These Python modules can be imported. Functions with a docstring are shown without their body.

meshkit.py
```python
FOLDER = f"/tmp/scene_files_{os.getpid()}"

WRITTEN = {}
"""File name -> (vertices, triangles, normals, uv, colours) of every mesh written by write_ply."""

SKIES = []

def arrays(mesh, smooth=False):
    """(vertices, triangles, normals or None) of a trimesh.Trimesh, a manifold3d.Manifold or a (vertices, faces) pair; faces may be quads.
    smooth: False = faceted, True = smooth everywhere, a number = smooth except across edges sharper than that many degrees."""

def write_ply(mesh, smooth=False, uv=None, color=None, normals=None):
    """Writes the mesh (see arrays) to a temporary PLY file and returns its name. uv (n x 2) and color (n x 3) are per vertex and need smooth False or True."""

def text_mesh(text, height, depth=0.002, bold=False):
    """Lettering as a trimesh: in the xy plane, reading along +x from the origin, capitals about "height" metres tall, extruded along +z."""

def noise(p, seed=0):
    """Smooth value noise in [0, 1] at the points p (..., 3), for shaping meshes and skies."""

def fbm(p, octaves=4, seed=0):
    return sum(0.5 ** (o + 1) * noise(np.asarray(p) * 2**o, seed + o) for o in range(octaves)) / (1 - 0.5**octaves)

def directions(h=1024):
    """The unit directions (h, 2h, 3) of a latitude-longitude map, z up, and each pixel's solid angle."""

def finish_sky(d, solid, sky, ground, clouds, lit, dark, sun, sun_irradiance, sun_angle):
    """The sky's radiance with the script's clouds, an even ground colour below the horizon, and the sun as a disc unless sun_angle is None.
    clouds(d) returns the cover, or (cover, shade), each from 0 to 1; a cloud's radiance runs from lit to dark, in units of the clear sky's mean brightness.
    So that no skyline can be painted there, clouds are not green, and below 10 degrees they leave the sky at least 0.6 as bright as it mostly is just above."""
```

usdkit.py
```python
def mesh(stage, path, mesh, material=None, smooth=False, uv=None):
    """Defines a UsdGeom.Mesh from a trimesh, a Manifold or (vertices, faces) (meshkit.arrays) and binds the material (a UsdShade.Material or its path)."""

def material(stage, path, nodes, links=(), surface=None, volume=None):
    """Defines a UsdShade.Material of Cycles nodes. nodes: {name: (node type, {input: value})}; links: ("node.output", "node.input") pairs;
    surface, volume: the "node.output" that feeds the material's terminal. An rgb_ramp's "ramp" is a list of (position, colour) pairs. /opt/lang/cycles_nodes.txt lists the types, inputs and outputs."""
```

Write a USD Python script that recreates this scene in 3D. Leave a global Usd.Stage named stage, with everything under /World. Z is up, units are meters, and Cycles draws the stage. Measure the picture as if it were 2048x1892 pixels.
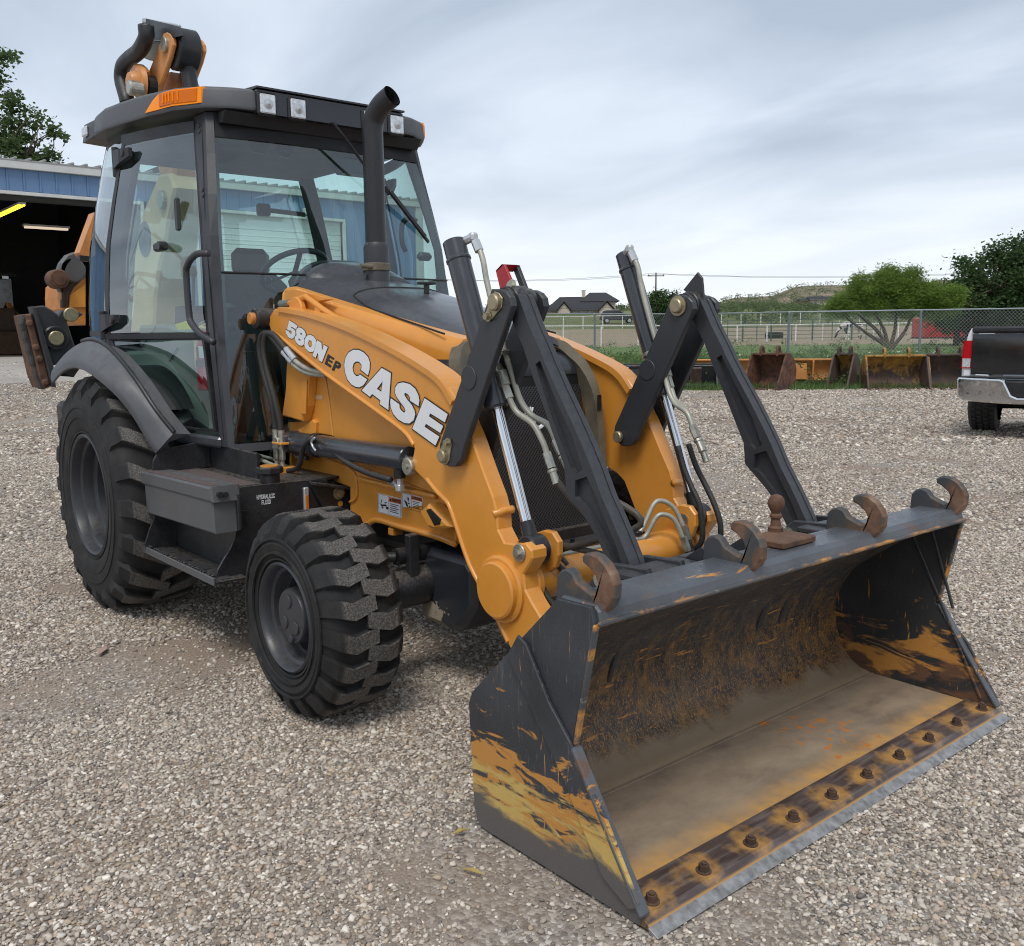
import math, random
import numpy as np, trimesh
import shapely.geometry as sg, shapely.ops as so, shapely.affinity as sa
from pxr import Usd, UsdGeom, UsdLux, UsdShade, Sdf, Gf, Vt
import usdkit, meshkit
stage = Usd.Stage.CreateInMemory()
UsdGeom.SetStageUpAxis(stage, 'Z'); UsdGeom.SetStageMetersPerUnit(stage, 1.0)
W = UsdGeom.Xform.Define(stage, '/World'); stage.SetDefaultPrim(W.GetPrim())
UsdGeom.Scope.Define(stage, '/World/Looks')
# ------------------------------------------------------------------ camera, sky, sun, exposure
CAMP = np.array([5.4693, -2.6952, 1.5029]); YAW, PITCH, ROLL = [2.44372, -0.14414, -0.01043]
FPX = 1878.49          # focal length in pixels of a 2048 wide picture
cam = UsdGeom.Camera.Define(stage, '/World/camera')
cam.CreateHorizontalApertureAttr(36.0); cam.CreateFocalLengthAttr(36.0*FPX/2048); cam.CreateExposureAttr(0.6)
cam.CreateFStopAttr(0.0)
_f = np.array([math.cos(YAW)*math.cos(PITCH), math.sin(YAW)*math.cos(PITCH), math.sin(PITCH)])
_r = np.array([math.sin(YAW), -math.cos(YAW), 0.]); _u = np.cross(_r, _f)
_r2 = _r*math.cos(ROLL)+_u*math.sin(ROLL); _u2 = -_r*math.sin(ROLL)+_u*math.cos(ROLL)
M = np.eye(4); M[0,:3] = _r2; M[1,:3] = _u2; M[2,:3] = -_f; M[3,:3] = CAMP
UsdGeom.Xformable(cam).AddTransformOp().Set(Gf.Matrix4d(*M.ravel().tolist()))
FH = np.array([math.cos(YAW), math.sin(YAW), 0.]); RH = _r   # horizontal view axes: used only to lay out the country behind
SUN_EL, SUN_AZ = math.radians(58), math.radians(-52)          # direction towards the sun (x, y)
sd = np.array([math.cos(SUN_EL)*math.cos(SUN_AZ), math.cos(SUN_EL)*math.sin(SUN_AZ), math.sin(SUN_EL)])
sun = UsdLux.DistantLight.Define(stage, '/World/sun')
sun.CreateIntensityAttr(0.36); sun.CreateAngleAttr(22.0); sun.CreateNormalizeAttr(True); sun.CreateColorAttr(Gf.Vec3f(1, .96, .9))
zz = sd; xx = np.cross([0, 0, 1.], zz); xx /= np.linalg.norm(xx); yy = np.cross(zz, xx)
m = np.eye(4); m[0,:3] = xx; m[1,:3] = yy; m[2,:3] = zz
UsdGeom.Xformable(sun).AddTransformOp().Set(Gf.Matrix4d(*m.ravel().tolist()))
dome = UsdLux.DomeLight.Define(stage, '/World/sky')
dome.CreateIntensityAttr(1.0)
skymat = usdkit.material(stage, '/World/Looks/sky', {
  's': ('sky_texture', {'sky_type': 'single_scattering', 'sun_disc': False, 'sun_elevation': SUN_EL, 'sun_rotation': math.atan2(sd[0], sd[1]), 'air_density': 1.0, 'aerosol_density': 1.0}),
  'tc': ('texture_coordinate', {}),
  'sep': ('separate_xyz', {}),
  'zc': ('math', {'math_type': 'maximum', 'value2': 0.0}), 'za': ('math', {'math_type': 'add', 'value2': 0.16}),
  'dx': ('math', {'math_type': 'divide'}), 'dy': ('math', {'math_type': 'divide'}), 'cmb': ('combine_xyz', {'z': 0.0}),
  'mp': ('mapping', {'scale': (0.55, 1.0, 1.0), 'rotation': (0, 0, 0.9), 'location': (3.1, 1.7, 0.0)}),
  'n': ('noise_texture', {'scale': 1.5, 'detail': 6.0, 'roughness': 0.5, 'distortion': 0.5}),
  'n2': ('noise_texture', {'scale': 0.6, 'detail': 3.0, 'roughness': 0.5}),
  'ad': ('math', {'math_type': 'multiply_add', 'value2': 0.55}), 'sc2': ('math', {'math_type': 'multiply', 'value2': 0.45}),
  'r': ('rgb_ramp', {'ramp': [(0.0, (2.7, 3.15, 3.85)), (0.40, (3.1, 3.6, 4.35)), (0.5, (3.9, 4.45, 5.2)), (0.60, (5.0, 5.5, 6.2)), (1.0, (6.0, 6.4, 7.0))]}),
  # a pale band of thinner cloud low down all round the horizon
  'hz': ('map_range', {'from_min': 0.0, 'from_max': 0.19, 'to_min': 1.0, 'to_max': 0.0, 'clamp': True}),
  'hn': ('math', {'math_type': 'multiply', 'value2': 0.8}),
  'mx': ('mix_color', {'b': (7.6, 7.75, 8.0)}),
  'mix': ('mix_color', {'fac': 0.93}), 'bg': ('background_shader', {'strength': 0.105})},
 [('tc.generated', 'sep.vector'), ('sep.z', 'zc.value1'), ('zc.value', 'za.value1'), ('sep.x', 'dx.value1'), ('za.value', 'dx.value2'), ('sep.y', 'dy.value1'), ('za.value', 'dy.value2'),
  ('dx.value', 'cmb.x'), ('dy.value', 'cmb.y'), ('cmb.vector', 'mp.vector'), ('mp.vector', 'n.vector'), ('mp.vector', 'n2.vector'),
  ('n2.fac', 'sc2.value1'), ('n.fac', 'ad.value1'), ('sc2.value', 'ad.value3'), ('ad.value', 'r.fac'),
  ('sep.z', 'hz.value'), ('hz.result', 'hn.value1'), ('hn.value', 'mx.fac'), ('r.color', 'mx.a'), ('s.color', 'mix.a'), ('mx.result', 'mix.b'), ('mix.result', 'bg.color')], surface='bg.background')
UsdShade.MaterialBindingAPI.Apply(dome.GetPrim()).Bind(skymat)
dome.GetPrim().SetCustomDataByKey('kind', 'structure'); dome.GetPrim().SetCustomDataByKey('label', 'grey overcast sky with soft layered cloud'); dome.GetPrim().SetCustomDataByKey('category', 'sky')

# ------------------------------------------------------------------ helpers
rng = np.random.default_rng(7); random.seed(7)
ORG, USED = {}, {}
def numbered(parent, name):
    k = USED.get((parent, name), 0); USED[(parent, name)] = k+1
    return f'{parent}/{name}' if k == 0 else f'{parent}/{name}_{k:03d}'
def tag(prim, label=None, cat=None, group=None, kind=None):
    for k, v in (('label', label), ('category', cat), ('group', group), ('kind', kind)):
        if v: prim.SetCustomDataByKey(k, v)
    return prim
def thing(name, label, cat, loc=(0, 0, 0), rotz=0., group=None, kind=None):
    p = numbered('/World', name); x = UsdGeom.Xform.Define(stage, p)
    x.AddTranslateOp().Set(Gf.Vec3d(*map(float, loc)))
    if rotz: x.AddRotateZOp().Set(math.degrees(rotz))
    ORG[p] = np.zeros(3) if rotz else np.array(loc, float)
    return tag(x.GetPrim(), label, cat, group, kind)
def part(name, mb, mat, parent, smooth=False, label=None, kind=None):
    pp = str(parent.GetPath()); p = numbered(pp, name)
    v, f = mb.arr() if isinstance(mb, MB) else (np.asarray(mb.vertices), np.asarray(mb.faces))
    org = ORG[pp]; ORG[p] = org
    g = usdkit.mesh(stage, p, trimesh.Trimesh(v-org, f, process=False), MAT[mat] if isinstance(mat, str) else mat, smooth=smooth)
    return tag(g.GetPrim(), label, None, None, kind)
def top(name, mb, mat, label, cat=None, group=None, kind=None, smooth=False):
    p = numbered('/World', name)
    v, f = mb.arr() if isinstance(mb, MB) else (np.asarray(mb.vertices), np.asarray(mb.faces))
    ORG[p] = np.zeros(3)
    g = usdkit.mesh(stage, p, trimesh.Trimesh(v, f, process=False), MAT[mat] if isinstance(mat, str) else mat, smooth=smooth)
    return tag(g.GetPrim(), label, cat, group, kind)
def copy_of(src, name, loc, rotz, label, cat, group, scale=None):
    p = numbered('/World', name); x = UsdGeom.Xform.Define(stage, p)
    x.AddTranslateOp().Set(Gf.Vec3d(*map(float, loc))); x.AddRotateZOp().Set(math.degrees(rotz))
    if scale is not None: x.AddScaleOp().Set(Gf.Vec3f(*map(float, scale)))
    x.GetPrim().GetReferences().AddInternalReference(src.GetPath() if hasattr(src, 'GetPath') else Sdf.Path(src)); x.GetPrim().SetInstanceable(True)
    return tag(x.GetPrim(), label, cat, group)

def unit(a): a = np.asarray(a, float); return a/(np.linalg.norm(a)+1e-12)
def frame(d):
    d = unit(d); a = np.cross(d, [0, 0, 1.] if abs(d[2]) < .9 else [1., 0, 0]); a = unit(a); return a, np.cross(d, a)
def spline(pts, n=6):
    p = np.asarray(pts, float)
    if len(p) < 3 or n < 2: return p
    q = np.vstack([2*p[0]-p[1], p, 2*p[-1]-p[-2]]); out = []
    for i in range(1, len(q)-2):
        for t in np.linspace(0, 1, n, endpoint=False):
            a, b, c, d = q[i-1:i+3]
            out.append(.5*((2*b)+(-a+c)*t+(2*a-5*b+4*c-d)*t*t+(-a+3*b-3*c+d)*t**3))
    out.append(p[-1]); return np.array(out)
class MB:
    def __init__(s): s.v, s.f, s.n = [], [], 0
    def add(s, v, f):
        v = np.asarray(v, float); f = np.asarray(f, int)
        if f.shape[1] == 4: f = np.vstack([f[:, [0, 1, 2]], f[:, [0, 2, 3]]])
        s.v.append(v); s.f.append(f+s.n); s.n += len(v); return s
    def arr(s): return np.vstack(s.v), np.vstack(s.f)
    def tm(s, m): return s.add(m.vertices, m.faces)
    def box(s, c, size, R=None, ch=.004):
        hx, hy, hz = np.array(size)/2; ch = min(ch, .45*2*min(hx, hy, hz))
        pts = []
        for sx in (-1, 1):
            for sy in (-1, 1):
                for sz in (-1, 1):
                    pts += [(sx*hx, sy*(hy-ch), sz*(hz-ch)), (sx*(hx-ch), sy*hy, sz*(hz-ch)), (sx*(hx-ch), sy*(hy-ch), sz*hz)]
        m = trimesh.convex.convex_hull(np.array(pts)) if ch > 0 else trimesh.creation.box(size)
        v = np.array(m.vertices)
        if R is not None: v = v@np.asarray(R).T
        return s.add(v+np.array(c), m.faces)
    def obox(s, p0, p1, w, h, up=(0, 0, 1), ch=.004):       # box running from p0 to p1; w across, h along "up"
        p0, p1 = np.array(p0, float), np.array(p1, float); d = unit(p1-p0); y = unit(np.cross(up, d)); z = np.cross(d, y)
        return s.box((p0+p1)/2, (np.linalg.norm(p1-p0), w, h), np.stack([d, y, z], 1), ch)
    def hull(s, pts): m = trimesh.convex.convex_hull(np.asarray(pts, float)); return s.add(m.vertices, m.faces)
    def tube(s, pts, r, n=10, sm=0, cap=True):
        p = spline(pts, sm) if sm else np.asarray(pts, float)
        r = np.broadcast_to(np.asarray(r, float), (len(p),)) if np.ndim(r) == 0 or len(r) == len(p) else np.interp(np.linspace(0, 1, len(p)), np.linspace(0, 1, len(r)), r)
        t = np.gradient(p, axis=0); t /= np.linalg.norm(t, axis=1, keepdims=True)+1e-12
        a, b = frame(t[0]); rings = []; an = np.arange(n)*2*np.pi/n
        for i in range(len(p)):
            a = unit(a-t[i]*(a@t[i])); b = np.cross(t[i], a)
            rings.append(p[i]+r[i]*(np.cos(an)[:, None]*a+np.sin(an)[:, None]*b))
        return s.loft(rings, cap)
    def loft(s, rings, cap=True, closed=True):
        R = np.array(rings); k, n = R.shape[:2]; f = []
        m = n if closed else n-1
        i, j = np.meshgrid(np.arange(k-1), np.arange(m), indexing='ij')
        q = np.stack([i*n+j, i*n+(j+1) % n, (i+1)*n+(j+1) % n, (i+1)*n+j], -1).reshape(-1, 4)
        v = R.reshape(-1, 3); f = np.vstack([q[:, [0, 1, 2]], q[:, [0, 2, 3]]])
        if cap:
            v = np.vstack([v, R[0].mean(0), R[-1].mean(0)]); c0, c1 = k*n, k*n+1
            a = np.arange(n); b = (a+1) % n
            f = np.vstack([f, np.stack([b, a, np.full(n, c0)], 1), np.stack([(k-1)*n+a, (k-1)*n+b, np.full(n, c1)], 1)])
        return s.add(v, f)
    def cyl(s, p0, p1, r0, r1=None, n=20, ch=0.):
        p0, p1 = np.array(p0, float), np.array(p1, float); r1 = r0 if r1 is None else r1; d = unit(p1-p0)
        if ch: return s.lathe([(0, 0), (r0-ch, 0), (r0, ch), (r1, np.linalg.norm(p1-p0)-ch), (r1-ch, np.linalg.norm(p1-p0)), (0, np.linalg.norm(p1-p0))], p0, d, n)
        return s.lathe([(0, 0), (r0, 0), (r1, np.linalg.norm(p1-p0)), (0, np.linalg.norm(p1-p0))], p0, d, n)
    def lathe(s, prof, p, d, n=24):                       # profile of (radius, height along d)
        a, b = frame(d); d = unit(d); p = np.array(p, float); an = np.arange(n)*2*np.pi/n
        ca = np.cos(an)[:, None]*a+np.sin(an)[:, None]*b
        return s.loft([p+d*h+max(r, 1e-5)*ca for r, h in prof], cap=False)
    def prism(s, poly, o, d, ch=.003, ex=(1, 0, 0), ez=(0, 0, 1)):
        """2-D outline in the plane (ex, ez) through the point on axis "ey" at o, extruded to o+d along ey = the third axis; chamfered."""
        P = np.asarray(poly, float); ex, ez = np.array(ex, float), np.array(ez, float); ey = np.cross(ez, ex); flip = ey.sum() < 0; ey = -ey if flip else ey
        if sg.Polygon(P).exterior.is_ccw is False: P = P[::-1]
        n = len(P); e = np.roll(P, -1, 0)-P; L = np.linalg.norm(e, axis=1, keepdims=True)+1e-12; nr = np.stack([e[:, 1], -e[:, 0]], 1)/L
        n0 = np.roll(nr, 1, 0); bis = n0+nr; bis /= np.maximum((bis*nr).sum(1, keepdims=True), .35)
        Q = P-bis*ch if ch else P
        f = earcut(P)
        sg_ = 1 if d > 0 else -1
        rows = [(Q, o), (P, o+sg_*ch), (P, o+d-sg_*ch), (Q, o+d)] if ch else [(P, o), (P, o+d)]
        V = [q[:, :1]*ex+q[:, 1:]*ez+h*ey for q, h in rows]; k = len(V)
        v = np.vstack(V); i, j = np.meshgrid(np.arange(k-1), np.arange(n), indexing='ij')
        q = np.stack([i*n+j, (i+1)*n+j, (i+1)*n+(j+1) % n, i*n+(j+1) % n], -1).reshape(-1, 4)
        ff = np.vstack([q[:, [0, 1, 2]], q[:, [0, 2, 3]]])
        lo, hi = f, f[:, ::-1]+(k-1)*n
        allf = np.vstack([ff, lo, hi])
        return s.add(v, allf if (d < 0) ^ flip else allf[:, ::-1])
    def plate(s, poly, y, d, ch=.003): return s.prism(poly, y, d, ch)              # outline in (x, z), thickness along y
    def shape(s, g, y, d, mapf=None):
        for q in getattr(g, 'geoms', [g]):
            if q.is_empty: continue
            m = trimesh.creation.extrude_polygon(q, abs(d), engine='earcut'); v = np.array(m.vertices)
            v = np.stack([v[:, 0], y+(v[:, 2] if d > 0 else -v[:, 2]), v[:, 1]], 1)
            s.add(v, m.faces[:, ::-1] if d > 0 else m.faces)
        return s
    def mirror(s, yc=0.):
        o = MB()
        for v, f in zip(s.v, s.f):
            w = v.copy(); w[:, 1] = 2*yc-w[:, 1]; o.v.append(w); o.f.append(f[:, ::-1])
        o.n = s.n; return o
    def move(s, d): s.v = [v+np.array(d, float) for v in s.v]; return s
    def rot(s, ang, c=(0, 0, 0), ax='z'):
        i, j = {'z': (0, 1), 'y': (2, 0), 'x': (1, 2)}[ax]; ca, sa_ = math.cos(ang), math.sin(ang); c = np.array(c, float)
        for k, v in enumerate(s.v):
            w = v-c; a, b = w[:, i].copy(), w[:, j].copy(); w[:, i] = ca*a-sa_*b; w[:, j] = sa_*a+ca*b; s.v[k] = w+c
        return s
def earcut(P):
    return np.asarray(trimesh.creation.triangulate_polygon(sg.Polygon(P), engine='earcut')[1]) % len(P)
def hexbolt(mb, p, d, r=.014, h=.01, washer=True):
    p = np.array(p, float); d = unit(d)
    if washer: mb.cyl(p, p+d*.003, r*1.45, n=16)
    mb.cyl(p+d*(.003 if washer else 0), p+d*(h+.003), r, n=6); return mb
def rect(w, h, n=0): return [(-w/2, -h/2), (w/2, -h/2), (w/2, h/2), (-w/2, h/2)]
def resample(p, n):
    p = np.asarray(p, float); L = np.r_[0, np.cumsum(np.linalg.norm(np.diff(p, axis=0), axis=1))]; t = np.linspace(0, L[-1], n)
    return np.stack([np.interp(t, L, p[:, k]) for k in range(p.shape[1])], 1)
# ------------------------------------------------------------------ materials
MAT = {}
def mat(name, nodes, links, surface='p.BSDF', volume=None):
    MAT[name] = usdkit.material(stage, '/World/Looks/'+name, nodes, links, surface=surface if not volume else None, volume=volume); return MAT[name]
def paint(name, col, rough=.35, metal=0., var=.12, scale=6., dust=(0, 0, 0), dusty=0., bumpy=0., bscale=60., coat=0., grime=0.):
    """Paint with broken-up tone, a film of dust on faces turned up, fine relief."""
    n = {'g': ('geometry', {}), 'n': ('noise_texture', {'scale': scale, 'detail': 4., 'roughness': .6}), 'mr': ('map_range', {'from_min': .3, 'from_max': .7, 'to_min': 1-var, 'to_max': 1+var}),
         'h': ('hsv', {'color': col}), 'p': ('principled_bsdf', {'metallic': metal, 'roughness': rough, 'coat_weight': coat, 'coat_roughness': .15}),
         'rr': ('map_range', {'from_min': .3, 'from_max': .7, 'to_min': max(rough-.08, .03), 'to_max': min(rough+.12, 1)}),
         'n2': ('noise_texture', {'scale': scale*9, 'detail': 3.})}
    l = [('g.position', 'n.vector'), ('g.position', 'n2.vector'), ('n.fac', 'mr.value'), ('mr.result', 'h.value'), ('n.fac', 'rr.value'), ('rr.result', 'p.roughness')]
    out = 'h.color'
    if dusty:
        n.update({'s': ('separate_xyz', {}), 'up': ('map_range', {'from_min': .2, 'from_max': 1., 'to_min': .12, 'to_max': 1., 'clamp': True}), 'dm': ('math', {'math_type': 'multiply'}),
                  'd2': ('map_range', {'from_min': .35, 'from_max': .75, 'to_min': 0., 'to_max': dusty, 'clamp': True}), 'dx': ('mix_color', {'b': dust})})
        l += [('g.normal', 's.vector'), ('s.z', 'up.value'), ('n2.fac', 'd2.value'), ('up.result', 'dm.value1'), ('d2.result', 'dm.value2'), (out, 'dx.a'), ('dm.value', 'dx.fac')]; out = 'dx.result'
    if bumpy:
        n.update({'bn': ('noise_texture', {'scale': bscale, 'detail': 3.}), 'b': ('bump', {'strength': bumpy, 'distance': .004})})
        l += [('g.position', 'bn.vector'), ('bn.fac', 'b.height'), ('b.normal', 'p.normal')]
    l.append((out, 'p.base_color')); mat(name, n, l)
ORANGE = (.67, .275, .040)
paint('orange', ORANGE, .33, var=.07, scale=3., dust=(.45, .3, .17), dusty=.25, bumpy=.06, bscale=25, coat=.25)
paint('orange_worn', (.50, .19, .035), .5, var=.25, scale=9., dust=(.3, .2, .12), dusty=.6, bumpy=.2)
paint('orange_faded', (.57, .235, .065), .45, var=.2, scale=5., dust=(.36, .26, .17), dusty=.5)
paint('charcoal', (.030, .031, .036), .42, var=.15, scale=5., dust=(.2, .18, .15), dusty=.18, bumpy=.1, bscale=150)
paint('charcoal_gloss', (.034, .036, .042), .22, var=.12, scale=4., dust=(.2, .18, .15), dusty=.12, coat=.3)
paint('hood_grey', (.055, .058, .066), .24, var=.1, scale=4., dust=(.2, .18, .15), dusty=.14, coat=.2)
paint('fender_grey', (.078, .08, .088), .5, var=.1, scale=3., dust=(.25, .23, .2), dusty=.3, bumpy=.12, bscale=300)
paint('box_grey', (.075, .077, .08), .48, var=.12, scale=5., dust=(.22, .2, .17), dusty=.35, bumpy=.1, bscale=200)
paint('black', (.013, .013, .015), .38, var=.2, scale=7., dust=(.15, .13, .11), dusty=.2, bumpy=.1, bscale=120)
paint('black_dirty', (.014, .015, .018), .42, var=.3, scale=8., dust=(.28, .24, .19), dusty=.5, bumpy=.2, bscale=60)
paint('black_gloss', (.010, .010, .012), .12, var=.1, coat=.5)
paint('deep_black', (.006, .006, .007), .6)
paint('rubber_hose', (.018, .017, .016), .55, var=.25, scale=20, dust=(.17, .14, .11), dusty=.55, bumpy=.3, bscale=200)
paint('hose_brown', (.062, .052, .042), .55, var=.25, scale=20, dust=(.17, .14, .11), dusty=.5, bumpy=.3, bscale=200)
paint('steel', (.55, .55, .54), .3, metal=1., var=.15, scale=30)
paint('chrome', (.75, .76, .77), .07, metal=1., var=.03, scale=20)
paint('zinc', (.42, .41, .35), .38, metal=.85, var=.2, scale=40, dust=(.3, .27, .2), dusty=.4)
paint('tube_grey', (.38, .37, .31), .45, metal=.3, var=.15, scale=25, dust=(.3, .27, .2), dusty=.4)
paint('yellow_zinc', (.36, .31, .20), .42, metal=.7, var=.2, scale=40, dust=(.2, .15, .08), dusty=.4)
paint('rust', (.105, .050, .028), .8, var=.45, scale=14, dust=(.2, .12, .07), dusty=.5, bumpy=.5, bscale=50)
paint('rust_dark', (.06, .033, .022), .7, var=.5, scale=10, dust=(.17, .12, .08), dusty=.4, bumpy=.4, bscale=50)
paint('white_paint', (.74, .74, .73), .45, var=.06, scale=4, dust=(.5, .45, .38), dusty=.3)
paint('sticker_white', (.72, .73, .74), .35, var=.03)
paint('sticker_black', (.012, .011, .011), .4)
paint('sticker_orange', (.55, .13, .03), .4)
paint('sticker_yellow', (.62, .55, .02), .45)
paint('red_paint', (.35, .012, .02), .35, var=.1)
paint('red_trailer', (.42, .03, .025), .5, var=.15, dust=(.3, .2, .17), dusty=.3)
paint('silver', (.5, .51, .52), .35, metal=.6, var=.08)
paint('concrete', (.36, .335, .30), .85, var=.16, scale=1.3, dust=(.25, .22, .19), dusty=.5, bumpy=.25, bscale=30)
paint('blue_siding', (.115, .205, .36), .5, var=.08, scale=.8, dust=(.3, .3, .3), dusty=.2)
paint('trim_white', (.55, .55, .53), .5, var=.08, scale=2)
paint('door_white', (.62, .63, .62), .5, var=.06, scale=2)
paint('roof_metal', (.30, .30, .29), .45, metal=.3, var=.1, scale=2)
paint('galv', (.33, .35, .37), .42, metal=.55, var=.15, scale=12)
paint('post_grey', (.17, .19, .22), .5, metal=.3, var=.15, scale=12)
paint('pipe_white', (.70, .70, .68), .5, var=.1, scale=3)
paint('pipe_green', (.05, .10, .075), .5, var=.15, scale=5)
paint('bark', (.10, .075, .055), .9, var=.35, scale=10, bumpy=.8, bscale=18)
paint('shingle', (.030, .031, .036), .85, var=.25, scale=2.5, bumpy=.4, bscale=4)
paint('stucco', (.50, .42, .35), .85, var=.08, scale=1.2)
paint('brick_red', (.30, .17, .12), .85, var=.2, scale=3)
paint('skin_horse', (.55, .52, .48), .7, var=.1)
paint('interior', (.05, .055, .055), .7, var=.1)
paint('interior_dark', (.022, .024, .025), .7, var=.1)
paint('console', (.16, .18, .165), .6, var=.08, scale=3, bumpy=.15, bscale=200)
paint('lens_clear', (.62, .64, .66), .18, metal=.4, var=.25, scale=60, bumpy=.3, bscale=90)
paint('tan_steel', (.16, .135, .095), .55, metal=.3, var=.3, scale=12, dust=(.2, .17, .12), dusty=.5)
paint('cream', (.55, .40, .22), .5, var=.1)
def glass(name, tint, rough=.0, mirror=1.0, base=0.):
    n = {'t': ('transparent_bsdf', {'color': tint}), 'g': ('glossy_bsdf', {'color': (.95, .97, 1.), 'roughness': rough}), 'gm': ('geometry', {}), 'io': ('math', {'math_type': 'multiply_add', 'value2': 1/1.52-1.52, 'value3': 1.52}), 'f': ('fresnel', {}),
         'ml': ('math', {'math_type': 'multiply_add', 'value2': mirror, 'value3': base, 'use_clamp': True}), 'm': ('mix_closure', {})}
    mat(name, n, [('gm.backfacing', 'io.value1'), ('io.value', 'f.IOR'), ('f.fac', 'ml.value1'), ('ml.value', 'm.fac'), ('t.BSDF', 'm.closure1'), ('g.BSDF', 'm.closure2')], surface='m.closure')
glass('cab_glass', (.74, .93, .90), mirror=1.15, base=.05)
glass('cab_glass_side', (.74, .90, .86), mirror=1.5, base=.09)
glass('window_dark', (.25, .28, .30), mirror=1.2, base=.06)
mat('amber', {'p': ('principled_bsdf', {'base_color': (.95, .27, .0), 'roughness': .25, 'specular_ior_level': .3})}, [])
mat('amber_dark', {'p': ('principled_bsdf', {'base_color': (.62, .14, .0), 'roughness': .25, 'specular_ior_level': .3})}, [])
mat('tail_red', {'p': ('principled_bsdf', {'base_color': (.45, .008, .012), 'roughness': .12, 'coat_weight': .6})}, [])
mat('lamp_yellow', {'e': ('emission', {'color': (1., .72, .03), 'strength': 2.2})}, [], surface='e.emission')
mat('lamp_warm', {'e': ('emission', {'color': (1., .8, .6), 'strength': .5})}, [], surface='e.emission')
# ------------------------------------------------------------------ terrain
def sstep(a, b, x): t = np.clip((np.asarray(x, float)-a)/(b-a), 0, 1); return t*t*(3-2*t)
def ds(x, y): return (x-CAMP[0])*FH[0]+(y-CAMP[1])*FH[1], (x-CAMP[0])*RH[0]+(y-CAMP[1])*RH[1]
def xy(d, s): return CAMP[0]+d*FH[0]+s*RH[0], CAMP[1]+d*FH[1]+s*RH[1]
GD = [-1e4, 21.5, 25, 29, 33, 44, 58, 73, 90, 115, 145, 170, 230, 300, 420, 700, 3000]
GZ = [0, 0, .09, .28, .50, .72, .78, .84, 1.1, 2.3, 4.2, 5.4, 7.6, 10.2, 13, 16, 16]
def ground_z(x, y):
    x, y = np.asarray(x, float), np.asarray(y, float); d, s = ds(x, y)
    g = np.interp(d, GD, GZ); fx = 1.07*sstep(-13.5, -22.6, x)*(1-sstep(17, 24, y))
    near = np.exp(-((x-2)**2+(y+.5)**2)/260.)
    return np.maximum(g, fx) - .010*near*meshkit.fbm(np.stack([x*1.3, y*1.3, 0*x], -1), 3, 3)
def gz(x, y): return float(ground_z(np.array([x]), np.array([y]))[0])
def sheet(dv, sv, off=0., keep=None):
    D, S = np.meshgrid(dv, sv, indexing='ij'); x, y = xy(D, S); z = ground_z(x, y)+off
    v = np.stack([x, y, z], -1).reshape(-1, 3); n = len(sv); i, j = np.meshgrid(np.arange(len(dv)-1), np.arange(n-1), indexing='ij')
    q = np.stack([i*n+j, i*n+j+1, (i+1)*n+j+1, (i+1)*n+j], -1).reshape(-1, 4)
    if keep is not None: q = q[keep(v[q].mean(1))]
    return MB().add(v, q[:, ::-1])
fine_s = np.r_[-2500, -600, -200, -90, -60, np.arange(-40, 40.1, .5), 60, 90, 200, 600, 2500]
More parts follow.
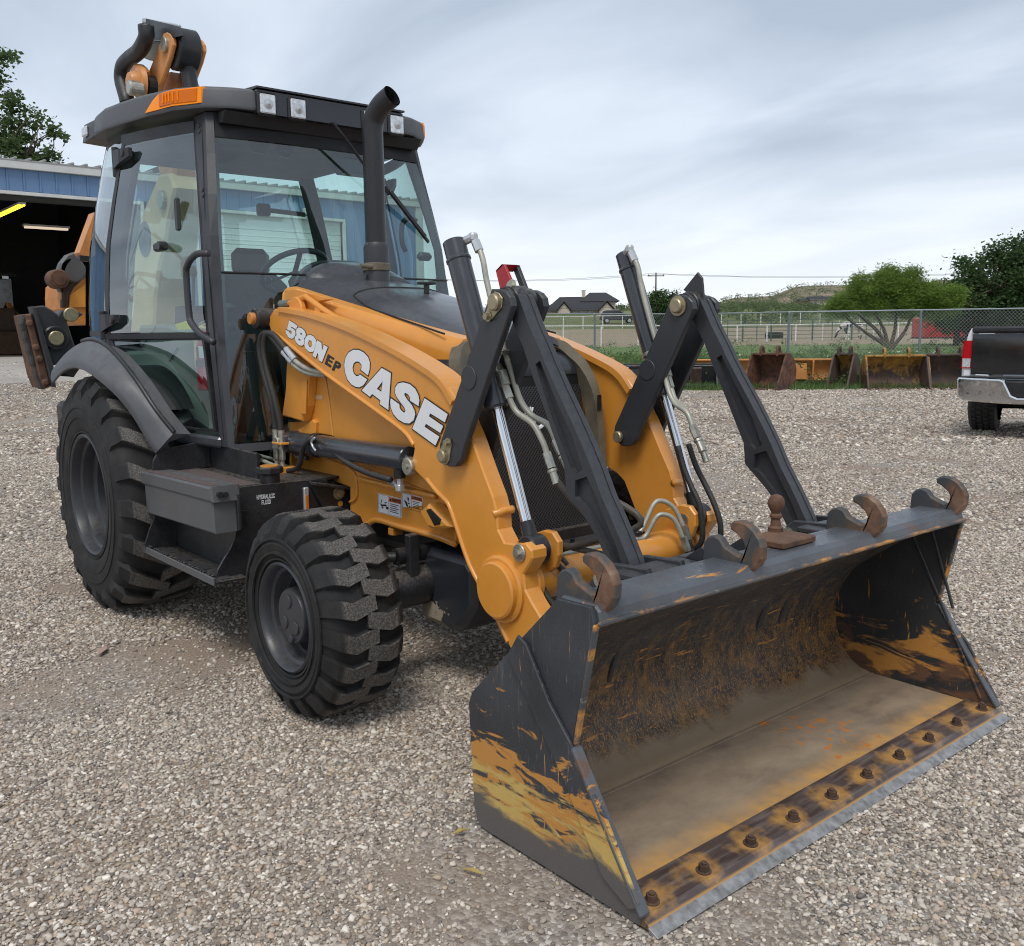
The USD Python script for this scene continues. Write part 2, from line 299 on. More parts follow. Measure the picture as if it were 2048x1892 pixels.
# gravel and dirt: broken stone over brown earth, tone drifting in large patches
def stones_mat(name, scale, cols, dirt, lo, hi, bumpd):
    mat(name, {'g': ('geometry', {}), 'v': ('voronoi_texture', {'scale': scale, 'randomness': 1.0}), 'r': ('rgb_ramp', {'ramp': cols}), 'sx': ('separate_color', {}),
      'n': ('noise_texture', {'scale': .55, 'detail': 6., 'roughness': .62}), 'mr': ('map_range', {'from_min': lo, 'from_max': hi, 'to_min': 0., 'to_max': 1., 'clamp': True}),
      'nf': ('noise_texture', {'scale': 140., 'detail': 3.}), 'dr': ('hsv', {'color': dirt}), 'dv': ('map_range', {'from_min': .3, 'from_max': .7, 'to_min': .72, 'to_max': 1.25}),
      'mx': ('mix_color', {}), 'b': ('bump', {'strength': .7, 'distance': bumpd}), 'inv': ('math', {'math_type': 'subtract', 'value1': 1.0}), 'n3': ('noise_texture', {'scale': .16, 'detail': 3.}),
      'tv': ('map_range', {'from_min': .3, 'from_max': .7, 'to_min': .84, 'to_max': 1.12}), 'th': ('hsv', {}), 'p': ('principled_bsdf', {'roughness': .85, 'specular_ior_level': .25})},
     [('g.position', 'v.vector'), ('v.color', 'sx.color'), ('sx.r', 'r.fac'), ('g.position', 'n.vector'), ('n.fac', 'mr.value'), ('g.position', 'nf.vector'), ('nf.fac', 'dv.value'), ('dv.result', 'dr.value'),
      ('r.color', 'mx.a'), ('dr.color', 'mx.b'), ('mr.result', 'mx.fac'), ('g.position', 'n3.vector'), ('n3.fac', 'tv.value'), ('tv.result', 'th.value'), ('mx.result', 'th.color'), ('th.color', 'p.base_color'),
      ('v.distance', 'inv.value2'), ('inv.value', 'b.height'), ('b.normal', 'p.normal')])
STONE = [(0, (.10, .095, .09)), (.25, (.17, .155, .14)), (.5, (.27, .245, .22)), (.75, (.38, .345, .305)), (.92, (.50, .47, .43)), (1, (.60, .57, .53))]
stones_mat('gravel_bed', 78., STONE, (.265, .205, .155), .36, .56, .006)
stones_mat('field_dirt', 20., STONE, (.26, .195, .14), .2, .5, .01)
top('gravel_yard', sheet(np.r_[-60, -30, -12, np.arange(-6, 1.5, .5), np.arange(1.5, 8, .25), np.arange(8, 24.4, .4), 24.5], fine_s), 'gravel_bed', 'grey brown gravel yard with patches of bare earth', 'ground', kind='structure', smooth=True)
def veg_mat(name, c0, c1, c2, scale, rough=.9):
    mat(name, {'g': ('geometry', {}), 'n': ('noise_texture', {'scale': scale, 'detail': 6., 'roughness': .65}), 'n2': ('noise_texture', {'scale': scale*14, 'detail': 3.}), 'a': ('math', {'math_type': 'multiply_add', 'value2': .45}), 's': ('math', {'math_type': 'multiply', 'value2': .55}),
      'r': ('rgb_ramp', {'ramp': [(.3, c0), (.5, c1), (.68, c2)]}), 'b': ('bump', {'strength': .8, 'distance': .15}), 'p': ('principled_bsdf', {'roughness': rough, 'specular_ior_level': .1})},
     [('g.position', 'n.vector'), ('g.position', 'n2.vector'), ('n.fac', 's.value1'), ('n2.fac', 'a.value1'), ('s.value', 'a.value3'), ('a.value', 'r.fac'), ('r.color', 'p.base_color'), ('n2.fac', 'b.height'), ('b.normal', 'p.normal')])
veg_mat('grass_ground', (.075, .125, .04), (.12, .18, .06), (.27, .25, .14), .35)
veg_mat('paddock_dirt', (.12, .145, .06), (.30, .235, .17), (.15, .16, .08), .16)
veg_mat('scrub_ground', (.06, .085, .03), (.12, .14, .055), (.24, .20, .12), .05)
top('grass_field', sheet(np.r_[24.5, np.arange(25, 46, .8), 50, 55, 61], fine_s), 'grass_ground', 'green weedy grass strip between the gravel and the white pipe fence', 'grass', kind='structure', smooth=True)
top('paddock', sheet(np.r_[61, 64, 68, 73, 80, 90, 100, 115], fine_s), 'paddock_dirt', 'bare reddish earth paddock behind the white pipe fence', 'ground', kind='structure', smooth=True)
top('scrubland', sheet(np.r_[115, 130, 145, 157, 170, 200, 230, 260, 300, 360, 420, 550, 700, 1200, 2500], fine_s), 'scrub_ground', 'green scrubland rising beyond the paddock', 'ground', kind='structure', smooth=True)
# hills: a low mesa far off, its outline higher to the right
ang = np.array([-900, -500, -300, 200, 330, 400, 432, 455, 480, 515, 560, 620, 700, 800, 900, 1050, 1300, 2000])/FPX
rid = np.array([0, 0, 0, 0, 3, 7, 9.5, 10.5, 10.3, 11, 15.5, 16.3, 16.3, 17, 17.4, 17.5, 16, 12])
aa = np.linspace(-.3, 1.0, 200); dv = np.array([320, 345, 370, 395, 420, 445, 470, 485, 500, 560, 700])
rise = np.array([-.05, .10, .22, .36, .55, .72, .90, 1.0, 1.02, .9, .4])
D, A = np.meshgrid(dv, aa, indexing='ij'); S = D*A; x, y = xy(D, S)
nz = meshkit.fbm(np.stack([x/26, y/26, 0*x], -1), 5, 11)-.5; z = 10.6+(np.interp(A, ang, rid)-0)*rise[:, None]*.98+nz*9*np.clip(rise[:, None], 0, .8)*(np.interp(A, ang, rid)/28)-.4
v = np.stack([x, y, z], -1).reshape(-1, 3); n = len(aa); i, j = np.meshgrid(np.arange(len(dv)-1), np.arange(n-1), indexing='ij')
mat('hill_earth', {'g': ('geometry', {}), 'n': ('noise_texture', {'scale': .09, 'detail': 7., 'roughness': .7}), 'r': ('rgb_ramp', {'ramp': [(.36, (.085, .088, .05)), (.47, (.14, .13, .085)), (.55, (.23, .185, .13)), (.66, (.30, .24, .18))]}), 'p': ('principled_bsdf', {'roughness': .95, 'specular_ior_level': .1})},
  [('g.position', 'n.vector'), ('n.fac', 'r.fac'), ('r.color', 'p.base_color')])
top('hills', MB().add(v, np.stack([i*n+j, i*n+j+1, (i+1)*n+j+1, (i+1)*n+j], -1).reshape(-1, 4)[:, ::-1]), 'hill_earth', 'low scrub covered mesa on the horizon', 'hill', kind='structure', smooth=True)

# ------------------------------------------------------------------ loose stones on the yard
PEB = UsdGeom.PointInstancer.Define(stage, '/World/gravel_stones')
tag(PEB.GetPrim(), 'loose rounded gravel stones, white grey and brown, lying over the yard', 'gravel', kind='stuff')
protos = []
for k, (c, sd_) in enumerate([((.50, .44, .37), 1), ((.35, .298, .245), 2), ((.20, .175, .152), 3), ((.38, .30, .22), 4), ((.43, .37, .305), 5), ((.27, .225, .185), 6), ((.62, .565, .49), 7), ((.44, .335, .26), 8)]):
    MAT['st%d' % k] = usdkit.material(stage, f'/World/Looks/stone_{k}', {'o': ('object_info', {}), 'm': ('map_range', {'to_min': .72, 'to_max': 1.25}), 'h': ('hsv', {'color': c}), 'p': ('principled_bsdf', {'roughness': .7, 'specular_ior_level': .3})},
       [('o.random', 'm.value'), ('m.result', 'h.value'), ('h.color', 'p.base_color')], surface='p.BSDF')
    mm = trimesh.creation.icosphere(1, 1.0); r_ = np.random.default_rng(sd_+40)
    v = mm.vertices*(1+.22*r_.standard_normal((len(mm.vertices), 1)).clip(-1.4, 1.4))*np.array([1, .78, .55])
    v = .75*v+.25*np.array([v[list(nb)].mean(0) for nb in mm.vertex_neighbors])
    usdkit.mesh(stage, f'/World/gravel_stones/stone_{k}', trimesh.Trimesh(v, mm.faces, process=False), MAT['st%d' % k], smooth=True)
    protos.append(f'/World/gravel_stones/stone_{k}')
PEB.CreatePrototypesRel().SetTargets([Sdf.Path(p) for p in protos])
def scatter(d0, d1, n, r0, r1, soft):
    d = np.sqrt(rng.uniform(d0**2, d1**2, n)); s = rng.uniform(-1, 1, n)*(.60*d+.9); x, y = xy(d, s)
    m = meshkit.fbm(np.stack([x*.85, y*.85, 0*x], -1), 4, 21); keep = rng.random(n) < np.clip((.77-m)/soft, .12, 1.)
    keep &= ~((x > 3.28) & (x < 3.99) & (np.abs(y) < 1.02))
    x, y = x[keep], y[keep]; r = r0*np.exp(rng.normal(0, .33, len(x))).clip(.5, 2.4)
    return x, y, r
X, Y, Rr = (np.concatenate(t) for t in zip(scatter(1.6, 4.2, 185000, .0058, 0, .20), scatter(4.2, 7.0, 150000, .0072, 0, .20), scatter(7.0, 12.5, 120000, .0105, 0, .22), scatter(12.5, 24.2, 120000, .0175, 0, .25)))
n = len(X); q = rng.standard_normal((n, 4)); tilt = rng.normal(0, .35, (n, 2)); yawp = rng.uniform(0, 2*np.pi, n)
qw = np.stack([np.cos(yawp/2), tilt[:, 0]*.5, tilt[:, 1]*.5, np.sin(yawp/2)], -1); qw /= np.linalg.norm(qw, axis=1, keepdims=True)
P = np.stack([X, Y, ground_z(X, Y)+Rr*.28], -1)
PEB.CreatePositionsAttr(Vt.Vec3fArray.FromNumpy(P.astype(np.float32)))
PEB.CreateScalesAttr(Vt.Vec3fArray.FromNumpy(np.repeat(Rr[:, None], 3, 1).astype(np.float32)))
PEB.CreateOrientationsAttr(Vt.QuathArray([Gf.Quath(float(a), float(b), float(c), float(d)) for a, b, c, d in qw]))
PEB.CreateProtoIndicesAttr(Vt.IntArray.FromNumpy(rng.choice(8, n, p=[.20, .15, .12, .10, .20, .11, .10, .02]).astype(np.int32)))

# ------------------------------------------------------------------ concrete apron and the blue metal workshop
FX = -23.1; BZ = 1.07
def slab(x0, x1, y0, y1, nx, ny, off):
    xs, ys = np.linspace(x0, x1, nx), np.linspace(y0, y1, ny); XX, YY = np.meshgrid(xs, ys, indexing='ij'); ZZ = ground_z(XX, YY)+off
    v = np.stack([XX, YY, ZZ], -1).reshape(-1, 3); i, j = np.meshgrid(np.arange(nx-1), np.arange(ny-1), indexing='ij'); q = np.stack([i*ny+j, (i+1)*ny+j, (i+1)*ny+j+1, i*ny+j+1], -1).reshape(-1, 4)
    return MB().add(v, q)
top('concrete_apron', slab(-18.2, FX-.05, -9, 15.8, 40, 60, .02).add(*[np.array(t) for t in ([(-18.2, -9, .2), (-18.2, 15.8, .2), (-18.2, 15.8, gz(-18.2, 15)+.02), (-18.2, -9, gz(-18.2, 0)+.02)], [[0, 1, 2, 3]])]), 'concrete', 'pale concrete apron in front of the workshop door', 'pavement', kind='structure', smooth=30)
shop = thing('workshop_building', 'blue metal workshop with white roll up doors and a dark open bay', 'building', (FX, 4, BZ))
EZ, DZ = 6.34, 5.47; Y0, Y1 = -9., 17.0; B1 = (-1.2, 7.2); B2 = (8.9, 13.9); DZ2 = 5.43
def panel(y0, y1, z0, z1, x=FX):
    m = MB(); m.box((x-.02, (y0+y1)/2, (z0+z1)/2), (.04, y1-y0-.004, z1-z0), ch=.003)
    for k in (.0,): m.box((x+.012, y0+.03+k*(y1-y0), (z0+z1)/2), (.028, .045, z1-z0), ch=.008)
    return part('wall_panel', m, 'blue_siding', shop)
yy_ = Y0
while yy_ < Y1-.05:
    y2 = min(yy_+.41, Y1); mid = (yy_+y2)/2
    z0 = DZ if B1[0] < mid < B1[1] else (DZ2 if B2[0] < mid < B2[1] else BZ); panel(yy_, y2, z0+(.06 if z0 > 2 else 0), EZ-.24); yy_ = y2
part('eave_trim', MB().box((FX+.06, 4, EZ-.12), (.14, Y1-Y0+.3, .24), ch=.01), 'trim_white', shop)
part('corner_trim', MB().box((FX+.01, Y1+.01, (BZ+EZ)/2-.12), (.16, .3, EZ-BZ-.25), ch=.01), 'trim_white', shop)
for (a, b), z in ((B1, DZ), (B2, DZ2)):
    part('door_header', MB().box((FX+.015, (a+b)/2, z), (.09, b-a+.2, .09), ch=.008), 'trim_white', shop)
    for yv in (a-.06, b+.06): part('door_jamb', MB().box((FX+.015, yv, (z+BZ)/2), (.09, .10, z-BZ-.09), ch=.008), 'trim_white', shop)
for k in range(9):
    z0 = BZ+k*(DZ2-BZ)/9; z1 = BZ+(k+1)*(DZ2-BZ)/9
    m = MB().box((FX-.14, sum(B2)/2, (z0+z1)/2), (.05, B2[1]-B2[0], z1-z0-.012), ch=.012)
    for zz_ in (.3, .62): m.box((FX-.112, sum(B2)/2, z0+zz_*(z1-z0)), (.016, B2[1]-B2[0], .03), ch=.006)
    part('door_section', m, 'door_white', shop)
rl = MB().box((FX-5.8, 4, EZ+.33), (11.9, Y1-Y0+.5, .05), R=[[math.cos(.06), 0, math.sin(.06)], [0, 1, 0], [-math.sin(.06), 0, math.cos(.06)]], ch=.01)
rf = part('roof', rl, 'roof_metal', shop)
k = Y0
while k < Y1+.2:
    part('roof_rib', MB().obox((FX+.16, k, EZ+.03), (FX-11.5, k, EZ+.73), .07, .07, ch=.02), 'roof_metal', rf); k += .36
part('side_wall', MB().box((FX-6, Y1-.05, (BZ+EZ)/2), (11.7, .1, EZ-BZ), ch=0), 'blue_siding', shop); part('side_wall', MB().box((FX-6, Y0+.05, (BZ+EZ)/2), (11.7, .1, EZ-BZ), ch=0), 'blue_siding', shop)
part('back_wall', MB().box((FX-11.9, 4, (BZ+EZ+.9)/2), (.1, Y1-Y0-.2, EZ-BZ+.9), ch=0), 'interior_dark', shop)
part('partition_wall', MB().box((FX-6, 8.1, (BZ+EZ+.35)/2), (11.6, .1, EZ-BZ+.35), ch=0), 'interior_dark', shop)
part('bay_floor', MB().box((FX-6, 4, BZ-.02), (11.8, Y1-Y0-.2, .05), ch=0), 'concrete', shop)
part('tan_wall_sheet', MB().box((FX-9.5, 1.2, 3.2), (.06, 4.6, 2.0), ch=0), 'cream', shop)
part('rolled_door', MB().cyl((FX-.6, B1[0], DZ+.12), (FX-.6, B1[1], DZ+.12), .26), 'interior', shop)
part('wall_lamp', MB().box((FX+.12, 12.55, 5.62), (.2, .26, .2), ch=.03), 'trim_white', shop)
for (p, a) in (((FX-2.4, 4.25, 5.27), 1), ((FX-6.2, 3.1, 4.6), 1)):
    t = thing('ceiling_lamp', 'yellow fluorescent strip lamp hanging in the dark bay, '+('the long one in view' if a and p[0] > FX-5 else 'cut by the left picture edge'), 'lamp', p)
    part('housing', MB().box((p[0], p[1], p[2]+.05), (3.2, .2, .06)), 'white_paint', t)
    for dy in (-.06, .06): part('lamp_tube', MB().cyl((p[0]-1.55, p[1]+dy, p[2]), (p[0]+1.55, p[1]+dy, p[2]), .025, n=10), 'lamp_yellow', t)
t = thing('ceiling_lamp', 'dim pale strip lamp across the bay, right of the yellow one', 'lamp', (FX-5.2, 5.9, 5.15))
part('lamp_tube', MB().box((FX-5.2, 5.95, 5.15), (.16, 1.3, .06)), 'lamp_warm', t); part('housing', MB().box((FX-5.2, 5.95, 5.215), (.22, 1.4, .06)), 'white_paint', t)
# a second machine standing in the dark bay
bx_, by_ = FX-7.4, 4.7
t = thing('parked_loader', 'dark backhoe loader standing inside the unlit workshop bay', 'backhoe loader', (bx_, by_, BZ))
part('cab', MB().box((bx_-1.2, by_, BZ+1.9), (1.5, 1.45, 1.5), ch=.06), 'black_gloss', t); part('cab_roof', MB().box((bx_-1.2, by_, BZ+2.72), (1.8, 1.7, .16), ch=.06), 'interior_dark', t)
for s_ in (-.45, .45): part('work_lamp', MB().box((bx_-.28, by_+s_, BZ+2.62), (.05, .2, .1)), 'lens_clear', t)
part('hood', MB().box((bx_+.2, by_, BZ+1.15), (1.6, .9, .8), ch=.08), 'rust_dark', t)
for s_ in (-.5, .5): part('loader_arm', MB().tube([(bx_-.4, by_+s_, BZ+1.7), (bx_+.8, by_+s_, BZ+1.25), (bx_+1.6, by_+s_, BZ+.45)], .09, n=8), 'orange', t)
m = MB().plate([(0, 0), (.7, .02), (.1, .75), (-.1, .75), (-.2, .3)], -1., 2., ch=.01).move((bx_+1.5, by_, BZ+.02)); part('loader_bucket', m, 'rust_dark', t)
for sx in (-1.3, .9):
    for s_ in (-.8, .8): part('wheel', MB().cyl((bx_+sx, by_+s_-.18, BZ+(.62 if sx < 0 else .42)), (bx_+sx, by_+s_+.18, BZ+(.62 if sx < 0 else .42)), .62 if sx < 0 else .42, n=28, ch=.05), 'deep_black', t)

# ------------------------------------------------------------------ trees
def leaf_mat(name, c0, c1, c2, tr=.35):
    mat(name, {'g': ('geometry', {}), 'n': ('noise_texture', {'scale': .8, 'detail': 4.}), 'a': ('math', {'math_type': 'multiply_add', 'value2': .45}), 's': ('math', {'math_type': 'multiply', 'value2': .55}), 'r': ('rgb_ramp', {'ramp': [(.25, c0), (.5, c1), (.75, c2)]}),
      'd': ('principled_bsdf', {'roughness': .55, 'specular_ior_level': .3}), 't': ('translucent_bsdf', {}), 'm': ('mix_closure', {'fac': tr})},
     [('g.position', 'n.vector'), ('g.random_per_island', 'a.value1'), ('n.fac', 's.value1'), ('s.value', 'a.value3'), ('a.value', 'r.fac'), ('r.color', 'd.base_color'), ('r.color', 't.color'), ('d.BSDF', 'm.closure1'), ('t.BSDF', 'm.closure2')], surface='m.closure')
leaf_mat('leaf_elm', (.08, .125, .045), (.15, .215, .075), (.26, .33, .13), .45)
leaf_mat('leaf_dark', (.045, .085, .026), (.10, .17, .05), (.19, .28, .08), .4)
leaf_mat('leaf_mesquite', (.16, .24, .045), (.28, .38, .08), (.42, .50, .13), .5)
leaf_mat('leaf_bush', (.10, .16, .055), (.17, .25, .09), (.28, .32, .14), .45)
leaf_mat('leaf_grass', (.12, .19, .06), (.20, .29, .10), (.36, .37, .18), .5)
def leaves(mb, c, rad, n, size, asp=.55, droop=0.):
    """n folded leaves around the points c."""
    c = np.asarray(c, float); idx = rng.integers(0, len(c), n); p = c[idx]+rng.standard_normal((n, 3))*rad*np.array([.55, .55, .42])
    d = rng.standard_normal((n, 3)); d[:, 2] = d[:, 2]*.5-droop; d /= np.linalg.norm(d, axis=1, keepdims=True)
    u = np.cross(d, rng.standard_normal((n, 3))); u /= np.linalg.norm(u, axis=1, keepdims=True)+1e-9; w = np.cross(d, u)
    L = size*rng.uniform(.6, 1.3, (n, 1)); a = p; b = p+d*L; m1 = p+d*L*.5+u*L*asp*.5+w*L*.1; m2 = p+d*L*.5-u*L*asp*.5+w*L*.1
    v = np.stack([a, m1, b, m2], 1).reshape(-1, 3); k = np.arange(n)*4
    return mb.add(v, np.vstack([np.stack([k, k+1, k+2], 1), np.stack([k, k+2, k+3], 1)]))
def tree(name, base, blobs, nclump, leafn, lsize, lmat, label, trunks, tr, group=None, crad=.5, asp=.55, droop=0., cat='tree'):
    """base (x, y, z); blobs: (dx along the picture, dy away, dz, radius); trunks: list of polylines relative to the base in the same axes."""
    base = np.array(base, float); t = thing(name, label, cat, base, group=group)
    L = lambda q: base+np.asarray(q, float)[..., :1]*RH+np.asarray(q, float)[..., 1:2]*FH+np.asarray(q, float)[..., 2:3]*np.array([0, 0, 1.])
    tb, tips = MB(), []
    for tk in trunks:
        tk = np.array(tk, float); p = L(tk); tb.tube(spline(p, 5), np.linspace(tr, tr*.35, len(spline(p, 5))), n=8); tips += list(spline(p, 5)[-6:])
    tips = np.array(tips); br, cl = MB(), []
    tot = sum(b[3]**2 for b in blobs)
    for (bx, by, bz, R) in blobs:
        for _ in range(max(3, int(nclump*R*R/tot))):
            g = rng.standard_normal(3); g /= np.linalg.norm(g); q = L(np.array([bx, by, bz])+g*R*rng.uniform(.45, 1.0)*np.array([1, 1, .8])); cl.append(q)
            o = tips[np.argmin(np.linalg.norm(tips-q, axis=1)+rng.uniform(0, .6, len(tips)))]; mid = (o+q)/2+rng.normal(0, .12*np.linalg.norm(q-o), 3)
            br.tube(spline([o, mid, q], 3), np.linspace(tr*.22, tr*.05, 7), n=4, cap=False)
    part('trunk', tb, 'bark', t, smooth=True); part('branches', br, 'bark', t, kind='stuff')
    part('crown', leaves(MB(), cl, crad, leafn, lsize, asp, droop), lmat, t, kind='stuff')
    return t
def gp(p): return (p[0], p[1], gz(p[0], p[1]))
p = (-35.5071,6.0235,2.3065); b = (p[0], p[1], BZ-.2)
tree('elm_tree', b, [(-2.0, 0, 9.0, 1.5), (.4, 0, 8.6, 1.1), (-.7, 0, 10.2, 1.1), (1.6, 0, 7.7, 1.0), (2.0, 0, 8.9, .5), (.5, 0, 7.4, 1.2), (1.3, 0, 9.5, .55), (-2.5, 0, 7.2, 1.6), (-4, 0, 8.5, 1.8), (-3.2, 0, 10.4, 1.2), (1.2, 0, 6.9, .9), (2.5, .0, 8.3, .35), (.4, 0, 10.6, .6), (-.6, 0, 11.6, .8), (.9, 0, 11.1, .35), (-1.6, 0, 12.4, .7), (1.9, 0, 7.0, .6)], 330, 16000, .2, 'leaf_elm',
     'elm with loose leafy sprays rising behind the workshop roof', [[(-2.5, 0, 0), (-2.3, 0, 3.5), (-1.5, 0, 6.5), (-.6, .2, 8.2)], [(-2.3, 0, 3.2), (-1, .2, 5.4), (1, 0, 7.2)], [(-2.3, 0, 3.2), (-3.2, 0, 6), (-3.4, 0, 8.5)], [(-1.5, 0, 6.5), (-.9, 0, 9), (-.7, 0, 11)]], .2, crad=.30)
p = (-15.5728,50.6648,0.7263); b = gp(p)
tree('large_shade_tree', b, [(0, 0, 3.9, 2.2), (-2.2, 0, 2.7, 1.7), (-3.3, .3, 2.0, 1.1), (2.2, 0, 3.6, 2.2), (1, 0, 2.2, 2.0), (-1.4, 0, 1.9, 1.6), (3.6, 0, 2.4, 1.6), (-4.0, 0, 2.9, .8), (-2.9, 0, 3.9, 1.0), (.4, 0, 5.0, 1.3), (4, 0, 4.3, 1.4), (-4.7, 0, 2.2, .8), (-4.2, 0, 1.4, .7), (-5.1, 0, 1.6, .4), (-1.5, 0, 4.6, .9)], 480, 34000, .20, 'leaf_dark',
     'tall dense dark green shade tree at the right picture edge', [[(.3, 0, 0), (.2, 0, 1.2), (0, 0, 3.2)], [(.2, 0, .9), (-1.2, 0, 1.9), (-2.2, 0, 2.6)], [(.2, 0, .9), (1.6, 0, 2.0), (2.6, 0, 3.2)]], .34, crad=.55)
p = (-18.6648,50.1737,0.9501); b = gp(p)
tree('small_trunk_tree', b, [(-.4, 0, 1.7, .8), (.6, 0, 2.6, 1.0), (-1.3, 0, 2.3, .9), (1.3, 0, 1.25, .6), (1.9, 0, 1.6, .9), (-.2, 0, 3.1, .8), (-.6, 0, 1.0, .35), (.5, 0, 1.0, .4), (2.6, 0, 1.1, .6), (-.8, 0, 1.35, .42), (1.2, 0, 1.3, .55), (1.9, 0, 1.0, .5), (2.3, 0, 1.7, .5), (.0, 0, 1.45, .4), (3.6, 0, 1.6, .6), (3.2, 0, .9, .4)], 330, 19000, .16, 'leaf_dark', 'dark low tree with a black trunk in front of the red trailer', [[(-.3, 0, 0), (-.3, 0, .9), (0, 0, 1.9)]], .22, crad=.42)
p = (-17.1489,39.3864,0.8852); b = gp(p)
tree('mesquite_tree', b, [(-2.0, 0, 2.25, .75), (-1.2, 0, 2.7, .8), (-.3, 0, 2.9, .85), (.5, 0, 2.8, .8), (1.3, 0, 2.6, .8), (2.1, 0, 2.4, .8), (2.8, 0, 2.1, .6), (-2.4, 0, 1.9, .5), (-.8, 0, 2.1, .7), (.6, 0, 2.1, .7), (1.8, 0, 1.9, .6), (-.2, 0, 3.45, .45), (.8, 0, 3.3, .5), (-1.4, 0, 3.2, .35), (3.0, 0, 2.6, .45)], 420, 48000, .15, 'leaf_mesquite',
     'feathery light green mesquite with several dark leaning trunks', [[(0, 0, 0), (-.6, 0, .9), (-1.6, 0, 1.7), (-2.2, 0, 2.0)], [(0, 0, 0), (-.25, 0, .9), (-.7, 0, 1.7), (-1.0, 0, 2.4)], [(.05, 0, 0), (.25, 0, .9), (.3, 0, 1.7), (.6, 0, 2.5)], [(.1, 0, 0), (.7, 0, .8), (1.1, 0, 1.6), (2.0, 0, 2.1)], [(-.1, 0, .2), (-1.1, 0, .8), (-2.3, 0, 1.7)]], .105, crad=.34, asp=.30, droop=.3)
p = (-69.9502,83.9521,3.5153); b = gp(p)
tree('roadside_tree', b, [(-.6, 0, 2.6, 1.3), (.7, 0, 2.9, 1.4), (0, 0, 3.9, 1.0), (1.2, 0, 2.0, 1.1), (-1.1, 0, 1.7, 1.1), (-.9, 0, 3.6, .7), (1.5, 0, 3.9, .6), (.2, 0, 1.2, 1.4)], 150, 7000, .27, 'leaf_dark', 'round bushy tree between the dark roofed house and the hill', [[(0, 0, 0), (0, 0, 1.2), (.1, 0, 2.6)]], .2, crad=.5)
# scrub in front of the hills: shrubs small in the picture, nobody could count them
leaf_mat('leaf_scrub', (.10, .14, .06), (.16, .21, .085), (.25, .28, .13), .4)
sc = MB(); cs = []
for _ in range(650):
    d = rng.uniform(118, 330); s = d*rng.uniform(-.02, .62); x_, y_ = xy(d, s); h = rng.uniform(.5, 1.7)
    if d < 172 and 3 < s < 23: continue
    cs += [(x_+rng.normal(0, h*.5), y_+rng.normal(0, h*.5), gz(x_, y_)+h*rng.uniform(.2, .8)) for _ in range(5)]
top('scrub_bushes', leaves(sc, cs, .6, 42000, .42), 'leaf_scrub', 'green brush covering the slope below the hills', 'brush', kind='stuff')
hb = MB(); cs = []
for _ in range(900):
    d = rng.uniform(345, 490); a_ = rng.uniform(.20, .62); r0_ = np.interp(d, dv, rise)*np.interp(a_, ang, rid); x_, y_ = xy(d, d*a_)
    cs.append((x_, y_, 10.6+r0_*.98+.6))
top('hill_brush', leaves(hb, cs, 1.1, 9000, .75), 'leaf_scrub', 'dark brush dotted over the distant mesa', 'brush', kind='stuff')
# grass and weeds along the edge of the yard and in the field
gb = MB()
n = 60000; d = 24.2+np.abs(rng.normal(0, 1, n))*7; d = np.where(rng.random(n) < .25, rng.uniform(24, 33, n), d); s = rng.uniform(-.02, .62, n)*d; x, y = xy(d, s)
m = meshkit.fbm(np.stack([x*.5, y*.5, 0*x], -1), 3, 5); k = (d > 24.3+1.6*(meshkit.noise(np.stack([x*1.1, y*1.1, 0*x], -1), 9)-.5)) & (m > .33)
x, y, m = x[k], y[k], m[k]; z = ground_z(x, y); n = len(x); h = rng.uniform(.05, .16, n)*(.5+m*1.3); a = rng.uniform(0, 2*np.pi, n); w = rng.uniform(.008, .02, n); l = rng.normal(0, .3, (n, 2))*h[:, None]
v = np.stack([np.stack([x-w*np.cos(a), y-w*np.sin(a), z], -1), np.stack([x+w*np.cos(a), y+w*np.sin(a), z], -1), np.stack([x+l[:, 0], y+l[:, 1], z+h], -1)], 1).reshape(-1, 3)
top('grass_blades', gb.add(v, np.arange(3*n).reshape(-1, 3)), 'leaf_grass', 'tall weedy grass growing along the yard edge and under the fence', 'grass', kind='stuff')
wb = MB(); cs = []
for _ in range(330):
    d_ = rng.uniform(24.9, 37) if rng.random() < .8 else rng.uniform(37, 58); s_ = d_*rng.uniform(0, .6); x_, y_ = xy(d_, s_); r_ = rng.uniform(.12, .38)
    cs += [(x_+rng.normal(0, r_), y_+rng.normal(0, r_), gz(x_, y_)+abs(rng.normal(0, r_*.7))) for _ in range(4)]
top('weeds', leaves(wb, cs, .16, 26000, .085), 'leaf_bush', 'leafy green weeds in clumps among the grass', 'weeds', kind='stuff')
fb = MB(); cs = [(*xy(d_, d_*s_), 0) for d_, s_ in zip(rng.uniform(26, 36, 45), rng.uniform(.12, .6, 45))]
for x_, y_, _ in cs: fb.hull(np.array([x_, y_, gz(x_, y_)+.28])+rng.normal(0, .02, (8, 3)))
top('white_weed_flowers', fb, 'white_paint', 'small white flower heads scattered through the weeds', 'flowers', kind='stuff')

# ------------------------------------------------------------------ chain link fence
cf = thing('chain_link_fence', 'galvanised chain link fence with grey posts behind the spare buckets', 'fence', (-15, 28, .5))
FP = [(1060, 625.2, 46, 1.72), (1190, 625.4, 42, 1.75), (1380, 626.2, 37.5, 1.8), (1579, 622, 33.5, 1.82), (1843, 618, 33.0, 1.82), (2120, 613.5, 32.6, 1.82)]
def at(u, w, dep): return CAMP+dep*(_f+_r2*(u-1024.55)/FPX-_u2*(w-943.89)/FPX)
tops = [at(u, w, dp) for u, w, dp, h in FP]; hs = [h for *_, h in FP]
for p, h in zip(tops, hs):
    q = part('post', MB().cyl((p[0], p[1], p[2]-h-.25), (p[0], p[1], p[2]-.03), .042, n=14), 'post_grey', cf); part('post_cap', MB().lathe([(.044, 0), (.044, .03), (.02, .055), (0, .06)], (p[0], p[1], p[2]-.03), (0, 0, 1), 12), 'galv', q)
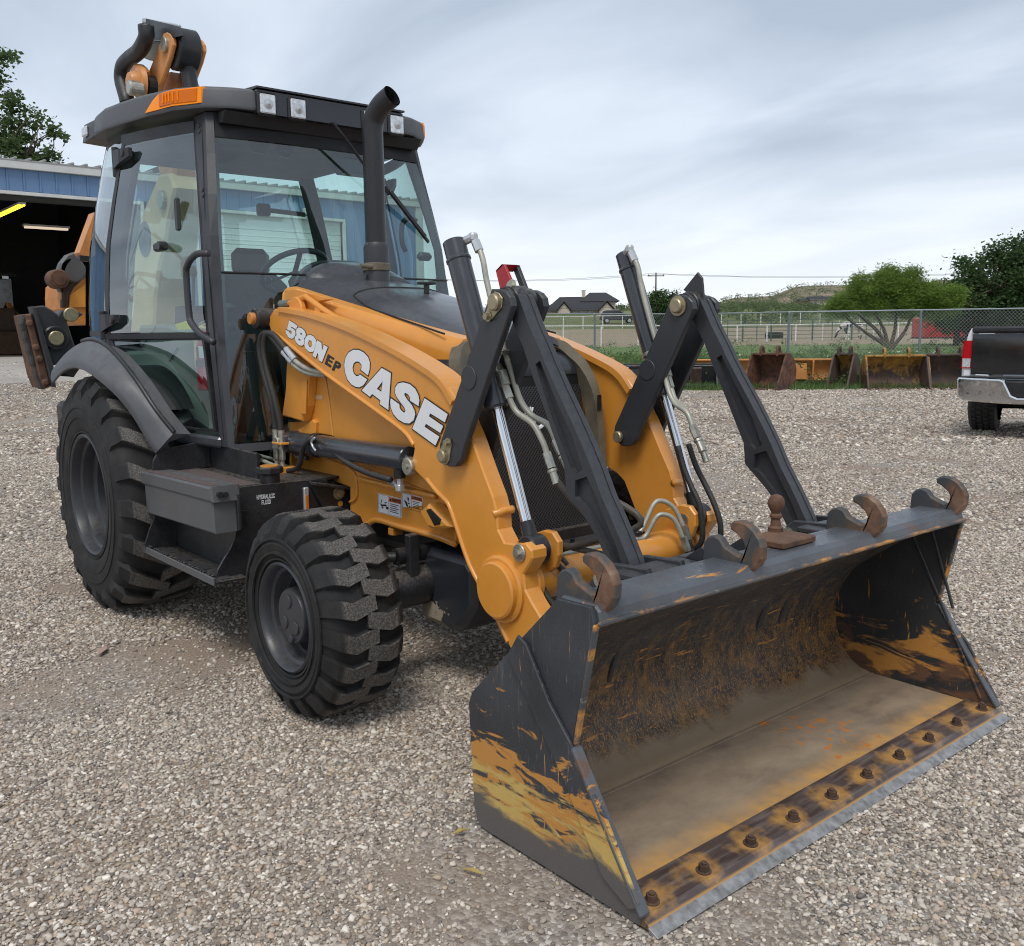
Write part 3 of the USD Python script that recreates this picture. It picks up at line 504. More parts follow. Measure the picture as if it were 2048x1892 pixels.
for a, b in zip(tops[:-1], tops[1:]): part('top_rail', MB().cyl(a, b, .026, n=12), 'galv', cf)
wm = MB()
for (a, b, h0, h1) in zip(tops[:-1], tops[1:], hs[:-1], hs[1:]):
    Lf = np.linalg.norm(b-a); pit = .13; N = int(Lf/pit)
    for k in range(-int(h0/pit)-1, N+1):
        for sgn in (1, -1):
            e0, e1 = (k*pit, k*pit+h0) if sgn > 0 else (k*pit+h0, k*pit)
            z0, z1 = 0., 1.
            pts = []
            for t_ in (0, 1):
                e = e0+(e1-e0)*t_; pts.append((e, t_))
            (ea, ta), (eb, tb_) = pts
            def clip(e_a, t_a, e_b, t_b):
                if e_a < 0: t_a = t_a+(t_b-t_a)*(0-e_a)/(e_b-e_a); e_a = 0
                if e_a > Lf: t_a = t_a+(t_b-t_a)*(Lf-e_a)/(e_b-e_a); e_a = Lf
                return e_a, t_a
            if (ea < 0 and eb < 0) or (ea > Lf and eb > Lf): continue
            A_ = clip(ea, ta, eb, tb_); B_ = clip(eb, tb_, ea, ta)
            P_ = [a+(b-a)*(e/Lf)-np.array([0, 0, (h0+(h1-h0)*e/Lf-.03)*(1-t_)]) for e, t_ in (A_, B_)]
            wm.tube([P_[0], P_[1]], .0042, n=3, cap=False)
part('wire_mesh', wm, 'galv', cf, kind='stuff')
# ================================================================== the backhoe loader
BH = thing('backhoe_loader', 'orange backhoe loader with charcoal cab and worn front bucket, in the middle of the yard', 'backhoe loader', (1.07, 0, 0))
def P(name, mb, m, parent=None, smooth=False, label=None, kind=None): return part(name, mb, m, parent or BH, smooth, label, kind)
def tyre_mat(name, cx, cz, r0, r1):
    mat(name, {'g': ('geometry', {}), 's': ('separate_xyz', {}), 'dx': ('math', {'math_type': 'subtract', 'value2': cx}), 'dz': ('math', {'math_type': 'subtract', 'value2': cz}), 'c': ('combine_xyz', {'y': 0.}), 'l': ('vector_math', {'math_type': 'length'}),
      'w': ('map_range', {'from_min': r0, 'from_max': r1, 'clamp': True}), 'n': ('noise_texture', {'scale': 9., 'detail': 5., 'roughness': .65}), 'nf': ('noise_texture', {'scale': 150., 'detail': 3.}),
      'a': ('rgb_ramp', {'ramp': [(.3, (.010, .010, .0105)), (.55, (.020, .0195, .0195)), (.75, (.042, .038, .033))]}), 'b': ('rgb_ramp', {'ramp': [(.34, (.05, .047, .044)), (.5, (.10, .093, .085)), (.66, (.18, .165, .15))]}),
      'mx': ('mix_color', {}), 'bp': ('bump', {'strength': .5, 'distance': .004}), 'p': ('principled_bsdf', {'roughness': .72, 'specular_ior_level': .35})},
     [('g.position', 's.vector'), ('s.x', 'dx.value1'), ('s.z', 'dz.value1'), ('dx.value', 'c.x'), ('dz.value', 'c.z'), ('c.vector', 'l.vector1'), ('l.value', 'w.value'), ('g.position', 'n.vector'), ('g.position', 'nf.vector'),
      ('n.fac', 'a.fac'), ('nf.fac', 'b.fac'), ('a.color', 'mx.a'), ('b.color', 'mx.b'), ('w.result', 'mx.fac'), ('mx.result', 'p.base_color'), ('nf.fac', 'bp.height'), ('bp.normal', 'p.normal')])
def make_wheel(kind, cx, cz, yo, sgn, R, w, rb, nl, lug_h, lug_w, bend, full=True):
    """Tyre, lugs, rim and hub on an axle along y. yo: the outer sidewall; sgn: +1 when the inside lies towards +y."""
    o, ax = (cx, yo, cz), (0, sgn, 0)
    base = R-lug_h
    sh = [(rb, .055), (rb+.012, .035), (rb+.035, .020), (rb+.06, .008)]
    sh += [(rb+.075, .004)]*0
    mid = (rb+base)/2
    prof = sh+[(mid, .0), (base-.075, .010), (base-.04, .028), (base-.014, .062), (base-.004, .10), (base, w*.5)]
    prof += [(r, w-h) for r, h in prof[-2::-1]]
    T = MB().lathe(prof, o, ax, 72)
    for r_, hh in ((mid+.02, .002), (rb+.03, .016), (mid-.035, .0035)):
        T.lathe([(r_-.006, hh+.004), (r_-.004, hh-.004), (r_+.004, hh-.004), (r_+.006, hh+.004)], o, ax, 72)
    mname = 'rear_tyre_rubber' if kind == 'rear' else 'front_tyre_rubber'
    ty = P(f'{kind}_tyre', T, mname, smooth=35)
    pr = np.array(prof)
    def surf(h): return np.interp(h, pr[5:-5, 1], pr[5:-5, 0]) if 0 else np.interp(h, [.0, .010, .028, .062, .10, w*.5], [mid, base-.075, base-.04, base-.014, base-.004, base])
    for side in (0, 1):
        for k in range(nl):
            a0 = 2*np.pi*(k+.5*side)/nl; L = MB(); rings = []
            for t in np.linspace(0, 1, 7):
                h = .008+t*(w*.56-.008); br, rt = surf(min(h, w-h) if h > w/2 else h)-.012, R-.004-.055*max(0, (.07-h)/.07)**1.5
                if t < .1: br = surf(.004)-.03; rt = R-.075
                sw = bend(t); wd = lug_w*(1.0+.16*(1-t)); hh = h if side == 0 else w-h
                row = []
                for (q, rr) in ((-.62, br), (-.46, rt), (.46, rt), (.62, br)):
                    an = a0+sw+q*wd/R; row.append((cx+rr*np.cos(an), yo+sgn*hh, cz+rr*np.sin(an)))
                rings.append(row)
            rings = np.array(rings)
            if (side == 1) ^ (sgn < 0): rings = rings[:, ::-1]
            L.loft(rings, cap=True)
            if full or side == 0: part('tread_lug', L, mname, ty)
            else: part('tread_lug', L, mname, ty)
    return ty
tyre_mat('rear_tyre_rubber', 0, .655, .640, .656); tyre_mat('front_tyre_rubber', 2.14, .415, .402, .414)
bend_f = lambda t: .10*max(0, t-.30)/.7*1.55
bend_r = lambda t: -.20*(max(0, t-.18)/.82)
for sgn, yo in ((1, -1.205), (-1, 1.205)):
    make_wheel('rear', 0., .655, yo, sgn, .662, .49, .322, 20, .042, .082, (lambda t: bend_r(t)))
    o = (0, yo, .655); ax = (0, sgn, 0)
    rim = P('rear_rim', MB().lathe([(.322, .07), (.338, .045), (.342, .018), (.334, .012), (.322, .020), (.316, .04), (.312, .065), (.296, .075), (.290, .10), (.286, .13), (.262, .145), (.256, .20), (.25, .27), (.20, .285), (.12, .285), (.12, .285)], o, ax, 64), 'charcoal', smooth=30)
    part('hub', MB().lathe([(.13, .285), (.13, .24), (.115, .225), (.095, .22), (.09, .19), (0, .185)], o, ax, 32), 'charcoal', rim, smooth=30)
    for k in range(8):
        a = k*np.pi/4+.2; part('wheel_nut', hexbolt(MB(), (.175*math.cos(a), yo+sgn*.285, .655+.175*math.sin(a)), (0, -sgn, 0), .017, .035), 'silver', rim)
for sgn, yo in ((1, -1.10), (-1, 1.10)):
    make_wheel('front', 2.14, .415, yo, sgn, .416, .355, .205, 20, .030, .066, (lambda t: -.085*min(t/.5, 1)+.06*max(0, t-.5)/.5))
    o = (2.14, yo, .415); ax = (0, sgn, 0)
    rim = P('front_rim', MB().lathe([(.205, .06), (.218, .045), (.222, .018), (.214, .010), (.206, .018), (.200, .035), (.196, .055), (.183, .062), (.178, .085), (.174, .105), (.166, .115), (.162, .15), (.155, .165), (.10, .17)], o, ax, 64), 'charcoal', smooth=30)
    hb_ = part('hub_cover', MB().lathe([(.118, .17), (.112, .055), (.106, .045), (.07, .042), (0, .042)], o, ax, 40), 'charcoal', rim, smooth=30)
    hm = MB()
    for a in (1.75, 3.75, 5.55):
        hm.cyl((2.14+.058*math.cos(a), yo+sgn*.044, .415+.058*math.sin(a)), (2.14+.058*math.cos(a), yo+sgn*.036, .415+.058*math.sin(a)), .027, n=20, ch=.003)
    hm.cyl((2.15, yo+sgn*.044, .325), (2.15, yo+sgn*.030, .325), .016, n=12, ch=.003)
    if sgn > 0: part('cover_boss', hm, 'charcoal', rim)
    for k in range(8):
        a = k*np.pi/4+.9; part('wheel_nut', hexbolt(MB(), (2.14+.138*math.cos(a), yo+sgn*.168, .415+.138*math.sin(a)), (0, -sgn, 0), .013, .022), 'yellow_zinc', rim)
# axles and underside
P('front_axle', MB().tube([(2.14, -.72, .415), (2.14, -.55, .43), (2.14, 0, .46), (2.14, .55, .43), (2.14, .72, .415)], [.07, .085, .11, .085, .07], n=14), 'black_dirty', smooth=40)
P('steering_cylinder', MB().cyl((2.1408,-0.56,0.5758), np.array((2.1408,-0.56,0.5758))+[0, .9, 0], .036).cyl(np.array((2.1408,-0.56,0.5758))+[-.04, -.08, 0], (2.1408,-0.56,0.5758), .022), 'black', smooth=40)
P('steering_knuckle', MB().hull([(2.14+a, -.66+b, .40+c) for a in (-.09, .10) for b in (-.05, .05) for c in (-.09, .11)]), 'black_dirty')
AB = np.array((2.1815,-0.5,0.5733)); P('axle_bracket', MB().box(AB, (.04, .05, .20)), 'black_dirty'); P('axle_beam', MB().obox((2.0356,-0.55,0.4575), (2.171,-0.47,0.5046), .06, .06), 'black_dirty')
P('rear_axle', MB().tube([(0, -.75, .655), (0, 0, .655), (0, .75, .655)], [.13, .2, .13], n=14), 'black_dirty', smooth=40)
P('gearbox', MB().box((.75, 0, .62), (1.5, .55, .45), ch=.06).box((1.75, 0, .72), (.9, .5, .5), ch=.05), 'black_dirty')
P('drive_shaft', MB().cyl((.3, 0, .45), (2.1, 0, .45), .04), 'black_dirty')
# front counterweight box
cw = MB().prism([(2.10, .285), (2.13, .265), (2.36, .262), (2.42, .30), (2.50, .40), (2.50, .56), (2.46, .60), (2.15, .60), (2.10, .57)], -.42, .84, ch=.03)
mat('counterweight_paint', {'g': ('geometry', {}), 'n': ('noise_texture', {'scale': 7., 'detail': 5., 'roughness': .6}), 's': ('separate_xyz', {}), 'z': ('map_range', {'from_min': .5, 'from_max': .34, 'to_min': -.2, 'to_max': .16, 'clamp': True}), 'xx': ('map_range', {'from_min': 2.3, 'from_max': 2.12, 'to_min': -.14, 'to_max': .06, 'clamp': True}),
  'a': ('math', {'math_type': 'add'}), 'a2': ('math', {'math_type': 'add'}), 'r': ('rgb_ramp', {'ramp': [(.60, (.026, .029, .035)), (.615, (.34, .29, .21))]}), 'rr': ('rgb_ramp', {'ramp': [(.60, (.25, .25, .25)), (.62, (.8, .8, .8))]}), 'p': ('principled_bsdf', {})},
 [('g.position', 'n.vector'), ('g.position', 's.vector'), ('s.z', 'z.value'), ('s.x', 'xx.value'), ('n.fac', 'a.value1'), ('z.result', 'a.value2'), ('a.value', 'a2.value1'), ('xx.result', 'a2.value2'), ('a2.value', 'r.fac'), ('a2.value', 'rr.fac'), ('r.color', 'p.base_color'), ('rr.color', 'p.roughness')])
P('counterweight', cw, 'counterweight_paint', smooth=30, label='black front counterweight box with a dried mud patch')

# ------------------------------------------------------------------ frame, side panels, hood
YF = -.42
frame_r = [(0.9333,0.9954),(1.2197,1.0371),(1.3511,1.0263),(1.5478,0.9273),(1.6798,0.9012),(2.046,0.8729),(2.2304,0.8551),(2.3914,0.8302),(2.3857,0.651),(2.2469,0.6637),(1.9711,0.665),(1.7732,0.6678),(1.6771,0.625),(1.5852,0.5819),(1.5549,0.5828),(1.5275,0.6309),(1.5385,0.7921),(1.334,0.8052),(0.9047,0.7929)]
for s, nm in ((1, 0), (-1, 1)):
    m = MB().plate(frame_r, -.42, .03, ch=.006); P('frame_rail', m if s > 0 else m.mirror(), 'orange')
lip = [(1.5784,-0.425,0.5815),(1.6855,-0.425,0.627),(1.7813,-0.425,0.6681),(1.9788,-0.425,0.6653),(2.2539,-0.425,0.6641),(2.3925,-0.425,0.6529)]
P('frame_lip', MB().tube(lip, .014, n=10, sm=3), 'orange', smooth=True)
P('frame_flange', MB().tube([(1.6343,-0.43,0.8471),(1.8888,-0.43,0.8414),(2.2676,-0.43,0.8398)], .012, n=8), 'orange', smooth=True)
P('weld_bead', MB().tube([(1.3492,-0.424,0.9091),(1.5063,-0.424,0.8921),(1.5884,-0.424,0.8689),(1.6084,-0.424,0.832),(1.6117,-0.424,0.7697),(1.5872,-0.424,0.7391),(1.5405,-0.424,0.7212)], .007, n=8, sm=4), 'orange', smooth=True)
P('tie_down_eye', MB().prism([(2.2463,0.7797),(2.3073,0.8223),(2.4689,0.747),(2.441,0.7381),(2.3497,0.7189),(2.3032,0.7222)], -.505, .08, ch=.012), 'orange')
P('tie_down_slot', MB().prism([(2.3031,0.7951),(2.3291,0.8041),(2.4055,0.7686),(2.3991,0.7475),(2.3589,0.7381)], -.5075, .01, ch=.001), 'deep_black')
P('frame_block', MB().box((1.9015,-0.4,0.6306), (.04, .06, .035)), 'orange')
# engine side panel, in two leaves with a dark gap
pan1 = [(1.1992,1.3511),(1.3662,1.3347),(1.4006,1.202),(1.4274,1.0334),(1.2567,1.0371),(0.9732,0.9998),(0.9525,1.071),(1.1066,1.0848),(1.166,1.1667)]
pan2 = [(1.3815,1.3257),(1.5906,1.2716),(2.0485,1.0971),(2.1208,1.032),(2.1424,0.9635),(2.2821,0.8532),(1.7133,0.9103),(1.5968,0.9259),(1.4353,1.034),(1.4147,1.179)]
P('engine_side_panel', MB().plate(pan1, -.44, .012, ch=.004), 'orange'); P('engine_side_panel', MB().plate(pan2, -.44, .012, ch=.004), 'orange')
P('engine_side_panel', MB().plate([(1.0, .75), (2.35, .72), (2.28, 1.05), (1.7, 1.35), (1.0, 1.6)], .425, .012, ch=.004), 'orange')
P('engine_block', MB().box((1.75, 0, 1.06), (1.15, .8, .7), ch=.05), 'deep_black')
P('bulkhead', MB().box((1.0, 0, 1.25), (.06, .8, .9), ch=.01), 'interior_dark')
P('side_sticker', MB().plate([(1.2157,1.2261),(1.3401,1.2271),(1.3385,1.2072),(1.2139,1.2057)], -.4405, -.001, ch=0), 'cream')
# loader tower
tow = [(1.0317,1.4599),(1.2479,1.3569),(1.219,1.1222),(1.13,1.0924),(0.9514,1.1069),(0.9505,1.1915),(1.0052,1.2441)]
for s in (1, -1):
    m = MB().plate([(1.0925,1.4927),(1.3114,1.3666),(1.2614,1.1742),(1.212,1.0946),(0.992,1.1105),(1.0454,1.2465)], -.49, .055, ch=.008); P('loader_tower', m if s > 0 else m.mirror(), 'orange')
    m = MB().plate([(1.2401,1.3017),(1.2905,1.3031),(1.259,1.1341),(1.2163,1.1317)], -.497, .01, ch=.003); P('tower_rib', m if s > 0 else m.mirror(), 'orange')
    m = MB().plate([(0.9732,0.9998),(1.2625,1.1067),(1.2946,1.0924),(1.2806,1.0226),(1.2537,1.0001),(1.1103,0.9303),(0.9561,0.917)], -.46, .03, ch=.006); P('cylinder_mount', m if s > 0 else m.mirror(), 'orange')
# hood: orange flanks, charcoal top
HX = np.array([.93, 1.05, 1.2, 1.45, 1.75, 2.0, 2.16, 2.275]); HS = np.interp(HX, [.95, 2.27], [1.757, 1.484]); HT = np.array([1.86, 1.845, 1.80, 1.75, 1.69, 1.62, 1.57, 1.535]); HW = np.array([.43, .43, .425, .41, .385, .355, .33, .31])
for s in (1, -1):
    rings = []
    for x, zs, w in zip(HX, HS, HW):
        rings.append([(x, -s*(w-.10), zs+.020), (x, -s*(w-.035), zs+.010), (x, -s*(w-.008), zs-.018), (x, -s*w, zs-.06), (x+.01, -s*(w+.005), zs-.16), (x+.015, -s*w, zs-.26), (x, -s*(w-.03), zs-.30), (x, -s*(w-.06), zs-.30), (x, -s*(w-.07), zs-.05)])
    P('hood_flank', MB().loft(rings if s < 0 else [r[::-1] for r in rings]), 'orange', smooth=35)
rings = []
for x, zs, zt, w in zip(HX, HS, HT, HW):
    y = np.linspace(-1, 1, 21); rings.append([(x, yy*(w-.085), zs+.018+(zt-zs-.018)*max(0, (1-abs(yy)**2.6))**.8) for yy in y])
top_ = MB().loft(rings, cap=False, closed=False)
P('hood_top', top_, 'hood_grey', smooth=40)
P('hood_nose', MB().loft([[(2.275, yy*.225, z) for yy, z in zip(np.linspace(-1, 1, 21), [p[2] for p in rings[-1]])], [(2.30, yy*.24, z-.014) for yy, z in zip(np.linspace(-1, 1, 21), [p[2] for p in rings[-1]])], [(2.305, yy*.245, z-.045) for yy, z in zip(np.linspace(-1, 1, 21), [p[2] for p in rings[-1]])], [(2.26, yy*.25, 1.45) for yy in np.linspace(-1, 1, 21)]], cap=False, closed=False), 'hood_grey', smooth=30)
cowl = []
for x, w, zt in ((.80, .30, 1.90), (.86, .315, 1.915), (.95, .315, 1.91), (1.05, .30, 1.88), (1.18, .27, 1.83)):
    cowl.append([(x, w*yy, 1.68+(zt-1.68)*max(0, 1-abs(yy)**3.2)**.55) for yy in np.linspace(-1, 1, 21)])
P('engine_cowl', MB().loft(cowl, cap=True, closed=False), 'hood_grey', smooth=40)
P('cowl_seal', MB().tube([(.80, .31*yy, 1.69+.225*max(0, 1-abs(yy)**3.2)**.55) for yy in np.linspace(-1, 1, 25)], .016, n=8), 'black', smooth=True)
lid = [np.array(p) for p in ((1.30, -.30, 0), (1.36, -.16, 0), (1.42, 0, 0), (1.36, .16, 0), (1.30, .30, 0))]
def hood_z(x, y):
    zs, zt, w = np.interp(x, HX, HS), np.interp(x, HX, HT), np.interp(x, HX, HW)-.085
    return zs+.018+(zt-zs-.018)*max(0, 1-(min(abs(y)/w, 1))**2.6)**.8
P('hood_seam', MB().tube([(x, y, hood_z(x, y)+.001) for x, y in spline([(2.2, -.32), (1.75, -.315), (1.46, -.30), (1.40, -.24), (1.45, 0), (1.40, .24), (1.46, .3), (2.2, .32)], 8)], .0045, n=6), 'deep_black', smooth=True)
P('hood_latch', MB().cyl((1.62, .0, hood_z(1.62, 0)), (1.62, 0, hood_z(1.62, 0)+.045), .014).box((1.62, 0, hood_z(1.62, 0)+.05), (.05, .085, .014)), 'black')
P('washer_nozzle', MB().box((1.80, .16, hood_z(1.8, .16)+.02), (.03, .03, .045), ch=.008), 'black')
# grille: perforated black screen in a tan steel frame
mat('grille_mesh', {'g': ('geometry', {}), 's': ('separate_xyz', {}), 'c': ('combine_xyz', {}), 'v': ('voronoi_texture', {'dimensions': '2D', 'scale': 80., 'randomness': 0.}), 'm': ('mapping', {'rotation': (0, 0, .785)}), 'r': ('rgb_ramp', {'ramp': [(.26, (.0015, .0015, .0015)), (.34, (.028, .028, .03))]}), 'p': ('principled_bsdf', {'roughness': .35}),
   'b': ('bump', {'strength': .8, 'distance': .006})}, [('g.position', 's.vector'), ('s.y', 'c.x'), ('s.z', 'c.y'), ('c.vector', 'm.vector'), ('m.vector', 'v.vector'), ('v.distance', 'r.fac'), ('r.color', 'p.base_color'), ('v.distance', 'b.height'), ('b.normal', 'p.normal')])
P('grille_screen', MB().plate([(2.30, 1.36), (2.315, 1.36), (2.415, .60), (2.40, .60)], -.365, .73, ch=.002), 'grille_mesh')
P('grille_brow', MB().loft([[(2.24+.09*math.sin(a), y*(1-.12*math.cos(a)), 1.345+.105*math.cos(a)) for a in np.linspace(0, 1.7, 9)] for y in np.linspace(-.335, .335, 9)], cap=False, closed=False), 'charcoal_gloss', smooth=True)
for s in (1, -1):
    p_ = [(2.25, s*.20, 1.475), (2.265, s*.265, 1.465), (2.29, s*.31, 1.425), (2.325, s*.345, 1.375), (2.37, s*.372, 1.28), (2.395, s*.385, 1.15), (2.415, s*.39, .93), (2.43, s*.38, .70)]
    rg = []
    for q in spline(p_, 4): rg.append([(q[0]-.04, q[1]-s*.018, q[2]-.016), (q[0]+.035, q[1]-s*.018, q[2]-.016), (q[0]+.035, q[1]+s*.018, q[2]+.016), (q[0]-.04, q[1]+s*.018, q[2]+.016)])
    fr = P('grille_guard', MB().loft(rg if s > 0 else [r[::-1] for r in rg]), 'tan_steel')
    part('guard_slot', MB().prism([(-.012, -.035), (.012, -.035), (.012, .035), (-.012, .035)], 2.430, .003, ch=0, ex=(0, 1, 0)).move((0, s*.379, 1.20)), 'deep_black', fr)
em = P('emblem', MB().tube([(2.349, .045, 1.155), (2.352, .05, 1.12), (2.355, .075, 1.10), (2.355, .105, 1.115)], .009, n=6, sm=4), 'sticker_white')
for k in range(6): part('emblem_feather', MB().obox((2.349, .035, 1.16), (2.347, .035+.036*math.cos(1.2+.42*k), 1.16+.036*math.sin(1.2+.42*k)), .008, .008, ch=.002), 'sticker_white', em)
P('lower_grille', MB().box((2.44, 0, .62), (.04, .72, .06)), 'black_dirty')
P('front_cross_plate', MB().box((2.50, 0, .55), (.12, .8, .05), ch=.01), 'black_dirty')

# ------------------------------------------------------------------ exhaust stack
ex = [(1.1647,0,1.7755),(1.17,0,1.8673),(1.1803,0,2.1802),(1.1835,0,2.5036),(1.1896,0,2.6064),(1.2108,0,2.6502),(1.2508,0,2.6783),(1.3044,0,2.6893)]
ex = np.array([(1.17, 0, z) for z in (1.74, 1.82, 2.1, 2.42, 2.56)]+[(1.185, .005, 2.62), (1.235, .02, 2.675), (1.30, .04, 2.71)])
P('exhaust_pipe', MB().tube(spline(ex, 5), [.052]*5+[.052]*32 if False else .054, n=24, cap=False).tube(spline(ex, 5)[::-1], .048, n=24, cap=False), 'black', smooth=True)
P('exhaust_collar', MB().lathe([(.075, 0), (.068, .10), (.062, .12)], (1.17, 0, 1.735), (0, 0, 1), 24).lathe([(.063, .115), (.066, .13), (.066, .235), (.055, .26)], (1.17, 0, 1.735), (0, 0, 1), 24), 'charcoal', smooth=30)
P('exhaust_clamp', MB().lathe([(.067, 0), (.071, .004), (.071, .036), (.067, .04)], (1.17, 0, 1.85), (0, 0, 1), 24).cyl((1.21, -.12, 1.87), (1.21, -.04, 1.87), .012), 'tan_steel', smooth=30)
P('exhaust_bore', MB().tube(spline(ex, 5)[-6:-4], .047, n=24), 'deep_black')

# ------------------------------------------------------------------ loader arms
OUT = [(0.9769,1.6013),(1.0514,1.6504),(1.1407,1.6542),(1.4214,1.6173),(1.7759,1.5482),(2.0899,1.4631),(2.3263,1.3892),(2.5217,1.3081),(2.5677,1.2661),(2.612,1.1937),(2.6608,1.1227),(2.7274,1.0052),(2.7837,0.9133),(2.8037,0.8607),(2.81,0.794),(2.8471,0.7507),(2.9213,0.7568),(2.9666,0.7702),(3.0017,0.7463),(3.0032,0.7169),(2.987,0.6931),(2.9525,0.6488),(2.9626,0.5951),(3.0014,0.5518),(3.0215,0.5339),(3.0604,0.4959),(2.9517,0.3163),(2.8779,0.3471),(2.7454,0.4999),(2.6267,0.6244),(2.5101,0.8336),(2.4631,0.8668),(2.4082,0.8864),(2.3242,0.9335),(2.2666,0.9612),(2.2531,1.0039),(2.2707,1.0527),(2.1956,1.1132),(1.9455,1.202),(1.5246,1.3476),(1.1082,1.5052),(1.0125,1.5382)]
LOW = [(1.0453,-0.54,1.5322),(1.1235,-0.54,1.5091),(1.5304,-0.54,1.3508),(1.9507,-0.54,1.2067),(2.1943,-0.54,1.1201),(2.2699,-0.54,1.0664)]
LOW2 = [(2.3575,-0.54,0.9341),(2.4238,-0.54,0.892),(2.4728,-0.54,0.8684),(2.5183,-0.54,0.8286),(2.6308,-0.54,0.6321),(2.7494,-0.54,0.5109),(2.863,-0.54,0.3755)]
UP = [(1.1104,-0.54,1.6432),(1.426,-0.54,1.6059),(1.7803,-0.54,1.5375),(2.0942,-0.54,1.455),(2.319,-0.54,1.3846),(2.462,-0.54,1.3252),(2.5449,-0.54,1.2465)]
def sides(f):
    for s in (1, -1): f(s)
PIV = (0.9562,-0.5,1.6068); BOOM = {}
def boom(s):
    g = lambda m: m if s > 0 else m.mirror()
    b = P('loader_arm', g(MB().plate(OUT, -.537, .075, ch=.006)), 'orange'); BOOM[s] = b
    for nm, ln in (('arm_flange', LOW), ('arm_flange', LOW2)):
        part(nm, g(MB().tube(spline(np.array(ln)+[0, .004, 0], 4), .010, n=8)), 'orange', b, smooth=True)
    rgs = []
    for q in spline(np.array(UP), 4): rgs.append([(q[0]-.004, -.548, q[2]-.004), (q[0]+.012, -.548, q[2]+.016), (q[0]+.018, -.44, q[2]+.018), (q[0], -.44, q[2]-.004)])
    part('arm_cap_plate', g(MB().loft(rgs)), 'orange', b)
    c = np.array((2.8314,-0.54,0.5722))
    part('pivot_cover', g(MB().lathe([(.128, 0), (.128, .012), (.118, .018), (.108, .018), (.108, .036), (.100, .042), (0, .042)], (c[0], -.537, c[2]), (0, -1, 0), 40)), 'orange', b, smooth=30)
    wl = (2.7903,-0.537,0.8483)
    part('weld_bead', g(MB().tube([(wl[0], -.54, wl[2]), (wl[0]+.015, -.50, wl[2]+.012), (wl[0]+.015, -.46, wl[2]+.012)], .016, n=8)), 'orange', b, smooth=True)
    pv = np.array(PIV)
    pp = P('arm_pivot_pin', g(MB().cyl((pv[0], -.60, pv[2]), (pv[0], -.40, pv[2]), .052, n=24, ch=.006)), 'black_dirty', smooth=30)
    part('pin_cap', g(MB().cyl((pv[0], -.625, pv[2]), (pv[0], -.59, pv[2]), .03, n=20, ch=.004)), 'orange_worn', pp)
    # lug at the arm's front that carries the tilt cylinder rod
    lg = np.array((2.936,-0.537,0.7271))
    q = P('cylinder_lug', g(MB().plate([(lg[0]-.12, lg[2]-.10), (lg[0]-.06, lg[2]-.14), (lg[0]+.04, lg[2]-.07), (lg[0]+.062, lg[2]-.02), (lg[0]+.062, lg[2]+.03), (lg[0]+.03, lg[2]+.062), (lg[0]-.02, lg[2]+.062), (lg[0]-.10, lg[2]+.03)], -.405, .028, ch=.005)), 'orange')
    part('lug_bolt', g(hexbolt(MB().cyl((lg[0], -.545, lg[2]), (lg[0], -.536, lg[2]), .034, n=20, ch=.003), (lg[0], -.545, lg[2]), (0, -1, 0), .016, .012)), 'zinc', q)
    part('rod_pin', g(MB().cyl((lg[0], -.53, lg[2]), (lg[0], -.37, lg[2]), .026, n=16)), 'zinc', q)
sides(boom)
P('torque_tube', MB().cyl((2.868, -.47, .595), (2.868, .47, .595), .082, n=36), 'orange', smooth=40)
P('tube_flange', MB().cyl((2.868, -.47, .595), (2.868, -.44, .595), .10, n=36, ch=.005).cyl((2.868, .44, .595), (2.868, .47, .595), .10, n=36, ch=.005), 'orange', smooth=30)
P('upper_cross_tube', MB().cyl((1.55, -.5, 1.50), (1.55, .5, 1.50), .001), 'orange')
# lettering on the arm: traced decals, white on a dark keyline
def decal(polys, holes, fill, y0, border):
    w = so.unary_union([sg.Polygon(p).buffer(0) for p in polys])
    for h in holes: w = w.difference(sg.Polygon(h).buffer(0))
    w = w.buffer(.0012).buffer(-.0012)
    if border: part('decal_edge', MB().shape(w.buffer(border, join_style=2, mitre_limit=2.), y0, -.0008), 'sticker_black', BOOM[1])
    part('decal', MB().shape(w, y0-(.001 if border else 0), -.0008), fill, BOOM[1])
C_ = [(1.9315,1.3431),(1.9475,1.3707),(1.9508,1.3978),(1.9363,1.4216),(1.9028,1.4409),(1.8626,1.452),(1.815,1.4527),(1.7749,1.4402),(1.7457,1.4167),(1.7324,1.3853),(1.738,1.351),(1.7574,1.3201),(1.7896,1.2993),(1.8282,1.2897),(1.8579,1.2891),(1.891,1.2994),(1.9246,1.3248),(1.8645,1.3452),(1.8522,1.3381),(1.8313,1.3376),(1.8111,1.3495),(1.8035,1.371),(1.814,1.3927),(1.8356,1.4023),(1.8622,1.4011),(1.8809,1.3892),(1.8812,1.3755),(1.8747,1.3662)]
A_l = [(2.0462,1.377),(2.1169,1.3564),(2.0886,1.2009),(2.0236,1.223),(2.0285,1.2397),(1.9639,1.264),(1.9443,1.2511),(1.8778,1.276)]
A_h = [(2.0514,1.3224),(2.0377,1.2759),(2.002,1.2865)]
S_ = [(2.3166,1.2284),(2.3235,1.2514),(2.316,1.2737),(2.2946,1.2983),(2.255,1.3155),(2.209,1.3212),(2.1722,1.3158),(2.1502,1.2991),(2.1463,1.2756),(2.1587,1.2586),(2.1841,1.2393),(2.2144,1.2176),(2.2215,1.2035),(2.2107,1.1957),(2.1928,1.202),(2.1776,1.2128),(2.1757,1.2288),(2.1129,1.2514),(2.1067,1.2358),(2.1109,1.2124),(2.1284,1.1867),(2.1646,1.1653),(2.2113,1.1536),(2.2475,1.1544),(2.2788,1.1693),(2.291,1.1929),(2.2857,1.2098),(2.2664,1.2317),(2.2366,1.2504),(2.2167,1.2668),(2.2146,1.2754),(2.2276,1.2787),(2.2453,1.2723),(2.2575,1.2599),(2.257,1.2484)]
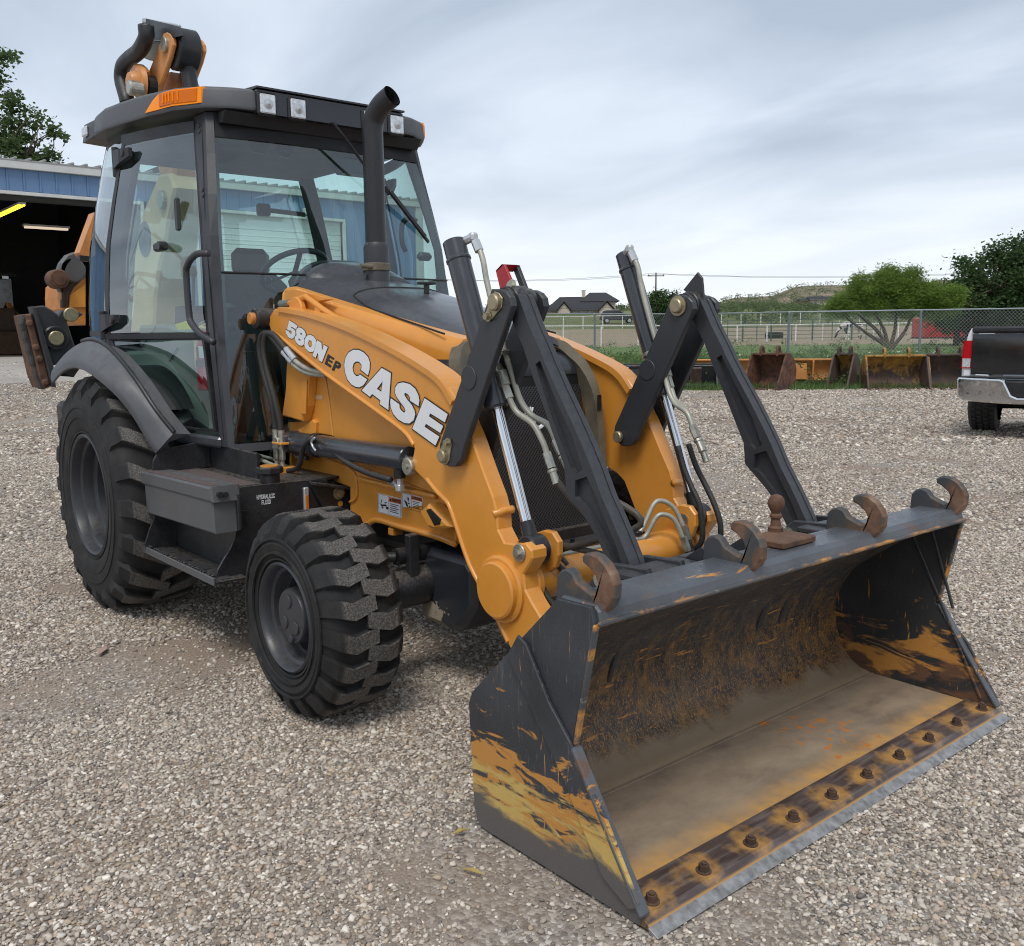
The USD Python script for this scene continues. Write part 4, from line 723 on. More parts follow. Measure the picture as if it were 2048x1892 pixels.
E_l = [(2.3624,1.2629),(2.5167,1.207),(2.4971,1.1744),(2.3989,1.2046),(2.3897,1.1915),(2.4849,1.1585),(2.4652,1.1309),(2.368,1.1607),(2.3577,1.1473),(2.4576,1.1151),(2.4301,1.078),(2.2696,1.1342)]
decal([C_], [], 'sticker_white', -.5372, .0055); decal([A_l], [A_h], 'sticker_white', -.5384, .0055); decal([S_], [], 'sticker_white', -.5396, .0055); decal([E_l], [], 'sticker_white', -.5408, .0055)
N5 = [(1.2199,1.593),(1.3032,1.5659),(1.2866,1.5488),(1.2399,1.5622),(1.2343,1.5565),(1.2592,1.5514),(1.2782,1.5384),(1.2766,1.5221),(1.2576,1.507),(1.2344,1.5036),(1.2043,1.5109),(1.1803,1.53),(1.1768,1.5478),(1.2072,1.5403),(1.2215,1.5296),(1.2367,1.5283),(1.2416,1.5364),(1.2331,1.5436),(1.2126,1.5438),(1.1916,1.55)]
N8 = [(1.3149,1.5577),(1.3442,1.5538),(1.3724,1.5408),(1.3854,1.5235),(1.3794,1.5098),(1.3643,1.5053),(1.368,1.4914),(1.3592,1.4753),(1.3391,1.4695),(1.3122,1.473),(1.2835,1.487),(1.2699,1.5034),(1.276,1.5151),(1.2942,1.5219),(1.2878,1.5336),(1.2942,1.5498)]
N8a = [(1.33,1.5332),(1.3493,1.5284),(1.3462,1.5215),(1.3292,1.524)]
N8b = [(1.3102,1.5067),(1.3318,1.4985),(1.3263,1.4927),(1.307,1.4986)]
N0 = [(1.4238,1.522),(1.4564,1.5138),(1.4787,1.4979),(1.4839,1.4753),(1.4679,1.4526),(1.4407,1.44),(1.4073,1.4421),(1.3747,1.4569),(1.3619,1.4776),(1.3715,1.5029),(1.3946,1.5177)]
N0h = [(1.4217,1.497),(1.4401,1.489),(1.4411,1.473),(1.4259,1.4628),(1.4094,1.4662),(1.401,1.4799),(1.4094,1.4936)]
NN = [(1.4926,1.4956),(1.5325,1.4842),(1.5373,1.4462),(1.5556,1.4742),(1.5912,1.4642),(1.5308,1.3944),(1.5037,1.4031),(1.4949,1.4392),(1.4717,1.414),(1.444,1.4229)]
decal([N5], [], 'sticker_white', -.5372, .003); decal([N8], [N8a, N8b], 'sticker_white', -.5384, .003); decal([N0], [N0h], 'sticker_white', -.5372, .003); decal([NN], [], 'sticker_white', -.5384, .003)
EE = [(1.5865,1.433),(1.6456,1.4136),(1.637,1.4058),(1.6032,1.4154),(1.5959,1.4086),(1.6288,1.398),(1.6206,1.3901),(1.5871,1.4001),(1.5793,1.3928),(1.6163,1.38),(1.6065,1.3698),(1.551,1.3868)]
PPl = [(1.656,1.4046),(1.6914,1.3956),(1.7031,1.3848),(1.6959,1.3721),(1.6748,1.367),(1.6536,1.372),(1.6376,1.3545),(1.6142,1.3604)]
PPh = [(1.6626,1.3905),(1.68,1.386),(1.6758,1.3812),(1.659,1.3847)]
decal([EE], [], 'sticker_black', -.5372, 0); decal([PPl], [PPh], 'sticker_black', -.5372, 0)
# warning stickers on the frame
def sticker(q, band, pict):
    q = np.array(q); o = q[0]; ex_ = q[1]-q[0]; ez_ = q[3]-q[0]
    def at2(a, b): return tuple(o+ex_*a+ez_*b)
    b = P('warning_sticker', MB().shape(sg.Polygon(q), -.4205, -.001), 'sticker_white')
    part('sticker_band', MB().shape(sg.Polygon([at2(.48, .06), at2(.97, .06), at2(.97, .30), at2(.48, .30)]), -.4217, -.0006), 'sticker_orange', b)
    k = MB()
    for (a0, b0, a1, b1) in ((.47, .04, .48, .96), (.02, .03, .98, .04), (.02, .96, .98, .97), (.02, .03, .03, .97), (.97, .03, .98, .97)): k.shape(sg.Polygon([at2(a0, b0), at2(a1, b0), at2(a1, b1), at2(a0, b1)]), -.4217, -.0005)
    for r_ in range(5): k.shape(sg.Polygon([at2(.53, .38+.10*r_), at2(.88-.07*(r_ % 2), .38+.10*r_), at2(.88-.07*(r_ % 2), .42+.10*r_), at2(.53, .42+.10*r_)]), -.4217, -.0005)
    for pl in pict: k.shape(sg.Polygon([at2(*p) for p in pl]), -.4217, -.0005)
    k.shape(sg.Polygon([at2(.51, .25), at2(.55, .10), at2(.59, .25)]), -.4224, -.0005)
    part('sticker_print', k, 'sticker_black', b)
    tm = meshkit.text_mesh('WARNING', .16*np.linalg.norm(ez_), .0004, True); v = np.array(tm.vertices); sc_ = .34*np.linalg.norm(ex_)/v[:, 0].max(); v[:, 0] *= sc_
    e1 = ex_/np.linalg.norm(ex_); e2 = -ez_/np.linalg.norm(ez_); b0 = np.array(at2(.61, .25)); w3 = np.stack([b0[0]+v[:, 0]*e1[0]+v[:, 1]*e2[0], -.4225-v[:, 2], b0[1]+v[:, 0]*e1[1]+v[:, 1]*e2[1]], -1)
    part('sticker_word', MB().add(w3, tm.faces), 'sticker_black', b)
ring = lambda cx, cy, r, n=14: [(cx+r*math.cos(a), cy+1.2*r*math.sin(a)) for a in np.linspace(0, 2*math.pi, n, endpoint=False)]
sticker([(1.7936,0.7949),(1.9896,0.7938),(1.9852,0.7038),(1.7901,0.7055)], 0, [ring(.40, .66, .055), ring(.20, .70, .04), [(.12, .56), (.36, .5), (.38, .58), (.14, .64)], [(.30, .38), (.40, .38), (.40, .41), (.32, .41), (.33, .5), (.30, .5)], [(.15, .30), (.17, .30), (.16, .48), (.13, .42)], [(.08, .50), (.15, .54), (.14, .58), (.08, .54)]])
sticker([(1.9916,0.8237),(2.1531,0.8198),(2.1515,0.7826),(1.9942,0.7542)], 0, [[(.10, .42), (.26, .58), (.30, .86), (.22, .84)], [(.30, .2), (.36, .3), (.33, .5), (.28, .4)], ring(.34, .62, .04), [(.34, .75), (.42, .8), (.36, .9)]])

# ------------------------------------------------------------------ lift cylinders
def lift(s):
    g = lambda m: m if s > 0 else m.mirror(); y = -.492; a, b = np.array([1.10, y, .985]), np.array([2.165, y, .994])
    c = P('lift_cylinder', g(MB().cyl(a, b, .053, n=36, ch=.004).cyl(a-[0, .07, 0], a+[0, .07, 0], .056, n=28, ch=.004)), 'charcoal_gloss', smooth=30)
    part('rod', g(MB().cyl(b-[.01, 0, 0], (2.237, y, .975), .026, n=20)), 'chrome', c, smooth=40)
    part('cylinder_pin', g(MB().cyl(a-[0, .095, 0], a+[0, .09, 0], .034, n=24, ch=.004)), 'zinc', c, smooth=30)
    part('arm_pin', g(MB().cyl((2.237, -.555, .975), (2.237, -.45, .975), .038, n=28, ch=.004).cyl((2.237, -.56, .975), (2.237, -.553, .975), .010, n=10)), 'zinc', c, smooth=30)
    part('port_block', g(MB().cyl((2.09, y, .95), (2.09, y, .905), .026, n=16, ch=.003)), 'black', c)
    part('elbow_fitting', g(MB().cyl((2.09, y, .905), (2.09, y, .87), .015, n=6).box((2.09, y, .862), (.034, .034, .034), ch=.006).cyl((2.075, y, .865), (2.02, y, .885), .013, n=6).cyl((2.02, y, .885), (1.99, y, .892), .017, n=12)), 'silver', c)
lift(1); lift(-1)
P('lift_hose', MB().tube([(2.0754,-0.53,0.8999),(2.0146,-0.53,0.9025),(1.9102,-0.53,0.9084),(1.8023,-0.53,0.9222),(1.7283,-0.53,0.9364),(1.6528,-0.53,0.9569),(1.5764,-0.53,0.9901),(1.5053,-0.53,1.0125),(1.4563,-0.53,1.0188),(1.4141,-0.53,1.0155)], .014, n=10, sm=5), 'rubber_hose', smooth=True)
P('lift_hose', MB().tube([(1.2717,-0.5,0.915),(1.1474,-0.5,0.9339),(1.0359,-0.5,0.9396),(0.9385,-0.5,0.9313),(0.8875,-0.5,0.9157),(0.8691,-0.5,0.8823)], .012, n=10, sm=5), 'rubber_hose', smooth=True)
P('lift_hose', MB().tube([(1.444,-0.55,1.0296),(1.3742,-0.55,1.0077),(1.3277,-0.55,0.9707),(1.3066,-0.55,0.9312),(1.2857,-0.55,0.8955),(1.2474,-0.55,0.8663),(1.1544,-0.55,0.8461),(1.078,-0.55,0.8317)], .013, n=10, sm=5), 'rubber_hose', smooth=True)
hc = np.array((1.3584,-0.492,0.9872)); P('hose_clamp', MB().lathe([(.056, -.02), (.060, -.016), (.060, .016), (.056, .02)], hc*[1, 0, 1]+[0, -.492, 0], (1, 0, .01), 36), 'black', smooth=30)
P('hose_clip', MB().tube([(1.4716,-0.56,1.0386),(1.4364,-0.56,1.0175),(1.447,-0.56,0.9939),(1.4747,-0.56,0.9759)], .006, n=8, sm=4), 'silver', smooth=True)
P('port_fitting', MB().tube([(1.0963,-0.47,0.9114),(1.1603,-0.47,0.9085),(1.2051,-0.47,0.904)], .012, n=8), 'silver').tube if False else P('port_fitting', MB().tube([(1.0963,-0.47,0.9114),(1.1603,-0.47,0.9085),(1.2051,-0.47,0.904)], .012, n=8), 'silver')

# ------------------------------------------------------------------ bell crank links, tilt cylinders, dump links
LT, LB = np.array((2.872, 1.623)), np.array((2.542, 1.050))
LINK = [(2.8412,1.6701),(2.892,1.6678),(2.9245,1.6562),(2.946,1.6374),(2.953,1.6085),(2.6641,1.0917),(2.644,1.0431),(2.6097,1.0142),(2.5642,1.0097),(2.5222,1.0283),(2.5023,1.061),(2.5083,1.0959)]
def linkshape():
    u = unit(np.r_[LT-LB]); n = np.array([u[1], -u[0]])          # n points towards the front
    def cap(c, r, a0, a1, k): return [c+r*(np.cos(a)*u+np.sin(a)*n) for a in np.linspace(a0, a1, k)]
    return cap(LB, .082, math.pi*.55, math.pi*1.47, 10)+cap(LT, .105, -math.pi*.42, math.pi*.30, 9)
def link(s):
    g = lambda m: m if s > 0 else m.mirror()
    q = linkshape()
    u = unit(LT-LB); n = np.array([u[1], -u[0]])
    q = LINK if True else [LB-.085*u+.02*n, LB-.07*u+.06*n, LB-.03*u+.082*n, LB+.03*u+.085*n, LT+.02*u+.085*n, LT+.062*u+.045*n, LT+.085*u, LT+.09*u-.045*n, LT+.085*u-.09*n, LT-.02*u-.085*n, LB+.03*u-.085*n, LB-.03*u-.082*n, LB-.07*u-.055*n, LB-.088*u-.02*n]
    for y0 in (-.578, -.462+.035):
        l = P('bell_crank_link', g(MB().plate(q, y0, .028, ch=.004)), 'charcoal')
        out = y0 < -.5
        for c, r in ((LT, .030), (LB, .026)):
            yo_ = y0-.002 if out else y0+.03; d = -1 if out else 1
            pn = part('link_pin', g(MB().cyl((c[0], yo_, c[1]), (c[0], yo_+d*.022, c[1]), r, n=24, ch=.005)), 'yellow_zinc', l, smooth=30)
        mid_ = LB+(LT-LB)*.52-n*.012
        part('trunnion_boss', g(MB().cyl((mid_[0], y0+.001 if out else y0+.027, mid_[1]), (mid_[0], y0-.004 if out else y0+.032, mid_[1]), .045, n=32, ch=.002)), 'charcoal', l)
        if out or s < 0:
            for c, sg_ in ((LT, -1), (LB, 1)):
                t2 = c+sg_*u*.062-n*(.012 if sg_ < 0 else 0)
                yo_ = y0-.002 if out else y0+.03; d = -1 if out else 1
                if out:
                    part('keeper_plate', g(MB().plate([c+.036*n*1, c+.03*u*-sg_+.025*n, c+.036*-sg_*u-.0*n, c+.03*u*-sg_-.025*n, c-.036*n, t2-.02*n, t2+sg_*.02*u, t2+.02*n], y0, -.006, ch=.002)), 'yellow_zinc', l)
                    part('keeper_bolt', g(hexbolt(MB(), (t2[0], y0-.006, t2[1]), (0, -1, 0), .013, .014)), 'yellow_zinc', l)
                elif sg_ < 0: part('washer', g(MB().cyl((c[0], y0+.03, c[1]), (c[0], y0+.036, c[1]), .042, n=24)), 'yellow_zinc', l)
    P('link_tube', g(MB().cyl((LB[0], -.555, LB[1]), (LB[0], -.425, LB[1]), .045, n=24)), 'black_dirty', smooth=40); P('link_tube', g(MB().cyl((LT[0], -.55, LT[1]), (LT[0], -.43, LT[1]), .052, n=24)), 'black_dirty', smooth=40)
    # tilt cylinder between the plates
    lg = np.array((2.936,-0.537,0.7271)); e0 = np.array([lg[0], -.47, lg[2]]); e1 = np.array([2.493, -.479, 1.868]); d = unit(e1-e0); Lc = np.linalg.norm(e1-e0)
    rb = e0+d*(Lc*.445)
    c = P('tilt_cylinder', g(MB().cyl(rb, e1, .045, n=36, ch=.003).lathe([(.046, 0), (.049, .004), (.049, .012), (.046, .016)], e1-d*.085, d, 36).cyl(rb+d*.005, rb+d*.14, .050, n=36, ch=.004)), 'charcoal_gloss', smooth=30)
    part('rod', g(MB().cyl(e0+d*.05, rb+d*.01, .021, n=24)), 'chrome', c, smooth=40)
    part('rod_eye', g(MB().cyl(e0-[0, .038, 0], e0+[0, .038, 0], .058, n=28, ch=.006).cyl(e0, e0+d*.11, .032, .026, n=20)), 'black', c, smooth=30)
    part('trunnion', g(MB().cyl((rb+d*.13)-[0, .075, 0], (rb+d*.13)+[0, .045, 0], .035, n=20)), 'black', c)
    # hydraulic pipes running along the barrel
    side = unit(np.cross(d, (0, 1, 0))); side = side if side[0] > 0 else -side; yv = np.array([0, .045, 0])
    pA = [e1-d*.015+side*.03+yv*.6, e1-d*.01+side*.062+yv, e1-d*.10+side*.085+yv, e1-d*.20+side*.075+yv, e1-d*.34+side*.072+yv, e1-d*.52+side*.075+yv, rb+d*.16+side*.078+yv, rb+d*.02+side*.075+yv*1.2, rb-d*.06+side*.10+yv*1.5, rb-d*.12+side*.16+yv*1.8, rb-d*.20+side*.175+yv*1.9]
    pB = [rb+d*.10+side*.055+yv*.3, rb+d*.02+side*.062+yv*.4, rb-d*.04+side*.075+yv*.6, rb-d*.10+side*.125+yv*.9, rb-d*.18+side*.15+yv*1.0, rb-d*.24+side*.155+yv]
    part('hydraulic_pipe', g(MB().tube(pA, .0115, n=10, sm=5)), 'tube_grey', c, smooth=True); part('hydraulic_pipe', g(MB().tube(pB, .0115, n=10, sm=5)), 'tube_grey', c, smooth=True)
    part('pipe_fitting', g(MB().cyl(e1-d*.012+side*.02+yv*.5, e1-d*.012+side*.064+yv*.9, .017, n=8).box(e1-d*.012+side*.066+yv*.95, (.034, .034, .034), ch=.008).cyl(e1-d*.03+side*.07+yv, e1-d*.075+side*.078+yv, .018, n=6)), 'silver', c)
    part('pipe_fitting', g(MB().cyl(rb+d*.14+side*.045+yv*.2, rb+d*.14+side*.06+yv*.3, .026, n=14, ch=.003).cyl(rb+d*.13+side*.056+yv*.3, rb+d*.07+side*.058+yv*.35, .023, n=14, ch=.003).cyl(rb+d*.07+side*.058+yv*.35, rb+d*.02+side*.062+yv*.4, .017, n=6)), 'zinc', c)
    for pts_ in (pA[-2:], pB[-2:]):
        a_, b_ = np.array(pts_); w = unit(b_-a_)
        part('pipe_union', g(MB().cyl(b_-w*.02, b_+w*.04, .017, n=6).cyl(b_+w*.045, b_+w*.055, .019, n=12).cyl(b_+w*.055, b_+w*.10, .0145, n=12)), 'zinc', c)
    part('pipe_clamp', g(MB().lathe([(.046, -.008), (.0495, -.008), (.0495, .008), (.046, .008)], rb+d*.20, d, 36).box(rb+d*.20+side*.068+yv*.8, (.05, .045, .02), ch=.004)), 'zinc', c)
    hA = [pA[-1]+unit(pA[-1]-np.array(pA[-2]))*.08, pA[-1]+side*.09-d*.20+yv, pA[-1]+side*.2-d*.36+yv*2.2, (2.93, -.36, .70), (2.96, -.33, .62)]
    hB = [pB[-1]+unit(pB[-1]-np.array(pB[-2]))*.08, pB[-1]+side*.05-d*.2+yv*.8, pB[-1]+side*.16-d*.42+yv*2.4, (2.90, -.33, .72), (2.93, -.30, .64)]
    if s > 0:
        P('tilt_hose', MB().tube(hA, .0125, n=10, sm=6), 'hose_brown', smooth=True); P('tilt_hose', MB().tube(hB, .0125, n=10, sm=6), 'hose_brown', smooth=True)
link(1); link(-1)
P('tilt_hose', MB().tube([(2.8802,0.4,1.0355),(2.9156,0.4,0.9407),(2.9598,0.4,0.8628),(2.9986,0.4,0.8),(3.0174,0.4,0.7125),(3.0162,0.4,0.6445),(2.9843,0.4,0.6089),(2.9466,0.4,0.5988),(2.9075,0.4,0.627)], .0125, n=10, sm=5), 'rubber_hose', smooth=True)
P('tilt_hose', MB().tube([(2.888,0.46,1.0387),(2.9329,0.46,0.9442),(2.9864,0.46,0.8667),(3.0345,0.46,0.7898),(3.0638,0.46,0.7186),(3.0642,0.46,0.6357),(3.0309,0.46,0.5693),(2.9752,0.46,0.5518),(2.9269,0.46,0.5745),(2.8872,0.46,0.6147)], .0125, n=10, sm=5), 'rubber_hose', smooth=True)
# dump links: cast bars with a sunk web
DL = [(2.96,1.4689),(2.9015,1.5603),(2.8575,1.6245),(2.8646,1.6567),(2.9031,1.6631),(2.9344,1.6458),(2.9478,1.6226),(2.9948,1.5386),(3.0484,1.4571),(3.0719,1.4159),(3.1241,1.3364),(3.2036,1.2229),(3.259,1.1377),(3.2972,1.0755),(3.3457,0.9847),(3.388,0.9213),(3.4297,0.855),(3.4658,0.7926),(3.4914,0.7366),(3.4259,0.7045),(3.3997,0.7304),(3.3679,0.779),(3.3303,0.8391),(3.2868,0.8873),(3.2369,0.9316),(3.2031,0.959),(3.1775,0.9839),(3.1747,1.0195),(3.1691,1.0667),(3.1231,1.1543),(3.0706,1.2549),(3.0172,1.353)]
DW = [(3.0299,1.4053),(3.048,1.4155),(3.1239,1.2892),(3.2035,1.1722),(3.2425,1.0857),(3.2536,1.0673),(3.2258,1.0488),(3.2033,1.0662),(3.1522,1.1566),(3.0886,1.2757)]
DW2 = [(3.2258,1.0212),(3.2756,1.0384),(3.3028,0.9988),(3.3459,0.9269),(3.4094,0.8287),(3.4356,0.768),(3.4151,0.7566),(3.3782,0.8158),(3.3139,0.8952),(3.2592,0.9504),(3.2257,0.9698)]
rl_ = MB().hull([(2.70, -.62, 1.66)]+[(2.7, -.61, 1.67), (2.71, -.6, 1.66), (2.7, -.6, 1.65)]) if False else None
def dump(s):
    g = lambda m: m if s > 0 else m.mirror()
    web = sg.Polygon(DL).difference(sg.Polygon(DW).buffer(.004)).difference(sg.Polygon(DW2).buffer(.004))
    m = MB()
    for y0 in (-.535, -.485): m.shape(web.buffer(0), y0, .022)
    m.shape(sg.Polygon(DL).buffer(-.003), -.515, .032)
    l = P('dump_link', g(m), 'charcoal')
    part('link_eye', g(MB().cyl((LT[0], -.53, LT[1]), (LT[0], -.455, LT[1]), .06, n=28, ch=.004)), 'black_dirty', l, smooth=30)
    if s > 0: return
    tabp = [(LT[0]-.055, LT[1]+.07), (LT[0]+.06, LT[1]+.0), (LT[0]+.045, LT[1]+.115), (LT[0]+.02, LT[1]+.14)]
    part('lock_tab', g(MB().plate(tabp, -.505, .012, ch=.002)), 'charcoal', l)
dump(1); dump(-1)
# red safety strut parked on the right hand link
rs_ = [(2.7855,1.7396),(2.8209,1.7604),(2.8318,1.7585),(2.8809,1.6776),(2.8428,1.6599),(2.8101,1.6705)]
rp = P('safety_strut', MB().plate(rs_, -.512, .006, ch=.001), 'red_paint', label='red painted boom lock strut')
part('strut_flange', MB().plate([(2.7855,1.7392),(2.8209,1.7604),(2.8318,1.7585),(2.7947,1.7368)], -.512, .075, ch=.001).plate([(2.8282,1.7588),(2.8325,1.7592),(2.8837,1.6797),(2.8791,1.6772)], -.512, .012, ch=.001), 'red_paint', rp)
part('strut_bolt', hexbolt(MB(), (2.8797,-0.514,1.6813), (0, -1, 0), .016, .012), 'zinc', rp)
P('strut_stay', MB().plate([(2.8001,1.7491),(2.8251,1.7591),(2.875,1.6713),(2.8427,1.6739)], -.445, .016, ch=.002), 'charcoal')

# ------------------------------------------------------------------ pipes on the torque tube
P('cross_pipe', MB().tube([(2.88, -.40, .665), (2.875, -.35, .69), (2.87, -.1, .69), (2.87, .12, .69), (2.875, .18, .70), (2.885, .24, .80), (2.90, .28, .815), (2.93, .325, .78), (2.96, .35, .70)], .0105, n=10, sm=5), 'tube_grey', smooth=True)
P('cross_pipe', MB().tube([(2.90, -.40, .655), (2.895, -.35, .675), (2.895, -.1, .672), (2.895, .12, .672), (2.90, .18, .68), (2.92, .22, .755), (2.94, .255, .765), (2.965, .29, .735), (2.985, .315, .66)], .0105, n=10, sm=5), 'tube_grey', smooth=True)
P('pipe_union', MB().cyl((2.96, .35, .71), (2.975, .362, .65), .017, n=6).cyl((2.985, .315, .67), (3.0, .328, .61), .017, n=6), 'zinc'); P('pipe_union', MB().cyl((2.88, -.39, .672), (2.89, -.43, .61), .018, n=6).cyl((2.91, -.39, .66), (2.92, -.43, .60), .017, n=6), 'zinc')
P('tube_hose', MB().tube([(2.975, .362, .65), (2.99, .38, .58), (3.0, .40, .54), (3.0, .42, .56)], .0125, n=10, sm=5).tube([(3.0, .328, .61), (3.015, .35, .545), (3.02, .385, .53), (3.01, .42, .57)], .0125, n=10, sm=5), 'rubber_hose', smooth=True)
P('tube_hose', MB().tube([(2.89, -.43, .62), (2.92, -.44, .55), (2.97, -.43, .50)], .0125, n=10, sm=5).tube([(2.92, -.43, .61), (2.96, -.43, .55), (3.0, -.41, .50)], .0125, n=10, sm=5), 'rubber_hose', smooth=True)
for yv in (-.22, .14): P('pipe_clip', MB().box((2.88, yv, .695), (.05, .03, .02), ch=.004).cyl((2.88, yv, .70), (2.88, yv, .725), .009, n=6), 'black')

# ------------------------------------------------------------------ loader bucket
def wear(name, axis_scale, base, layers, rough=.5, grimes=None):
    """Paint with worn bands. layers: (colour, z from, z to, weight, noise scale (x, y, z), threshold softness)."""
    n = {'g': ('geometry', {}), 's': ('separate_xyz', {}), 'p': ('principled_bsdf', {}), 'nb': ('noise_texture', {'scale': 4., 'detail': 4.}), 'hb': ('hsv', {'color': base}), 'bm': ('map_range', {'from_min': .3, 'from_max': .7, 'to_min': .7, 'to_max': 1.35}), 'fine': ('noise_texture', {'scale': 120., 'detail': 2.}), 'bp': ('bump', {'strength': .18, 'distance': .003})}
    l = [('g.position', 's.vector'), ('g.position', 'nb.vector'), ('nb.fac', 'bm.value'), ('bm.result', 'hb.value'), ('g.position', 'fine.vector'), ('fine.fac', 'bp.height'), ('bp.normal', 'p.normal')]
    out = 'hb.color'
    for k, (col, prof, sc, rot, t0, t1, dist) in enumerate(layers):
        a = f'l{k}'
        n.update({a+'m': ('mapping', {'scale': sc, 'rotation': rot}), a+'n': ('noise_texture', {'scale': 1., 'detail': 6., 'roughness': .62, 'distortion': dist}), a+'r': ('rgb_ramp', {'ramp': [(p, (w, w, w)) for p, w in prof]}), a+'a': ('math', {'math_type': 'add'}),
                  a+'t': ('map_range', {'from_min': t0, 'from_max': t1, 'clamp': True}), a+'x': ('mix_color', {'b': col})})
        l += [('g.position', a+'m.vector'), (a+'m.vector', a+'n.vector'), ('s.'+axis_scale, a+'r.fac'), (a+'n.fac', a+'a.value1'), (a+'r.color', a+'bw.color'), (a+'bw.val', a+'a.value2'), (a+'a.value', a+'t.value'), (out, a+'x.a'), (a+'t.result', a+'x.fac')]
        n[a+'bw'] = ('rgb_to_bw', {}); out = a+'x.result'
    l.append((out, 'p.base_color')); n['p'][1].update({'roughness': rough}); n['rr'] = ('map_range', {'from_min': .3, 'from_max': .7, 'to_min': rough-.12, 'to_max': rough+.2}); l += [('fine.fac', 'rr.value'), ('rr.result', 'p.roughness')]
    mat(name, n, l)
ORW, RUS, DUST, STL = (.46, .21, .045), (.12, .06, .035), (.24, .175, .115), (.10, .09, .085)
PAINT_D = (.034, .037, .043)
wear('bucket_side_paint', 'z', PAINT_D, [
   ((.11, .11, .105), [(0, .0), (1, 0)], (46, 46, 6), (0, .7, 0), .60, .72, 1.6),                           # pale scratches
   (ORW, [(0, .10), (.08, .16), (.18, .13), (.30, .06), (.40, -.02), (.55, -.12), (1, -.13)], (5, 5, 16), (0, -.6, 0), .575, .62, 1.2),
   ((.50, .34, .10), [(0, .0), (.12, .15), (.22, .10), (.3, -.2), (1, -.4)], (4, 4, 22), (0, -.5, 0), .56, .64, .8),
   (ORW, [(0, .0), (.3, .02), (.7, .0), (1, .02)], (70, 70, 5), (0, -.8, 0), .665, .70, .4),
   (STL, [(0, .45), (.05, .42), (.10, .2), (.16, -.02), (.22, -.3), (1, -.5)], (3, 3, 10), (0, -.5, 0), .58, .70, .6)], .42)
wear('bucket_inside_paint', 'z', (.030, .029, .030), [
   ((.085, .070, .052), [(0, .1), (.3, .08), (.5, .05), (1, -.02)], (9, 26, 9), (0, 0, .2), .52, .74, 1.),
   ((.22, .115, .04), [(0, .13), (.06, .12), (.14, .10), (.26, .07), (.36, .03), (.45, -.03), (.55, -.10), (1, -.16)], (10, 12, 10), (.3, .2, 0), .53, .74, 1.),
   (ORW, [(0, .12), (.06, .10), (.14, .075), (.26, .055), (.36, .02), (.45, -.04), (.55, -.10), (1, -.16)], (60, 95, 36), (.4, .3, 0), .60, .69, 2.8),
   ((.045, .037, .03), [(0, .04), (.08, .06), (.16, .05), (.24, -.02), (1, -.3)], (24, 30, 24), (.7, 0, .6), .60, .68, 2.5),
   (ORW, [(0, .0), (.3, .03), (.5, .03), (.7, .02), (1, .02)], (120, 7, 60), (.3, .1, .1), .655, .70, .6),
   ((.10, .09, .07), [(0, .0), (.3, .0), (.7, .03), (1, .05)], (12, 90, 12), (.9, .2, .5), .65, .70, 1.2),
   ((.30, .22, .14), [(0, .55), (.045, .42), (.09, .14), (.14, -.1), (1, -.5)], (3, 5, 3), (0, 0, 0), .58, .82, .6)], .5)
wear('bucket_far_side_paint', 'z', (.026, .027, .029), [
   (ORW, [(0, .05), (.12, .12), (.25, .08), (.38, -.04), (.5, -.14), (1, -.2)], (4, 4, 12), (0, -.9, 0), .58, .66, 1.2),
   (ORW, [(0, .0), (.3, .03), (.7, .0), (1, .0)], (70, 70, 6), (0, -.7, 0), .665, .70, .4),
   (RUS, [(0, .2), (.1, .12), (.2, -.05), (1, -.3)], (5, 5, 9), (0, 0, 0), .56, .66, .8)], .5)
wear('bucket_beam_paint', 'y', (.075, .082, .092), [
   (ORW, [(0, .02), (1, .02)], (26, 3.5, 26), (0, 0, 0), .645, .68, .8),
   (RUS, [(0, .0), (1, .0)], (7, 4, 7), (0, 0, 0), .62, .74, .8)], .35)
